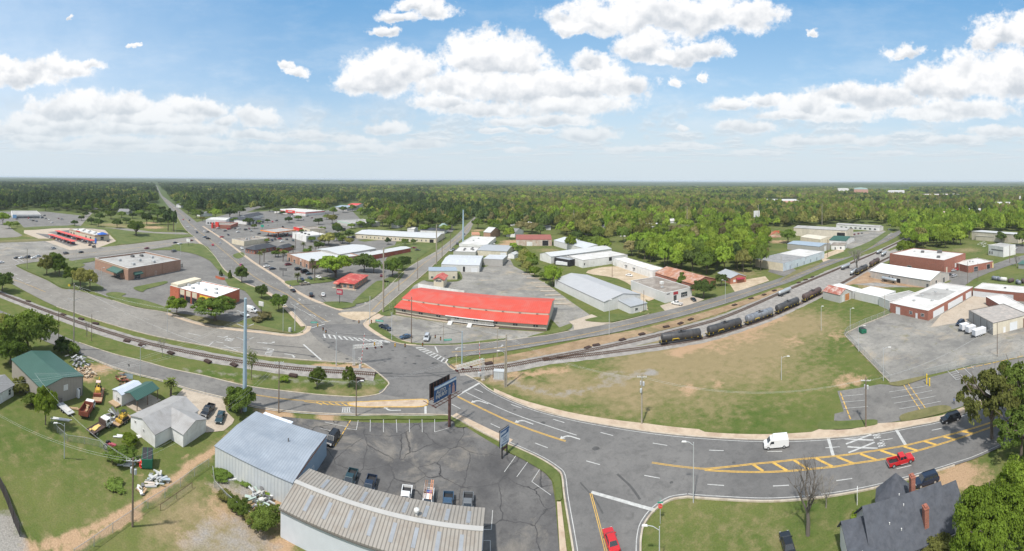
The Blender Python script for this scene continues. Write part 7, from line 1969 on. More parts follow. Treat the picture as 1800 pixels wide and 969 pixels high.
for a in[('sedan',469,470,476,469,'white','white sedan at the left end of the strip shop lot'),('sedan',479,474,488,473,'navy','dark blue sedan next to the white one at the strip shop lot'),('suv',507,467,516,466,'maroon','maroon car by the door of the brick strip shop'),
('suv',524,475,532,474,'black','black car third from the left against the strip shop'),('van',536,480,542,479,'black','black van against the strip shop wall'),('sedan',543,483,550,482,'teal','dark green car right of the black van'),
('sedan',531,493,534,496,'navy','dark blue car behind the first palm of the strip'),('sedan',545,491,550,494,'teal','dark teal sedan between the two palms of the strip'),('sedan',560,489,566,492,'white','white sedan right of the tall palm of the strip'),
('pickup',536,501,546,500,'tan','beige pickup in the lot left of the red roofed restaurant'),('sedan',515,513,507,507,'black','black sedan driving up the avenue by the kerb'),('suv',547,521,546,515,'black','black utility car in front of the red roofed restaurant'),('sedan',568,520,568,514,'white','white sedan in front of the red roofed restaurant'),
('sedan',671,486,673,480,'maroon','maroon car beside the tall wooden pole on the branch road'),('pickup',1190,536,1180,534,'white','white pickup parked before the tarred roof workshop'),('sedan',1219,529,1224,533,'black','black sedan parked below the dark magnolia tree'),
('sedan',1106,486,1112,487,'white','white sedan on grass beside the long white annex'),('suv',1667,485,1674,483,'navy','dark blue car left in the brick plant lot'),('suv',1677,487,1684,484,'silver','silver car nearest the shrubs at the brick plant lot'),('sedan',1676,477,1683,475,'silver','silver sedan behind the dark blue car at the brick plant'),('sedan',1684,475,1690,473,'red','red sedan in the brick plant lot'),
('suv',94,438,100,437,'silver','silver car crossing the bare lot below the drive-in'),('suv',116,447,123,446,'grey','grey utility car on the crossing road left of the clump of trees'),('sedan',142,445,134,446,'black','black sedan on the crossing road passing the drive-in'),
('sedan',29,455,22,456,'black','black sedan first at the far left junction'),('sedan',37,455,31,456,'white','white sedan second at the far left junction'),('suv',48,454,42,455,'navy','navy car waiting behind the white sedan at the far left junction'),('sedan',59,455,52,456,'white','white sedan waiting behind the navy car'),('sedan',67,452,60,453,'silver','silver sedan last in the queue at the far left junction'),('sedan',2,463,9,462,'white','white sedan cut by the left picture edge'),
('sedan',258,438,250,439,'maroon','maroon sedan on the crossing road behind the brick store'),('suv',306,443,312,442,'grey','grey car parked right of the brick store'),('sedan',308,428,316,427,'navy','dark blue sedan before the large junction'),('sedan',316,430,308,431,'white','white sedan before the large junction'),('sedan',336,424,342,423,'maroon','maroon sedan at the sign of the large junction'),
('sedan',374,432,377,436,'red','red sedan coming down the avenue below the large junction'),('sedan',387,429,384,425,'silver','silver sedan going up the avenue'),('sedan',424,468,429,473,'magenta','magenta sedan alone in mid avenue'),('suv',366,421,372,421,'black','black car crossing the large junction'),('sedan',360,418,352,419,'blue','blue sedan crossing the large junction'),
('sedan',330,400,327,397,'white','white sedan on the upper avenue, left lane'),('sedan',344,405,341,402,'white','white sedan climbing the upper avenue'),('sedan',322,387,325,390,'red','small red sedan far up the avenue'),('suv',346,410,349,413,'navy','navy car just above the large junction'),('sedan',333,388,330,385,'black','black sedan far up the avenue'),('sedan',307,366,304,363,'white','tiny white sedan where the avenue meets the woods'),
('sedan',359,408,356,405,'white','white sedan right lane above the large junction'),('sedan',158,432,162,430,'black','black sedan at the near end of the drive-in'),('suv',165,435,169,433,'black','black car beside the drive-in pylon'),('sedan',190,425,193,423,'black','black car at the drive-in restaurant corner'),
('sedan',1509,412,1512,410,'maroon','maroon sedan in the far stained lot'),('sedan',1515,411,1518,409,'grey','grey sedan in the far stained lot'),('sedan',1502,413,1505,411,'maroon','dull red sedan, left in the far stained lot'),('sedan',1564,404,1570,403,'white','white sedan near the long grey-roof offices'),
('sedan',1776,438,1780,436,'navy','dark blue sedan right of the blockhouse'),('sedan',1786,438,1790,436,'silver','silver sedan right of the blockhouse'),('sedan',816,413,819,416,'navy','dark sedan coming down the branch road'),('suv',804,430,800,434,'black','black car parked before the flat white shop'),('pickup',793,442,789,446,'silver','silver pickup parked along the branch road'),
('pickup',797,440,793,444,'grey','grey pickup parked behind the silver one on the branch road'),('sedan',866,430,872,430,'white','white sedan on the dirt lot behind the flat white shop'),('sedan',728,437,733,437,'maroon','maroon sedan by the cream office lawn'),('sedan',734,441,740,441,'black','black sedan by the cream office lawn'),('pickup',621,417.5,626,416,'navy','dark blue pickup at the left end of the cream office'),('pickup',612,423,618,421.5,'black','black pickup on the lane behind the grey warehouse'),
('sedan',957,484,963,486,'black','black car half hidden by the hedge at the white gable store'),('van',442,549,452,551,'white','white van behind the wide oak by the garage'),('sedan',430,556,438,559,'white','white sedan in front of the white van'),
('suv',1688,571,1682,575,'navy','navy car parked behind the white box trailers')]:
 car(a[0],a[1],a[2],a[3],a[4],a[5],a[6],z=Z1 if a[1]<1000 and a[2]>360 and('avenue' in a[6]or 'junction' in a[6]or 'crossing road' in a[6])else.09)
 # clusters of small parked cars in the commercial lots
spots=[(53,387),(58,389),(64,390),(50,385),(75,383),(80,385),(86,387),(78,380),(103,385),(108,386),(92,392),(30,386),(71,379),
(402,404),(396,407),(412,403),(420,403),(432,405),(438,403),(441,407),(418,409),(455,412),(466,420),(470,421),(478,424),(483,422),(496,426),(504,422),(512,417),(505,413),(495,414),(498,405),(522,408),(479,391),(486,389),(510,381),(514,382),(540,381),(548,384),(573,382),(566,387),(497,400),(471,397),(390,418),(401,414),(376,399),(383,402),(560,414),(571,402),(533,387),(449,397),(365,409),(375,408),(492,421),(549,405),(458,427),(425,438),(515,424)]
cols=['white','black','silver','red','navy','grey','white','teal','maroon','silver']
for i,(x,y)in enumerate(spots):
 a=rnd.choice([(5,-1),(-5,1),(3,3),(-3,-3)])
 k=rnd.choice(['sedan','sedan','suv','pickup']);c_=cols[i%10]
 ar='far left store' if x<150 else 'commercial blocks along the avenue'
 car(k,x,y,x+a[0],y+a[1]*.6,c_,'small %s %s in the parking lots of the %s'%(c_,{'sedan':'sedan','suv':'utility car','pickup':'pickup'}[k],ar),'small %s %ss in the lots of the %s'%(c_,k,ar))
for i in range(7):
 f=.08+.14*i
 for(A_,B_,w_)in((sA,sB,'front'),(sC,sD,'rear')):
  p_=A_.lerp(B_,f);px_,py_=PX(p_.x,p_.y)
  q_=A_.lerp(B_,f+.02);n_=Vector((-(B_-A_).y,(B_-A_).x,0)).normalized();h_=p_+n_*4*(1 if w_=='rear' else-1)
  hx_,hy_=PX(h_.x,h_.y)
  c_=cols[(i*3+(0 if w_=='front' else 1))%10]
  car('sedan' if i%2 else 'suv',px_,py_,hx_,hy_,c_,'%s car under the %s red canopy of the drive-in, stall %s'%(c_,w_,('one','two','three','four','five','six','seven')[i]),'cars under the drive-in canopies')
  # ladders on the service truck
def ladder(nm,lb,parent_loc,rz,x0,x1,y,z,m):
 t=thing(nm,lb,'ladder',parent_loc,rz)
 mb=MB()
 for s in(-.2,.2):mb.box(x0,x1,y+s-.03,y+s+.03,z,z+.09)
 x=x0+.2
 while x<x1:mb.box(x-.02,x+.02,y-.17,y+.17,z+.03,z+.06);x+=.35
 mb.build('rails',m,t)
ladder('ladder','orange striped ladder on the rack of the white service pickup',lt.location,lt.rotation_euler.z,-3.6,1.2,.55,2.0,mat('ladder_orange',(.75,.30,.12),.6))
ladder('ladder','brown ladder on the rack of the white service pickup',lt.location,lt.rotation_euler.z,-3.5,1.0,-.55,2.0,mat('ladder_brown',(.30,.16,.09),.7))
mb=MB()
for s in(-.85,.85):mb.box(-2.74,-.66,s-.03,s+.03,1.9,1.96)
for x in(-2.7,-.7):
 for s in(-.85,.85):mb.box(x-.04,x+.04,s-.04,s+.04,1.1,1.98)
 mb.box(x-.04,x+.04,-.9,.9,1.93,1.99)
o=mb.build('ladder_rack',M_rim,lt)
for x_,w_ in((-1.9,.5),(-1.2,.4)):MB().box(x_-.3,x_+.3,-w_,w_,.7,1.1).build('tool_box',M_orange if x_>-1.5 else M_bluep,lt)
# railway tank cars
def tank_car(a,b,m,label,strap=False):
 A,B=G(*a),G(*b);d=B-A;L=min(max(d.length*.94,13.5),18);c=(A+B)/2
 t=thing('tank_car',label,'railway tank car',(c.x,c.y,.5),math.atan2(d.y,d.x))
 h=L/2-.8;r=1.5;zc=2.35
 mb=MB();mb.smooth=True;mb.disc_stack([(.15,-h-.0),(r*.6,-h+.08),(r*.9,-h+.3),(r,-h+.6),(r,h-.6),(r*.9,h-.3),(r*.6,h-.08),(.15,h)],22,(0,zc),'X')
 o=mb.build('tank',m,t)
 for i in range(3):
  x=-h*.55+i*h*.55
  mb=MB();mb.disc_stack([(r+.015,x-.05),(r+.03,x-.05),(r+.03,x+.05),(r+.015,x+.05)],22,(0,zc),'X');mb.build('tank_band',M_plastic,t)
 mb=MB();mb.disc_stack([(.42,zc+r-.1),(.42,zc+r+.35),(.3,zc+r+.42)],12,(0,0));mb.build('dome',M_plastic,t)
 mb=MB()
 for(x0,x1,y)in((-1.3,1.3,-.9),(-1.3,1.3,.9)):
  mb.tube([(x0,y,zc+r+.55),(x1,y,zc+r+.55)],.03,4)
  for x in(x0,0,x1):mb.tube([(x,y,zc+r-.5),(x,y,zc+r+.55)],.03,4)
 mb.box(-1.4,1.4,-.95,-.35,zc+r-.12,zc+r-.08);mb.box(-1.4,1.4,.35,.95,zc+r-.12,zc+r-.08)
 mb.build('platform',M_plastic,t)
 mb=MB();mb.box(-L/2+.3,-L/2+2.6,-1.3,1.3,.72,.9);mb.box(L/2-2.6,L/2-.3,-1.3,1.3,.72,.9);mb.box(-L/2,L/2,-.2,.2,.5,.8)
 mb.build('sill',M_plastic,t)
 for s in(-1,1):
  mb=MB();x=s*(L/2-2.0)
  for dx in(-.85,.85):
   for y in(-.72,.72):mb.disc_stack([(.42,y-.07),(.42,y+.07)],12,(x+dx,.42),'Y')
  for y in(-.95,.95):mb.box(x-1.2,x+1.2,y-.08,y+.08,.35,.65)
  mb.box(x-.2,x+.2,-1.0,1.0,.38,.7)
  for dx in(-.85,.85):mb.box(x+dx-.05,x+dx+.05,-.9,.9,.37,.47)
  mb.build('bogie',mat('bogie_steel',(.035,.028,.025),.8,.2),t)
  mb=MB()
  for y in(-1.25,1.25):mb.tube([(s*(L/2-.5),y,.7),(s*(L/2-.5),y,2.0)],.035,4)
  mb.tube([(s*(L/2-.5),-1.25,1.0),(s*(L/2-.5),1.25,1.0)],.03,4)
  for z in(.9,1.2,1.5,1.8):mb.tube([(s*(L/2-.5),-1.25,z),(s*(L/2-.5),-1.0,z)],.03,4)
  mb.build('end_ladder',M_yelp,t)
 for i in range(6):
  x=-h*.8+i*h*.32
  MB().box(x-.1,x+.1,-1.26-.0,-1.16,1.15,1.75).build('yellow_mark',M_yelp,t);MB().box(x-.1,x+.1,1.16,1.26,1.15,1.75).build('yellow_mark',M_yelp,t)
 mb=MB();mb.box(-h*.5,-h*.2,-1.5,-1.44,1.75,1.95);mb.build('lettering_bar',M_yelp,t)
M_tank=mat('black_tank',(0.045,0.046,0.05),.5,.15,.8,stain=(.075,.072,.07),stain_s=.4)
M_tankg=mat('silver_tank',(0.20,0.22,0.25),.5,.15,.8,metal=.2,stain=(.10,.10,.11),stain_s=.5)
M_tankr=mat('rusty_tank',(0.085,0.055,0.05),.7,.15,.8,stain=(.06,.055,.055),stain_s=.4)
tank_car((1156,608),(1237,596),M_tank,'black tank car at the near end of the siding')
tank_car((1238,595.5),(1307,575),M_tank,'black tank car second from the near end of the siding')
tank_car((1308,574.5),(1360,556),M_tankg,'silver-grey tank car between the black ones')
tank_car((1361,555.5),(1406,536),M_tank,'black tank car just beyond the silver one')
tank_car((1407,535.5),(1446,516),M_tankr,'rusty red tank car at the far end of the group of five')
tank_car((1501,487.5),(1527,473),M_tank,'black tank car beside the big leafless tree')
tank_car((1528,472.5),(1546,461.5),M_tankr,'reddish tank car behind the brick plant corner')
def tank_trailer(a,b,label):
 A,B=G(*a),G(*b);d=B-A;L=11;c=(A+B)/2
 t=thing('tank_trailer',label,'tank trailer',(c.x,c.y,.12),math.atan2(d.y,d.x),'silver tank trailers near the railway')
 mb=MB();mb.smooth=True;mb.disc_stack([(.2,-L/2),(.85,-L/2+.2),(.95,-L/2+.5),(.95,L/2-.5),(.85,L/2-.2),(.2,L/2)],18,(0,2.0),'X');mb.build('tank',mat('polished_tank',(.45,.48,.50),.35,.1,metal=.5),t)
 MB().box(-L/2+.5,L/2-.5,-.4,.4,.85,1.05).build('frame',M_plastic,t)
 for x in(-L/2+1.2,-L/2+2.5):
  for y in(-1,1):wheel(t,x,y,.48,.3)
 MB().box(L/2-2.4,L/2-2.2,-.6,.6,0,.9).build('landing_leg',M_plastic,t)
for a,b,l in[((1366,524),(1392,513),'silver tank trailer parked left of the black tank cars'),((1476,477),(1497,469),'silver tank trailer left of the big leafless tree'),((1494,487),(1508,478),'silver tank trailer at the foot of the big leafless tree'),((1540,449),(1552,443),'silver tank trailer near the siding wood'),((1549,453),(1559,447),'silver tank trailer behind the brick plant'),((1548,494),(1578,500),'long silver tank trailer before the white roof factory')]:
 tank_trailer(a,b,l)
 # vertical tanks and storage tanks
def vtank(px,py,h,r,m,nm,lb,legs=0,grp=None):
 p=G(px,py);t=thing(nm,lb,'storage tank',(p.x,p.y,0.05),0,grp)
 mb=MB();mb.smooth=True;z0=legs
 mb.disc_stack([(.1,z0),(r*.7,z0+.15),(r,z0+.5),(r,h-.5),(r*.7,h-.15),(.1,h)]if legs else[(r,0),(r,h),(r*.6,h+.3),(.1,h+.4)],18);mb.build('shell',m,t)
 if legs:
  for a_ in range(4):MB().box(r*.7*math.cos(a_*1.57)-.08,r*.7*math.cos(a_*1.57)+.08,r*.7*math.sin(a_*1.57)-.08,r*.7*math.sin(a_*1.57)+.08,0,z0+.5).build('leg',M_plastic,t)
vtank(1601,499,4.6,1.15,mat('orange_tank',(.62,.20,.04),.6,.15),'orange_tank','orange vertical capsule tank beside the white roof factory',.6)
for i,(x,y,h,r,m)in enumerate([(1567,465,6.5,1.5,M_tankg),(1572,466,6.8,1.5,M_tankg),(1577,465,6.2,1.4,M_tankg),(1580,468,4.6,1.4,M_roofw),(1588,468.5,5.8,1.4,M_roofw)]):
 vtank(x,y,h,r,m,'silo',['grey silo, leftmost beside the brick plant','tall grey silo second beside the brick plant','grey silo third beside the brick plant','short white silo beside the brick plant','taller white silo, rightmost beside the brick plant'][i])
for i,(x,y,m,l)in enumerate([(1749,493,M_tankg,'dark grey'),(1756,494,M_tankg,'grey'),(1764,495,M_roofw,'whitish'),(1777,497,M_tankr,'rust stained'),(1790,500,M_tankg,'long grey'),(1799,498,M_tankr,'rusty')]):
 p=G(x,y);t=thing('scrap_tank',l+' scrap tank lying on the grass, number %s from the left'%('one','two','three','four','five','six')[i],'scrap tank',(p.x,p.y,0),rnd.uniform(0,3))
 mb=MB();mb.smooth=True;mb.disc_stack([(.1,-2.2),(1.0,-2),(1.25,-1.6),(1.25,1.6),(1.0,2),(.1,2.2)],16,(0,1.3),'X');mb.build('shell',m,t)
 mb=MB();mb.box(-1.3,-1.1,-.9,.9,0,.4);mb.box(1.1,1.3,-.9,.9,0,.4);mb.box(-1.2,1.2,-.1,.1,0,.15);mb.build('saddle',M_plastic,t)
 # box trailers, dumpsters
def box_trailer(px,py,hx,hy,L,lb):
 p=G(px,py);h=G(hx,hy)-p;t=thing('box_trailer',lb,'trailer',(p.x,p.y,.09),math.atan2(h.y,h.x))
 MB().box(-L/2,L/2,-1.1,1.1,.5,2.7).build('box',mat('trailer_white',(.62,.63,.65),.45,.06,.8,stripe=('x',1.2,.12),dark=.8),t,.06)
 mb=MB();mb.add([(L/2,-.9,.5),(L/2,.9,.5),(L/2+1.4,0,.5),(L/2,-.9,.62),(L/2,.9,.62),(L/2+1.4,0,.62)],[(0,1,2),(3,4,5),(0,2,5,3),(1,4,5,2)]);mb.build('tongue',M_plastic,t)
 for x in(-.6,.3):
  for y in(-1.12,1.12):wheel(t,x,y,.36,.22)
 MB().box(-.3,.3,-.3,.3,2.71,2.9).build('roof_vent',M_fasciaw,t)
box_trailer(1695,581,1683,578+6,3.4,'small white box trailer, leftmost of three beside the cream garage')
box_trailer(1706,585,1694,589,3.8,'white box trailer between the two others beside the cream garage')
box_trailer(1721,590,1706,595,5.6,'large white twin-axle box trailer beside the cream garage')
box_trailer(988,467,978,466,9,'long white trailer backed up to the open loading shed')
def dumpster(px,py,hx,hy,s,lb):
 p=G(px,py);h=G(hx,hy)-p;t=thing('dumpster',lb,'dumpster',(p.x,p.y,.05),math.atan2(h.y,h.x));m=mat('dumpster_green',(.015,.13,.075),.6,.15,1.0)
 mb=MB();a,b_,c=s
 mb.side([(-a,.15),(-a,c),(a,c*.78),(a,.15)],-b_,b_);mb.build('bin',m,t,.05)
 for y in(-b_*.5,b_*.5):
  mb=MB();mb.add([(-a*.95,y-b_*.45,c+.02),(-a*.95,y+b_*.45,c+.02),(a*.95,y+b_*.45,c*.79+.02),(a*.95,y-b_*.45,c*.79+.02)],[(0,1,2,3)]);mb.build('lid',M_plastic,t)
 for x in(-a*.7,a*.7):MB().box(x-.1,x+.1,-b_,b_,0,.15).build('skid',M_plastic,t)
 for y0,y1 in((-b_-.12,-b_),(b_,b_+.12)):MB().box(-a*.5,a*.5,y0,y1,c*.45,c*.6).build('fork_pocket',m,t)
dumpster(1516,585,1526,583,(1.1,1.5,2.0),'dark green dumpster at the corner of the fenced yard')
dumpster(259,817,258,830,(1.5,1.1,2.6),'tall green dumpster with a dark opening behind the wooden power pole')
dumpster(1346,438,1350,437,(1.6,1.4,2.0),'green dumpster between the wood and the block depot')
# machines in the yard at the left
M_cat=mat('machine_yellow',(.52,.33,.04),.6,.15,1.5,stain=(.30,.18,.06),stain_s=.8)
M_rbed=mat('red_brown_steel',(.22,.065,.04),.8,.25,1.2)
M_bbed=mat('brown_steel',(.075,.05,.042),.85,.2,1.2)
M_wood=mat('yard_timber',(.36,.25,.15),.9,.25,2.0)
def at_(nm,lb,cat_,px,py,hx,hy,z=0):
 p=G(px,py);h=G(hx,hy)-p
 return thing(nm,lb,cat_,(p.x,p.y,z),math.atan2(h.y,h.x))
 # backhoe on its trailer
t=at_('equipment_trailer','long low rusty trailer under the yellow backhoe','trailer',173,699,170,712)
MB().box(-3.6,3.6,-1.2,1.2,.65,.85).build('deck',M_wood,t);mb=MB();mb.box(-3.7,3.7,-1.3,-1.2,.6,.95);mb.box(-3.7,3.7,1.2,1.3,.6,.95);mb.box(3.6,3.75,-1.2,1.2,.6,1.0);mb.build('rail',M_rbed,t)
for x in(-1.0,-.1):
 for y in(-1.25,1.25):wheel(t,x,y,.38,.24)
t=at_('backhoe','yellow backhoe loader with a pale canopy standing on the low trailer','backhoe',172.5,694,170,710,.86)
mb=MB();mb.side([(-1.2,.5),(-1.2,1.2),(.2,1.2),(.5,1.5),(1.9,1.35),(2.0,.55)],-.5,.5);mb.build('body',M_cat,t,.05)
MB().box(-1.0,.35,-.62,.62,2.5,2.62).build('canopy_roof',mat('pink_fade',(.55,.42,.38),.7),t)
for x in(-.9,.25):
 for y in(-.55,.55):MB().box(x-.05,x+.05,y-.05,y+.05,1.2,2.5).build('canopy_post',M_plastic,t)
mb=MB();mb.cbox((2.5,0,.45),(.7,2.1,.7));mb.build('loader_bucket',M_rbed,t)
mb=MB()
for y in(-.65,.65):mb.tube([(.6,y,1.3),(1.6,y,1.2),(2.4,y,.5)],.09,5)
mb.build('loader_arm',M_cat,t)
mb=MB();mb.tube([(-1.2,0,.9),(-1.9,.1,2.4),(-2.3,.2,2.9)],.14,6);mb.tube([(-2.3,.2,2.9),(-2.7,.2,1.6)],.11,6);mb.cbox((-2.7,.2,1.3),(.5,.6,.5));mb.build('backhoe_boom',M_cat,t)
MB().box(-.4,.1,-.25,.25,1.2,1.7).build('operator_seat',M_plastic,t)
for y in(-.75,.75):wheel(t,-.7,y,.62,.36);wheel(t,1.3,y,.42,.28)
# dump truck
def truck(nm,lb,px,py,hx,hy,cabm,bedm,dump):
 t=at_(nm,lb,'truck',px,py,hx,hy)
 mb=MB();mb.side([(1.1,.7),(1.1,2.35),(2.35,2.35),(2.75,1.5),(3.1,1.35),(3.1,.6)]if dump else[(1.3,.7),(1.3,2.3),(2.75,2.3),(3.0,1.5),(3.05,.6)],-1.05,1.05);mb.build('cab',cabm,t,.08)
 for s in(-1,1):MB().add([(1.5,s*1.062,1.5),(2.5,s*1.062,1.5),(2.3,s*1.062,2.15),(1.5,s*1.062,2.15)],[(0,1,2,3)]).build('side_window',M_cglass,t)
 a=(2.40,2.25)if dump else(2.79,2.22)
 MB().add([(a[0]+.36 if dump else 3.015,-.9,1.55),(a[0]+.36 if dump else 3.015,.9,1.55),(a[0],.85,a[1]),(a[0],-.85,a[1])],[(0,1,2,3)]).build('windscreen',M_cglass,t)
 MB().box(-3.0,3.0,-.45,.45,.55,.75).build('chassis',M_plastic,t)
 mb=MB();hh=1.35 if dump else.35
 mb.box(-3.1,.9,-1.15,1.15,.95,1.05);mb.box(-3.1,.9,-1.25,-1.15,.95,1.05+hh*(.8 if dump else.25));mb.box(-3.1,.9,1.15,1.25,.95,1.05+hh*(.8 if dump else.25));mb.box(.8,.95,-1.15,1.15,1.06,1.05+(hh if dump else 1.3));mb.box(-3.2,-3.08,-1.25,1.25,.9,1.05+hh*(.7 if dump else.1))
 mb.build('dump_bed' if dump else 'flat_bed',bedm,t)
 for x in(-1.9,)+((-2.9+.2,)if False else()):
  for y in(-1.0,1.0):wheel(t,x,y,.5,.34)
 for y in(-.95,.95):wheel(t,2.2,y,.48,.28)
 return t
td=truck('dump_truck','old dump truck with a red-brown bed and white cab',154,726,163,712,M_white_wall,M_rbed,True)
mb=MB()
for i in range(3):mb.cbox((-1.2+i*.9,.2*(i-1),1.35+.1*i),(1.2,.5,.25),.4*i)
o=mb.build('scrap_load',M_wood);o.location=td.location;o.rotation_euler=td.rotation_euler;tag(o,'loose wooden scrap lying in the red-brown dump bed','scrap')
tf=truck('flatbed_truck','flatbed truck with a brown bed and a white boxy cab',175,757,196,744,M_white_wall,M_bbed,False)
mb=MB();mb.cbox((-1.6,0,1.15),(1.4,1.1,.16),.2);mb.cbox((-.4,.2,1.14),(1.2,.9,.12),-.1);mb.cbox((-2.6,.4,1.16),(.5,.5,.2),.2)
o=mb.build('board_load',mat('yellow_board',(.60,.42,.14),.8,.15));o.location=tf.location;o.rotation_euler=tf.rotation_euler;tag(o,'yellow boards lying on the brown flatbed','boards')
# skid loader on trailer, tractor
t=at_('utility_trailer','wooden deck trailer carrying the small track loader','trailer',215,742,206,748)
MB().box(-2.6,2.6,-1.0,1.0,.45,.6).build('deck',M_wood,t);MB().box(2.6,3.8,-.1,.1,.45,.55).build('tongue',M_plastic,t)
for x in(-.5,.4):
 for y in(-1.12,1.12):wheel(t,x,y,.33,.2)
t=at_('track_loader','small dusty yellow track loader on the wooden trailer','loader',217,741,208,747,.61)
MB().box(-1.0,.9,-.5,.5,.3,1.1).build('body',M_cat,t,.05)
mb=MB()
for y in(-.7,.7):mb.box(-1.1,1.1,y-.17,y+.17,0,.55)
mb.build('track',M_plastic,t,.1)
MB().box(-.6,.5,-.48,.48,1.95,2.05).build('cab_roof',M_plastic,t)
for x in(-.55,.45):
 for y in(-.45,.45):MB().box(x-.05,x+.05,y-.05,y+.05,1.1,1.95).build('cab_post',M_plastic,t)
mb=MB()
for y in(-.62,.62):mb.tube([(-1.1,y,1.3),(.9,y,1.1),(1.5,y,.4)],.08,5)
mb.cbox((1.75,0,.3),(.6,1.7,.55));mb.build('loader_arm',M_cat,t)
t=at_('tractor','faded red farm tractor by the chain-link fence','tractor',193,789,199,791)
mb=MB();mb.side([(-.9,.7),(-.9,1.1),(0,1.15),(.3,1.35),(1.5,1.3),(1.55,.75)],-.3,.3);mb.build('body',mat('faded_red',(.34,.07,.09),.7,.2),t,.05)
MB().box(-.9,-.45,-.25,.25,1.1,1.5).build('seat',M_plastic,t)
for y in(-.65,.65):wheel(t,-.6,y,.65,.32);wheel(t,1.2,y*.75,.35,.2)
mb=MB();mb.tube([(.2,0,1.3),(-.1,0,1.75)],.03,5);mb.disc_stack([(.18,1.72),(.2,1.76)],10,(-.12,0));mb.build('steering_wheel',M_plastic,t)
MB().cbox((2.1,0,.6),(.5,1.3,.45)).build('front_attachment',M_rbed,t)
t=at_('flat_trailer','flat plank trailer with grey sheets beside the taupe warehouse','trailer',115,722,124,730)
MB().box(-2.8,2.8,-1.0,1.0,.5,.62).build('deck',M_unit,t)
mb=MB();mb.cbox((.6,0,.67),(2.4,1.2,.08),.15);mb.cbox((1.0,.3,.75),(1.6,.9,.07),-.2);mb.build('sheet_load',M_roofw,t)
for x in(-.4,.5):
 for y in(-1.12,1.12):wheel(t,x,y,.33,.2)
mb=MB();mb.cbox((-3.0,0,1.1),(.08,1.9,1.1));mb.build('gate',M_fascia,t)
# scattered timber, pipes and junk, each heap is one pile
def pile(nm,lb,cat_,px,py,n,m,rad=1.5,L=(1,2.5),flat=.25,seed=1,ms=None):
 par=n<=9
 rr=random.Random(seed);p=G(px,py);mb=MB();ms=ms or[m]
 for i in range(n):
  mb.m=i%len(ms)
  mb.cbox((rr.uniform(-rad,rad),rr.uniform(-rad,rad)*.7,.06+flat*rr.random()*2),(rr.uniform(*L),rr.uniform(.15,.6),rr.uniform(.05,.3)),rr.uniform(-.12,.12)+.9 if par else rr.uniform(0,3.1),0 if par else rr.uniform(-.3,.3),0 if par else rr.uniform(-.25,.25))
 o=mb.build(nm,ms);o.location=p;tag(o,lb,cat_);return o
MJ=[mat('dirty_white_scrap',(.42,.42,.40),.8,.3,2.0),mat('pale_blue_scrap',(.36,.42,.45),.7,.2),M_unit]
pile('scrap_pile','white torn sheets heaped beside the dirt track','scrap pile',279,845,22,None,1.7,(.5,1.9),.4,2,MJ)
pile('sheet_pile','flat beige and grey sheets left of the white torn sheets','scrap pile',264,852,5,None,.9,(1.2,2.2),.08,3,[mat('beige_sheet',(.50,.44,.38),.8),M_unit])
pile('scrap_pile','small brown scrap heap under the wooden power pole','scrap pile',248,862,12,None,1.2,(.4,1.2),.2,4,[M_vent,M_wood,M_white_wall])
pile('scrap_pile','junk by the left side of the green dumpster','scrap pile',247,818,12,None,.8,(.4,1.0),.3,5,[M_redp,M_white_wall,M_wood])
pile('board_pile','grey boards below the briar bush','scrap pile',221,816,9,None,1.4,(1.0,2.6),.15,6,[M_unit,M_white_wall])
pile('pipe_bundle','long white pipes lying in the grass beside the white cottage','pipes',228,769,5,None,.5,(5,7),.05,7,[M_white_wall,M_unit]).rotation_euler=(0,0,0)
pile('plank_stack','plank stack beside the flat plank trailer','planks',126,720,6,None,.4,(3,4),.1,8,[M_wood])
pile('beam_pair','long pale beams lying in the grass below the plank trailer','beams',108,738,3,None,.3,(4,5.5),.05,9,[M_white_wall])
pile('firewood_pile','loose pile of pale sticks at the warehouse corner','wood pile',152,655,46,None,3.2,(.5,2.0),.3,10,[M_wood,mat('pale_stick',(.48,.40,.30),.9)])
pile('tarped_junk','long heap of junk under white and grey tarps next to the roadside bushes','junk pile',138,640,40,None,3.6,(.8,2.4),1.0,11,[M_unit,mat('grey_tarp',(.24,.25,.25),.9,.3),M_vent])
pile('rust_pile','rusty machinery heap behind the white shed','scrap pile',216,672,30,None,2.2,(.5,1.8),.8,12,[M_rbed,M_rust,M_wood])
pile('metal_pile','steel frames and beams behind the flatbed truck','scrap pile',200,737,26,None,2.4,(1.0,3.4),.5,13,[M_unit,M_fascia,M_vent])
pile('crate_pile','grey crates, racks and white panels in the yard behind the blue warehouse','scrap pile',455,885,34,None,2.4,(.8,2.2),.6,14,[M_unit,MJ[0],M_vent,mat('pale_green_sheet',(.36,.44,.40),.7)])
pile('bench_stack','stack of long white boards right of the grey crates','boards',466,872,6,None,.8,(3.0,3.8),.3,15,[M_white_wall,M_wood])
pile('metal_sheet','long white panel lying on the ground by the blue warehouse wall','panel',403,845,1,None,.1,(3.4,3.8),.05,16,[M_white_wall])
pile('debris','small white debris beside the flat panel near the chain fence','debris',400,873,4,None,.5,(.4,1.0),.1,17,[M_unit,M_white_wall])
pile('block_pile','broken blocks below the dirt mound field','rubble',1602,452,26,None,7,(1,3),.8,18,[M_unit,M_vent,M_wood])
for i,(x,y,s)in enumerate([(1610,449,6),(1632,448,7),(1658,450,6),(1590,447,4)]):
 p=G(x,y);rr=random.Random(i);mb=MB();prof=[(s,0),(s*.8,s*.1),(s*.45,s*.2),(.2,s*.27)]
 mb.disc_stack(prof,14);mb.v=[(a*rr.uniform(.85,1.15)*1.4,b_*rr.uniform(.85,1.15),c*rr.uniform(.8,1.1))for a,b_,c in mb.v]
 o=mb.build('dirt_mound',A_red);o.location=p;tag(o,['low','long','right-hand','small left'][i]+' mound of bare dirt between the wood and the brick plant','dirt mound')
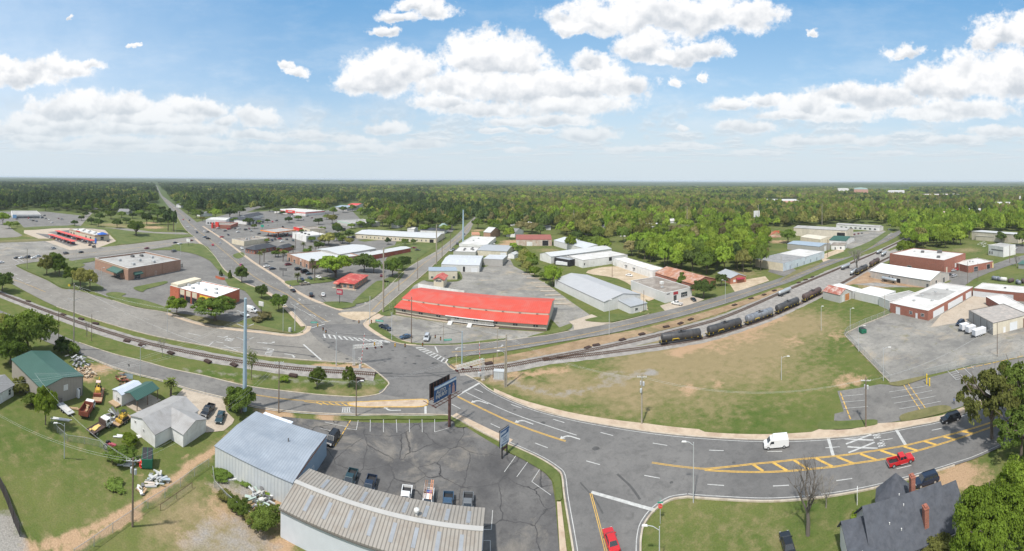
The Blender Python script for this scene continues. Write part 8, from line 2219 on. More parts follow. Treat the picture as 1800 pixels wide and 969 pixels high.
pile('red_scrap_yard','large heap of red and pink scrap machines in the clearing beyond the woods','scrap yard',1345,418,90,None,14,(2,6),1.4,19,[M_redp,mat('pink_scrap',(.55,.3,.3),.7),M_fascia,M_white_wall])
pile('red_scrap_yard','smaller row of red machines right of the large scrap heap','scrap yard',1357,411,30,None,10,(3,7),1.4,20,[M_redp])
pile('white_goods','white tanks and appliances heaped left of the blockhouse','scrap pile',1727,432,24,None,7,(1.5,3),1.5,21,[M_white_wall,M_unit])
for i in range(8):
 A_=G(918+i*8.0,482+i*7.6);B_=G(940+i*9.0,482.5+i*7.4)
 d=B_-A_
 mb=MB();mb.cbox((0,0,.16),(d.length,1.5,.22),math.atan2(d.y,d.x));o=mb.build('concrete_slab',A_conc if i%2 else M_kerb);o.location=((A_+B_)/2)[:2]+(.1,)
 tag(o,'old concrete slab lying beside the hedgerow, number %s from its far end'%('one','two','three','four','five','six','seven','eight')[i],'concrete slab')
 # sleeper stacks along the track
SP=[(49.6,531),(111,554.5),(142.5,562),(168,570),(223,601),(249,608.6),(300,622),(365,637),(411,643),(515,662),(632,669),(859,641),(1033,613),(1048,608.5),(1094,599),(1128,589),(1171,576),(1196,570),(1214,563),(1291,537.5),(1320,526),(1343,519.4),(1361,512),(1404,498),(1416,493),(1428,488)]
M_oldtie=mat('old_sleepers',(0.055,0.034,0.028),.95,.3,2)
t0=None
for i,(x,y)in enumerate(SP):
 p=G(x,y);q=G(x+10,y-(3 if x>750 else-3));a=math.atan2(q.y-p.y,q.x-p.x)
 if x<760:
  ln_='sleeper stack on the railway bank left of the level crossing, number %d from the left'%(i+1)
 else:ln_='sleeper stack right of the level crossing, number %d from the crossing'%(i-10)
 if t0 is None:
  t0=thing('sleeper_stack',ln_,'sleeper stack',p,a,'stacks of old sleepers beside the track')
  rr=random.Random(3)
  for k in range(3):
   mb=MB()
   for j in range(5):mb.cbox((rr.uniform(-.15,.15),-.6+j*.3,.14+k*.2),(2.5,.24,.18),rr.uniform(-.07,.07))
   mb.build('sleeper_layer',M_oldtie,t0)
 else:
  dup(t0,p,a+rnd.uniform(-.3,.3),ln_)
  # ------------------------------------------------------------ fences
def chain(M_=None):return mat('chain_link',(.30,.33,.32),.6,.1,alpha=.22)
M_chain=chain()
M_post=mat('fence_post',(.30,.31,.31),.6,.1)
def fence(lb,px,h=2.0,step=3.0,m=None,mp=None,kerb=False,name='chain_link_fence'):
 P=resample([G(*a)for a in px]if len(px)<3 else pts(px),step);c=P[len(P)//2]
 t=thing(name,lb,'fence',c)
 mb=MB()
 for i in range(len(P)-1):
  a,b_=P[i]-c,P[i+1]-c
  mb.add([(a.x,a.y,.1),(b_.x,b_.y,.1),(b_.x,b_.y,h),(a.x,a.y,h)],[(0,1,2,3)])
 mb.build('mesh_panel',m or M_chain,t)
 mb=MB();mb.tube([tuple((p-c)[:2])+(h,)for p in P],.04,5);mb.build('top_rail',mp or M_post,t)
 for p in P[:90]:
  q=p-c;MB().tube([(q.x,q.y,0),(q.x,q.y,h+.08)],.05,5).build('post',mp or M_post,t)
 if kerb:
  mb=MB();kerb_mb(mb,[p-c for p in P],.3,.3);mb.build('footing',M_kerb,t)
fence('chain-link fence around the left side of the paved right yard',[(1563,553),(1520,570),(1483,588),(1502,608),(1522,629),(1543,651),(1566,674)],2.2,4,kerb=True)
fence('chain-link fence between the right yard and the marked parking lot',[(1625,662),(1668,651),(1712,641),(1760,634),(1800,628)],2.2,4)
fence('chain-link fence along the lower side of the dirt track',[(130,985),(200,936),(262,893),(302,868),(342,838),(372,818)],1.7,4)
fence('rusty low pipe fence section at the gate beside the dirt track',[(282,898),(302,885),(318,872),(344,854)],1.1,4,mp=M_rust)
fence('chain-link fence crossing the lawn behind the tractor',[(90,744),(104,766),(115,776),(140,780),(170,782),(188,797),(204,813)],1.5,4)
fence('low fence around the scrap yard behind the blue warehouse',[(374,832),(372,850),(384,868),(420,900),(455,925),(480,940)],1.4,4)
fence('blue-grey panel fence by the rusty heap near the frontage road',[(211,664),(236,668),(252,672)],1.6,4,m=mat('blue_panel_fence',(.38,.46,.50),.7,.2))
fence('dark brown privacy fence at the lower left corner',[(-14,835),(0,858),(12,885),(24,920),(38,952)],2.2,3,m=mat('dark_fence',(.035,.030,.030),.9),mp=M_plastic,name='privacy_fence')
fence('red painted garden fence between the two cone shrubs',[(379,489),(388,492),(399,493)],1.5,2.5,m=mat('red_fence',(.42,.12,.06),.8),mp=mat('red_fence',(.42,.12,.06),.8),name='board_fence')
fence('dark metal screen fence on the right wall of the vacant brick store',[(292,476),(308,473),(322,470)],2.4,3,m=mat('dark_mesh',(.06,.06,.06),.8,alpha=.6),mp=M_plastic,name='screen_fence')
# bollards
for x,y,h in((1629,676,3.0),(1634,679,2.2)):
 p=G(x,y);t=thing('yellow_bollard','taller yellow gate post at the yard entrance' if h>2.5 else 'shorter yellow gate post at the yard entrance','bollard',p)
 MB().tube([(0,0,0),(0,0,h)],.18,10).build('post',M_yelp,t);MB().disc_stack([(.2,h-.05),(.2,h+.05),(.05,h+.12)],10).build('cap',M_yelp,t)
 # ------------------------------------------------------------ poles, lamps, signals
M_woodp=mat('pole_wood',(.17,.13,.10),.95,.25,2.0)
M_woodg=mat('pole_wood_grey',(.30,.27,.22),.95,.2,2.0)
M_steelb=mat('pale_blue_steel',(.30,.40,.47),.5,.08,.6)
M_galv=mat('galvanised',(.42,.44,.45),.5,.1,1.0)
M_insul=mat('insulator',(.5,.5,.5),.5)
TOPS={}
def pole(nm,lb,px,py,h,r=.15,m=None,cross=None,lamp=None,trans=0,r1=None,arms=0,grp=None,cat_='pole',key=None,az=None):
 p=G(px,py);q=G(px+6,py)-p
 t=thing(nm,lb,cat_,p,math.atan2(q.y,q.x)if az is None else az,grp)
 MB().tube([(0,0,0),(0,0,h)],r,10,r1 or r*.7).build('pole',m or M_woodp,t)
 if cross:
  for i,z in enumerate(cross):
   mb=MB();mb.box(-1.2,1.2,-.07,.07,z-.07,z+.07)
   o=mb.build('crossarm',M_insul if nm=='power_pole' else M_woodg,t)
   for x in(-1.1,-.5,.5,1.1):MB().tube([(x,0,z+.07),(x,0,z+.3)],.06,6).build('insulator',M_insul,o)
 if lamp:
  L,z=lamp[0],lamp[1]
  MB().tube([(0,0,z-.6),(L*.5,0,z),(L,0,z+.15)],.05,6).build('lamp_arm',M_galv,t)
  s=1 if L>0 else-1
  mb=MB();frust(mb,*sorted((L-s*.2,L+s*.75)),.17,z+.05,*sorted((L-s*.1,L+s*.6)),.12,z+.24);mb.build('lamp_head',M_fasciaw,t,.03)
 for i in range(trans):
  mb=MB();a=i*2.1;c=(.42*math.cos(a),.42*math.sin(a));zt=h*(.80 if i<2 else.68)
  mb.disc_stack([(.2,zt-.5),(.26,zt-.4),(.26,zt+.45),(.12,zt+.55)],10,c);mb.build('transformer',M_galv,t)
 for i in range(arms):
  z=h*(.86-.12*i);mb=MB();s=1 if i%2 else-1
  mb.tube([(0,0,z),(s*2.2,0,z+.9)],.1,6,.07);mb.tube([(0,0,z),(-s*2.2,0,z+.9)],.1,6,.07);mb.build('line_arm',M_insul,t)
 if key:TOPS[key]=p+Vector((0,0,h))
 return t
SP_='steel_pole'
pole(SP_,'tall pale blue steel transmission pole rising from the tangled bush',430,722,29,.62,M_steelb,r1=.36,arms=3,key='S1')
pole(SP_,'tall pale blue steel pole beside the branch road, far from the crossing',814,426,31,.9,M_steelb,r1=.6,key='S2')
pole('wooden_pole','tall pale wooden pole on the grass left of the red roofed warehouse',673.5,549,29,.45,M_woodg,key='T1',cross=(28,))
pole('wooden_pole','tall pale wooden pole beside the branch road near the white workshop',767,465,28,.5,M_woodg,key='T2')
pole('wooden_pole','tall grey wooden pole at the roadside behind the green roofed warehouse',129.6,615,23,.28,M_woodg,key='W1',arms=2)
pole('power_pole','dark wooden pole with crossarm on the lawn beside the scrap heap',233,926,11.8,.2,cross=(11.3,),trans=2,key='P1')
pole('power_pole','dark wooden pole with a double crossarm on the kerb of the frontage road',490,726,13.2,.17,cross=(12.9,12.5),key='P2')
pole('wooden_pole','dark wooden pole with a lamp by the median of the frontage road',626,733,9.6,.16,key='P3',lamp=(1.2,9))
pole('power_pole','grey wooden pole with three transformers on the field edge by the curve',1128,746,12.4,.22,M_woodg,trans=3,cross=(11.6,),key='P4')
pole('power_pole','dark wooden pole with transformers at the marked parking lot',1522,752,12.2,.19,trans=2,cross=(11.4,),key='P5')
pole('wooden_pole','bare dark pole on the left bank of the railway near the thin sapling',161,600,10,.12)
pole('wooden_pole','dark pole at the roadside beside the willow tree',103,613,13.5,.16,key='W0')
pole('wooden_pole','short thin pole on the railway bank left of the sapling',152,592,5,.08)
pole('wooden_pole','dark pole on the verge before the red roofed warehouse lot',723,604,17,.2,key='P6')
pole('wooden_pole','short grey pole at the kerb of the red roofed warehouse lot',779.5,602,7.4,.12,M_woodg)
pole('wooden_pole','thick grey pole beside the silver signal cabinet',889.6,680,15.2,.3,M_woodg,key='P7')
pole('wooden_pole','thinner grey pole with a lamp next to the thick one at the signal cabinet',887,681,10.6,.16,M_woodg,lamp=(-1.6,10.4))
pole('wooden_pole','green-grey pole between the railside road and the tracks',874,629,10,.14,M_woodg)
pole('wooden_pole','brown post between the crossing gantry and the signal cabinet',866.8,664,6.8,.12,M_rust)
pole('wooden_pole','wooden pole at the fence of the red brick garage',1555,554,9.4,.14,M_woodg,key='P8')
pole('wooden_pole','wooden pole in front of the cream garage',1753,627,11.5,.15,key='P9')
pole('wooden_pole','rusty pole beside the small white office',1131.5,550,10.2,.12,M_rust)
pole('wooden_pole','wooden pole on the sandy yard between the white stores',1076,487,9,.16,M_rust)
pole('wooden_pole','wooden pole at the corner of the block depot',1373,473,9,.2,M_woodg)
pole('wooden_pole','rust coloured pole by the verge beyond the block depot',1455,452,14,.2,M_rust)
pole('wooden_pole','dark pole on the branch road near the red roof of the warehouse',701,512,12,.18,cross=(11.6,))
pole('wooden_pole','dark pole on the branch road verge before the blue roofed office',734,491,13,.18)
pole('wooden_pole','dark pole on the branch road across from the white metal workshop',777,456,16,.22)
pole('wooden_pole','dark pole on the branch road before the cluttered roof',791.5,441,15,.22)
pole('wooden_pole','wooden pole by the white box shop',519.4,436,12,.22)
pole('wooden_pole','wooden pole left of the dark flat pylon sign',561,431,14,.2)
pole('wooden_pole','pole on the grass corner of the far left junction',47.6,474,13.5,.25,M_woodg)
pole('wooden_pole','pole at the verge of the brick plant road',1686,487,9,.18,M_woodg)
pole('wooden_pole','dark pole at the roof edge of the garage row',1701,499,13,.16)
pole('wooden_pole','dark pole right of the brick office',1719,494,11,.16)
pole('wooden_pole','dark pole on the junction right of the blockhouse',1775,462,13,.25)
for i,(x,y,h)in enumerate([(1207.8,398,26),(1333,402,30),(1008.6,399,22),(1445,396,30),(1596,372,26),(1652,376,24),(1725,368,20),(1780,358,18),(1372,352,24),(1385,352,22),(1415,352,26),(487,399,20),(503,389,18),(640,384,16)]):
 pole('wooden_pole','tall pale pole rising over the far trees, number %d of them from the list of the right-hand woods'%(i+1)if False else['tall pale pole above the bright wood','tall pole by the white board above the woods','tall pale pole over the woods right of the branch road','tall pole behind the tan warehouse','pale pole over the trees above the brick school','pale pole over the trees right of the brick school','pale pole left of the white far shed','pale pole beside the far white store','floodlight pole, left of three by the low white building','floodlight pole, middle of three by the low white building','floodlight pole, right of three by the low white building','pole beside the white portico restaurant','pole before the red banded store','pole beside the depot trees'][i],x,y,h,.4 if i<11 else.22,M_woodg)
LP=[(1218.8,884,11.2,-1.5,'street lamp on the lawn kerb of the curve'),(246.5,664,9.3,.8,'street lamp beside the frontage road above the carport'),(113,806,7.4,-1.6,'lamp pole on the open lawn at the left'),(1373.5,668,7,1.8,'lone lamp pole in the middle of the dry field'),
(1552.7,670,10,1.6,'lamp at the lower corner of the fenced yard'),(1509,618,9,1.8,'lamp beside the dark green dumpster'),(1494.5,579,8.4,.9,'lamp at the upper corner of the fenced yard'),(1443.5,581,9.6,.3,'lamp pole on the grass near the rusty barn'),
(1275,532,11,-1.2,'street lamp by the straight road near the dark magnolia'),(1070.8,589,13.6,.4,'street lamp by the straight road at the large gable warehouse'),(178.6,501,9.6,1,'street lamp in the lot left of the brick store'),(133.5,462,8.8,1,'street lamp by the crossing road'),(317.6,449,8,-1,'street lamp right of the brick store roof'),
(1159,1004,6.8,-2.0,'street lamp cut by the bottom edge beside the stop sign'),(294,585,9,.6,'street lamp on the wide pale road verge'),(497.5,584,10.5,.3,'tall white lamp pole on the grass corner'),(309,414,13,1,'street lamp by the avenue pines')]
for i,(x,y,h,a,lb)in enumerate(LP):
 pole('street_lamp',lb,x,y,h,.1,M_galv,lamp=(a,h),cat_='street lamp')
M_sig=mat('signal_yellow',(.55,.36,.05),.6)
def signal_head(px,py,zc,label,m=None):
 p=G(px,py,zc);t=thing('traffic_light',label,'traffic light',p,0)
 MB().box(-.19,.19,-.15,.15,-.55,.55).build('housing',m or M_plastic,t,.03)
 for s in(-1,1):
  for z,c in((.35,M_tail),(0,M_sig),(-.35,M_plastic)):
   mb=MB();mb.disc_stack([(.12,s*.15),(.13,s*.24),(.09,s*.18)],10,(0,z),'Y');mb.build('lens',c,t)
 MB().tube([(0,0,.55),(0,0,1.0)],.03,5).build('hanger',M_plastic,t)
def wire(nm,lb,a,b,sag=1.0,r=.028,m=None,grp=None):
 c=(a+b)/2
 P=[a.lerp(b,i/14)-c-Vector((0,0,sag*(1-(2*i/14-1)**2)))for i in range(15)]
 o=MB().tube(P,r,4).build(nm,m or M_plastic);o.location=c
 return tag(o,lb,'cable',grp)
MA=pole('signal_pole','grey steel signal pole on the bare soil by the striped crossing gate',591,643,10.6,.17,M_galv,key='G1',cat_='signal pole')
pole('signal_pole','grey steel signal pole on the grass corner of the avenue',518.3,583,10.8,.17,M_galv,key='G2',cat_='signal pole',lamp=(.8,10.6))
pole('signal_pole','grey steel signal pole where the branch road meets the crossing',650,570,11.6,.17,M_galv,key='G3',cat_='signal pole',lamp=(-1.6,8.6))
pole('signal_pole','thin grey signal pole on the grass before the navy pickup',688.5,598,10.4,.14,M_galv,key='G4',cat_='signal pole')
pole('signal_pole','pale blue steel signal pole at the railside road corner',812,640,10.6,.2,M_steelb,key='G5',cat_='signal pole')
for a,b,l in(('G1','G2','span cable from the grass corner to the railway side signal pole'),('G2','G3','span cable over the avenue'),('G3','G5','span cable over the red warehouse corner'),('G1','G5','span cable over the level crossing approach')):
 wire('span_cable',l,TOPS[a]-Vector((0,0,.3)),TOPS[b]-Vector((0,0,.3)),.5,.04)
for i,(x,y,z,m)in enumerate([(558.5,572,8.6,M_sig),(568,578.5,8.3,None),(573,583,8.3,None),(631,566,8.8,None),(653,565.5,8.8,None),(658.5,605,7,M_sig),(694.5,607,7.2,M_sig),(712,607.5,7.4,None),(743,606,7.6,None),(765,592,8,None),(774.5,595.5,8,None)]):
 signal_head(x,y,z,['yellow signal head left over the avenue lane','black signal head over the avenue stop line, left','black signal head over the avenue stop line, right','black signal head over the branch road mouth','black signal head by the branch road signal pole','yellow signal head at the gantry end','yellow signal head over the zebra crossing end','black signal head right of the yellow one over the zebra crossing','black signal head near the silver utility car','left signal head over the warehouse lot edge','right signal head over the warehouse lot edge'][i],m)
M_gsign=mat('sign_green',(.02,.26,.18),.6)
def blade(px,py,z,w,lb,rz=0.0):
 p=G(px,py,z);t=thing('street_sign',lb,'street sign',p,rz)
 MB().box(-w/2,w/2,-.03,.03,-.3,.3).build('panel',M_gsign,t)
 for s in(-1,1):
  mb=MB();mb.box(-w*.42,w*.42,*sorted((s*.031,s*.038)),-.12,.14);mb.build('lettering',mat('sign_pale_green',(.25,.55,.48),.6),t)
blade(667,564,8.6,3.0,'green street name sign over the navy pickup');blade(787,597.5,8,2.6,'green street name sign left of the pale blue signal pole',.3);blade(552,567,8.6,2.4,'green street name sign over the avenue lane',.5)
# level crossing gantries
def gantry(px,py,qx,qy,h,lb,reach):
 p=G(px,py);q=G(qx,qy)-p;t=thing('crossing_gantry',lb,'crossing signal gantry',p,math.atan2(q.y,q.x))
 mb=MB()
 for x in(-.25,.25):
  for y in(-.25,.25):mb.tube([(x,y,0),(x,y,h)],.07,5)
 mb.build('mast',M_galv,t)
 mb=MB()
 for y in(-.35,.35):
  for z in(h-.5,h+.25):mb.tube([(-.3,y,z),(reach,y,z)],.07,5)
 n=int(reach/.9)
 for i in range(n):
  x0,x1=i*reach/n,(i+1)*reach/n
  for y in(-.35,.35):mb.tube([(x0,y,h-.5),(x1,y,h+.25)],.045,4)
  mb.tube([(x0,-.35,h+.25),(x1,.35,h+.25)],.045,4)
 mb.build('lattice_arm',M_fasciaw,t)
 for x in(reach*.45,reach*.75,reach*.97):
  for y in(-.3,.3):
   mb=MB();mb.disc_stack([(.3,y-.04),(.3,y+.04)],14,(x,h-1.0),'Y');mb.build('flasher_board',M_plastic,t)
   mb=MB();mb.disc_stack([(.11,y-.1),(.11,y+.1)],10,(x,h-1.0),'Y');mb.build('flasher',M_tail,t)
 MB().box(-.5,.5,-.45,.45,0,.35).build('footing',A_conc,t)
gantry(622,643,668,638,6.2,'lattice gantry with flashing lights reaching over the crossing from the striped gate',9.5)
gantry(849,669,808,682,6.2,'lattice gantry with flashing lights reaching over the curve lanes by the silver cabinet',9.5)
def gate(px,py,L,lb,lean):
 p=G(px,py);t=thing('crossing_gate',lb,'crossing gate',p,0)
 MB().box(-.3,.3,-.3,.3,0,1.2).build('mechanism',M_galv,t,.05)
 MB().tube([(0,0,1.2),(0,0,3.2)],.06,6).build('post',M_galv,t)
 n=int(L/.6)
 for i in range(n):
  a=Vector((.35,0,1.0))+Vector((lean,0,1)).normalized()*(L*i/n);b_=Vector((.35,0,1.0))+Vector((lean,0,1)).normalized()*(L*(i+1)/n)
  MB().tube([a,b_],.075,5).build('gate_stripe',M_redp if i%2 else M_white_wall,t)
 MB().cbox((.2,0,.8),(.5,.3,.9)).build('counterweight',M_galv,t)
 for s in(-1,1):
  MB().cbox((0,-.1,3.1),(1.2,.04,.18),0,0,s*.8).build('crossbuck',M_fasciaw,t)
gate(632.6,648,10.5,'raised red and white striped gate at the level crossing',.11);gate(842,662,9.5,'raised white striped gate by the lattice gantry at the curve',-.03)
t=thing('signal_cabinet','silver signal cabinet beside the thick grey pole','cabinet',G(877,667),R(-5))
MB().box(-1.5,1.5,-.8,.8,.25,2.6).build('case',mat('cabinet_silver',(.48,.52,.56),.45,.06,1,metal=.2),t,.06)
MB().box(-1.6,1.6,-.9,.9,2.61,2.75).build('roof',M_galv,t);MB().box(-1.7,1.7,-1,1,0,.25).build('plinth',A_conc,t)
for x in(-.75,.75):MB().box(x-.65,x+.65,-.84,-.805,.4,2.45).build('door',M_galv,t)
t=thing('utility_cabinet','small grey utility cabinet on the grass corner of the avenue','cabinet',G(509.5,584),0)
MB().box(-.5,.5,-.4,.4,.1,1.7).build('case',M_unit,t,.04);MB().box(-.6,.6,-.5,.5,0,.1).build('plinth',A_conc,t)
t=thing('yellow_marker','pale marker post with a round head in front of the pale blue signal pole','marker post',G(802,643),0)
MB().tube([(0,0,0),(0,0,3.2)],.06,6).build('post',M_cream,t);mb=MB();mb.disc_stack([(.32,-.04),(.32,.04)],14,(0,3.3),'Y');mb.build('disc',M_cream,t)
# stop sign and diamond sign
def sign_post(nm,lb,px,py,h,shape,s,m,rz=0.0,txt=None):
 t=thing(nm,lb,'sign',G(px,py),rz)
 MB().tube([(0,0,0),(0,0,h)],.045,6).build('post',M_galv,t)
 mb=MB();n,ph={'oct':(8,math.pi/8),'dia':(4,0),'sq':(4,math.pi/4)}[shape]
 vs=[(s*math.cos(ph+6.2832*i/n),y,h+s*math.sin(ph+6.2832*i/n))for y in(-.09,-.06)for i in range(n)]
 mb.add(vs,[tuple(range(n)),tuple(range(n,2*n))]+[(i,(i+1)%n,n+(i+1)%n,n+i)for i in range(n)]);o=mb.build('panel',m,t)
 if txt:
  vs,fs=text_mesh(txt,s*.8);mb=MB();mb.M=Matrix.Translation((0,-.1,h))@Matrix.Rotation(R(90),4,'X');mb.add(vs,fs);mb.build('lettering',M_white,o)
 return t
t=sign_post('stop_sign','red stop sign with a green street blade on top at the side street corner',1160.5,921,3.1,'oct',.42,M_redp,R(-20),'STOP')
MB().box(-.5,.5,-.02,.02,3.62,3.82).build('street_blade',M_gsign,t);MB().box(-.02,.02,-.5,.5,3.84,4.04).build('street_blade',M_gsign,t)
sign_post('warning_sign','yellow diamond warning sign before the clump of verge trees',121.5,513,3.4,'dia',.8,M_yelp,R(40))
sign_post('road_sign','dark road sign seen from behind beside the frontage road',226.5,662,3.4,'sq',.45,M_vent,R(30))
# billboards
g0_,g1_=G(759.5,711.5,8.5),G(796.7,691,8.5)
d=g1_-g0_;Lb=7.5;rz=math.atan2(d.y,d.x);c=G(791,751.5)
t=thing('billboard','tall double-sided billboard with a navy AUTO INJURY? poster on a rusty post','billboard',(c.x,c.y,0),rz)
M_rp=mat('rusty_post',(.10,.05,.042),.85,.2,1.5);M_navy=mat('poster_navy',(.014,.075,.20),.45,.12,.4);M_pband=mat('poster_pale',(.50,.60,.68),.5,.1)
MB().tube([(0,0.2,0),(0,0.2,8.9)],.36,14).build('post',M_rp,t)
x0,x1=-6.1,1.4
MB().box(x0,x1,-.62,-.5,8.5,12.0).build('back_frame',M_plastic,t)
p_=MB().box(x0,x1,-.70,-.63,8.5,12.0).build('poster',M_navy,t)
MB().box(x0,x1,-.715,-.703,11.35,11.85).build('poster_band',M_pband,p_)
for tx,z,sz in(('AUTO',10.55,1.15),('INJURY?',9.55,1.1)):
 vs,fs=text_mesh(tx,sz,bold=.05);mb=MB();mb.M=Matrix.Translation((-3.9 if tx=='AUTO' else-3.75,-.71,z))@Matrix.Rotation(R(90),4,'X');mb.add(vs,fs);mb.build('lettering',M_white,p_)
for(fx,col)in((-.95,mat('print_grey',(.20,.24,.30),.6)),(.35,mat('print_pink',(.45,.28,.26),.6))):
 mb=MB();mb.add([(fx-.5,-.712,8.55),(fx+.5,-.712,8.55),(fx+.42,-.712,10.3),(fx-.42,-.712,10.3)],[(0,1,2,3)]);mb.build('printed_figure',col,p_)
 mb=MB();mb.disc_stack([(.27,-.716),(.27,-.712)],14,(fx,10.65),'Y');mb.build('printed_head',mat('print_skin',(.45,.28,.20),.6),p_)
MB().box(x0+.4,x1-.2,1.3,1.45,8.5,12.0).build('rear_panel',M_plastic,t)
mb=MB()
for x in np.arange(x0+.5,x1,1.1):mb.box(x-.06,x+.06,-.5,1.3,8.55,8.7);mb.box(x-.05,x+.05,-.48,-.4,8.5,11.9);mb.box(x-.05,x+.05,1.2,1.28,8.5,11.9)
mb.box(x0,x1,-.4,-.25,8.35,8.5);mb.box(x0,x1,1.0,1.15,8.35,8.5);mb.build('frame',M_rp,t)
mb=MB();mb.box(x0-1.0,x1+.8,-1.9,-1.8,8.2,8.32);mb.box(x0-1.0,x1+.8,-.95,-.85,8.2,8.32);mb.box(x0-.8,x0-.7,-2.0,2.2,8.1,8.2)
for x in np.arange(x0-.5,x1+.8,1.3):mb.box(x-.05,x+.05,-1.9,-.4,8.1,8.2)
mb.build('catwalk',M_rp,t)
mb=MB();mb.tube([(x0-.9,-1.9,9.1),(x1+.7,-1.9,9.1)],.03,4)
for x in(x0-.9,-3,x1+.7):mb.tube([(x,-1.9,8.3),(x,-1.9,9.1)],.03,4)
mb.build('railing',M_rp,t)
g0_,g1_=G(877.8,787,2.4),G(895.7,774,2.4);d=g1_-g0_;rz=math.atan2(d.y,d.x);c=G(886.5,804)
t=thing('shop_sign','white and blue two-legged sign board at the grass edge of the cracked lot','sign',(c.x,c.y,0),rz)
for x in(-.75,.85):MB().tube([(x,0,0),(x,0,3.2)],.16,8).build('post',M_plastic,t)
MB().box(-1.5,1.5,-.06,.14,2.6,6.3).build('back',M_plastic,t);p_=MB().box(-1.45,1.45,-.12,-.07,2.65,6.2).build('panel',mat('sign_pale',(.44,.50,.58),.5),t)
MB().box(-1.45,1.45,-.135,-.123,5.8,6.2).build('blue_band',M_navy,p_)
mb=MB();mb.add([(-1.3,-.13,4.85),(.5,-.13,5.0),(1.2,-.13,5.1),(1.25,-.13,5.75),(.6,-.13,5.7),(.4,-.13,5.3),(-1.2,-.13,5.2)],[tuple(range(7))]);mb.build('lettering',M_navy,p_)
for z,w_,h_ in((4.45,.7,.16),(4.05,.5,.12),(3.7,.8,.14),(3.15,1.15,.22)):
 MB().box(-w_,w_,-.131,-.125,z-h_,z+h_*.4).build('lettering',mat('sign_print',(.16,.22,.32),.6),p_)
MB().box(-.7,.7,-.05,.05,1.7,2.3).build('brace',M_rp,t)
def pylon(lb,px,py,h,w,hh,m,txt=None,rz=0.0,m2=None):
 t=thing('pylon_sign',lb,'sign',G(px,py),rz);MB().tube([(0,0,0),(0,0,h-hh)],.15,8).build('post',M_plastic,t)
 o=MB().box(-w/2,w/2,-.2,.2,h-hh,h).build('panel',m,t)
 if txt:
  for k_ in range(4):MB().box(-w*.4+k_*w*.2,-w*.4+k_*w*.2+w*.13,-.23,-.205,h-hh*.75,h-hh*.25).build('lettering',M_white,o)
pylon('red pylon sign before the red roofed restaurant',597,534,7,3.0,2.6,mat('sign_maroon',(.35,.03,.06),.5),1)
pylon('low dark pylon sign in the strip shop lot',497.5,486,5.2,5.2,1.6,M_vent);pylon('white pylon sign on the grass corner beside the white van',459,562,7.6,2.4,1.8,M_white_wall)
pylon('blue pylon sign of the drive-in by the crossing road',168,437,8.5,2.6,4,M_bluep);pylon('white board sign where the avenue meets the crossing road',331,432,6,4.5,2.6,M_white_wall)
pylon('red pylon sign of the dark roofed restaurant',381,404,9,4,4,M_redp);pylon('small green pylon sign of the fuel station',461,408,8,4,2.5,M_gsign)
pylon('dark low sign board beside the trees left of the cream office',603,412,7,6,3.4,M_plastic)
for i,(x,y,w,h,hh)in enumerate([(1330,401,9,22,8),(1793,360,12,22,10)]):pylon(['white board high above the woods beside a tall pole','white board high above the woods at the right edge'][i],x,y,h,w,hh,M_white_wall)
# wires
def off(k,dz=0,dx=0):return TOPS[k]+Vector((dx,0,dz))
WL=[('P1','L1',-.4),('P1','L2',-.5),('P1','P2',-.4),('P2','P3',-.6),('P2','W1',-.6),('P4','P5',-.8),('P4','P7',-1.0),('S1','W1',-4),('T1','T2',-.6),('T2','S2',-.6),('P6','P7',-.8),('W1','W0',-3),('P3','P7',-1),('S1','L1',-5),('S1','L2',-8),('P5','P9',-1),('G4','T1',-1)]
TOPS['L1']=Vector((-95,20,11));TOPS['L2']=Vector((-92,40,12))
for i,(a,b,dz)in enumerate(WL):
 for k in range(2):
  w=wire('overhead_wire','thin overhead wire strung between the roadside poles',off(a,dz-.0*k,.9*k-.45),off(b,-.5,.9*k-.45),1.6,.012,M_galv,'overhead wires between the poles')
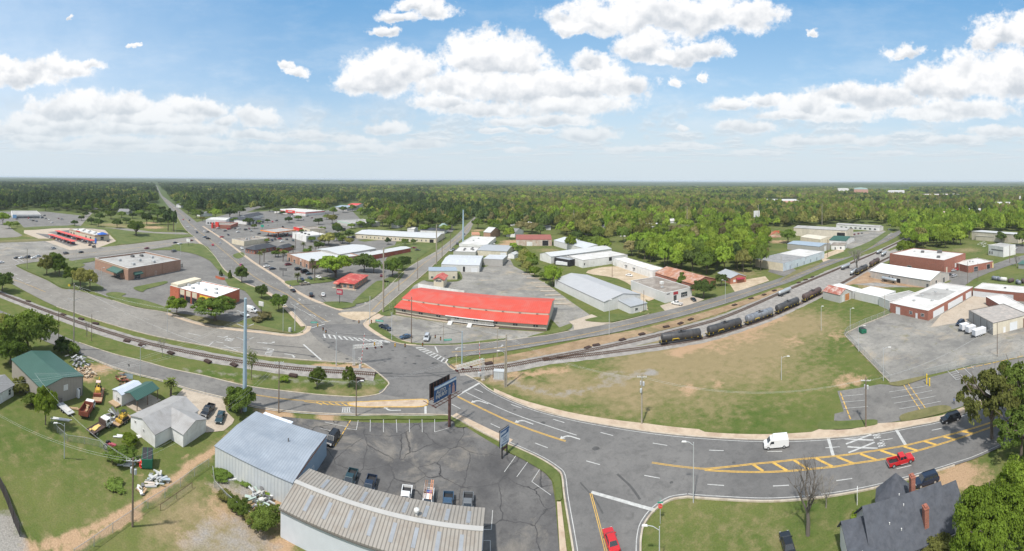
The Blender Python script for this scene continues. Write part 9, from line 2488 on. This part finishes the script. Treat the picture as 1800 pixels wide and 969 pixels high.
  # person
def person(px,py,lb):
 p=G(px,py);me=bpy.data.meshes.new('person')
 J=[((0,0,.95),.15),((0,0,1.2),.14),((0,0,1.42),.15),((0,0,1.54),.055),((0,.01,1.62),.085),((0,.02,1.72),.10),((0,0,1.8),.06),
((.2,0,1.42),.06),((.27,.02,1.15),.045),((.25,.12,.92),.035),((.25,.15,.84),.04),((-.2,0,1.42),.06),((-.27,-.02,1.15),.045),((-.26,.06,.92),.035),((-.26,.08,.84),.04),
((.1,0,.88),.095),((.11,.1,.5),.07),((.11,.02,.09),.045),((.11,.17,.04),.04),((-.1,0,.88),.095),((-.11,-.04,.5),.07),((-.11,-.2,.12),.045),((-.11,-.06,.04),.04)]
 E=[(0,1),(1,2),(2,3),(3,4),(4,5),(5,6),(2,7),(7,8),(8,9),(9,10),(2,11),(11,12),(12,13),(13,14),(0,15),(15,16),(16,17),(17,18),(0,19),(19,20),(20,21),(21,22)]
 me.from_pydata([j[0]for j in J],E,[]);o=bpy.data.objects.new('person',me);C.objects.link(o);o.location=(p.x,p.y,.09)
 m=o.modifiers.new('skin','SKIN');o.modifiers.new('sub','SUBSURF').levels=2;o.modifiers['sub'].render_levels=2
 for v,j in zip(me.skin_vertices[0].data,J):v.radius=(j[1],j[1])
 me.skin_vertices[0].data[0].use_root=True
 bm_=bpy.data.materials.new('person_clothes');bm_.use_nodes=True;nt=NT(bm_.node_tree);bm_.node_tree.nodes.clear()
 z=nt.new('ShaderNodeSeparateXYZ',{0:nt.new('ShaderNodeTexCoord').outputs['Object']}).outputs[2]
 c=nt.mix(nt.m('GREATER_THAN',z,.95),(.03,.03,.04,1),(.03,.12,.42,1));c=nt.mix(nt.m('GREATER_THAN',z,1.53),c,(.16,.09,.06,1))
 nt.new('ShaderNodeOutputMaterial',{0:nt.new('ShaderNodeBsdfPrincipled',{'Base Color':c,'Roughness':.8})});me.materials.append(bm_)
 o.rotation_euler.z=R(30)
 tag(o,lb,'person')
 mb=MB();mb.smooth=True;mb.disc_stack([(.08,1.70),(.115,1.74),(.10,1.80),(.04,1.84)],10,(0,.0));mb.build('hair',M_plastic,o)
person(1677,711,'person in a blue top and dark trousers walking across the parking lot')
person(510,506.5,'small dark clothed person on the avenue pavement by the strip shop lot')
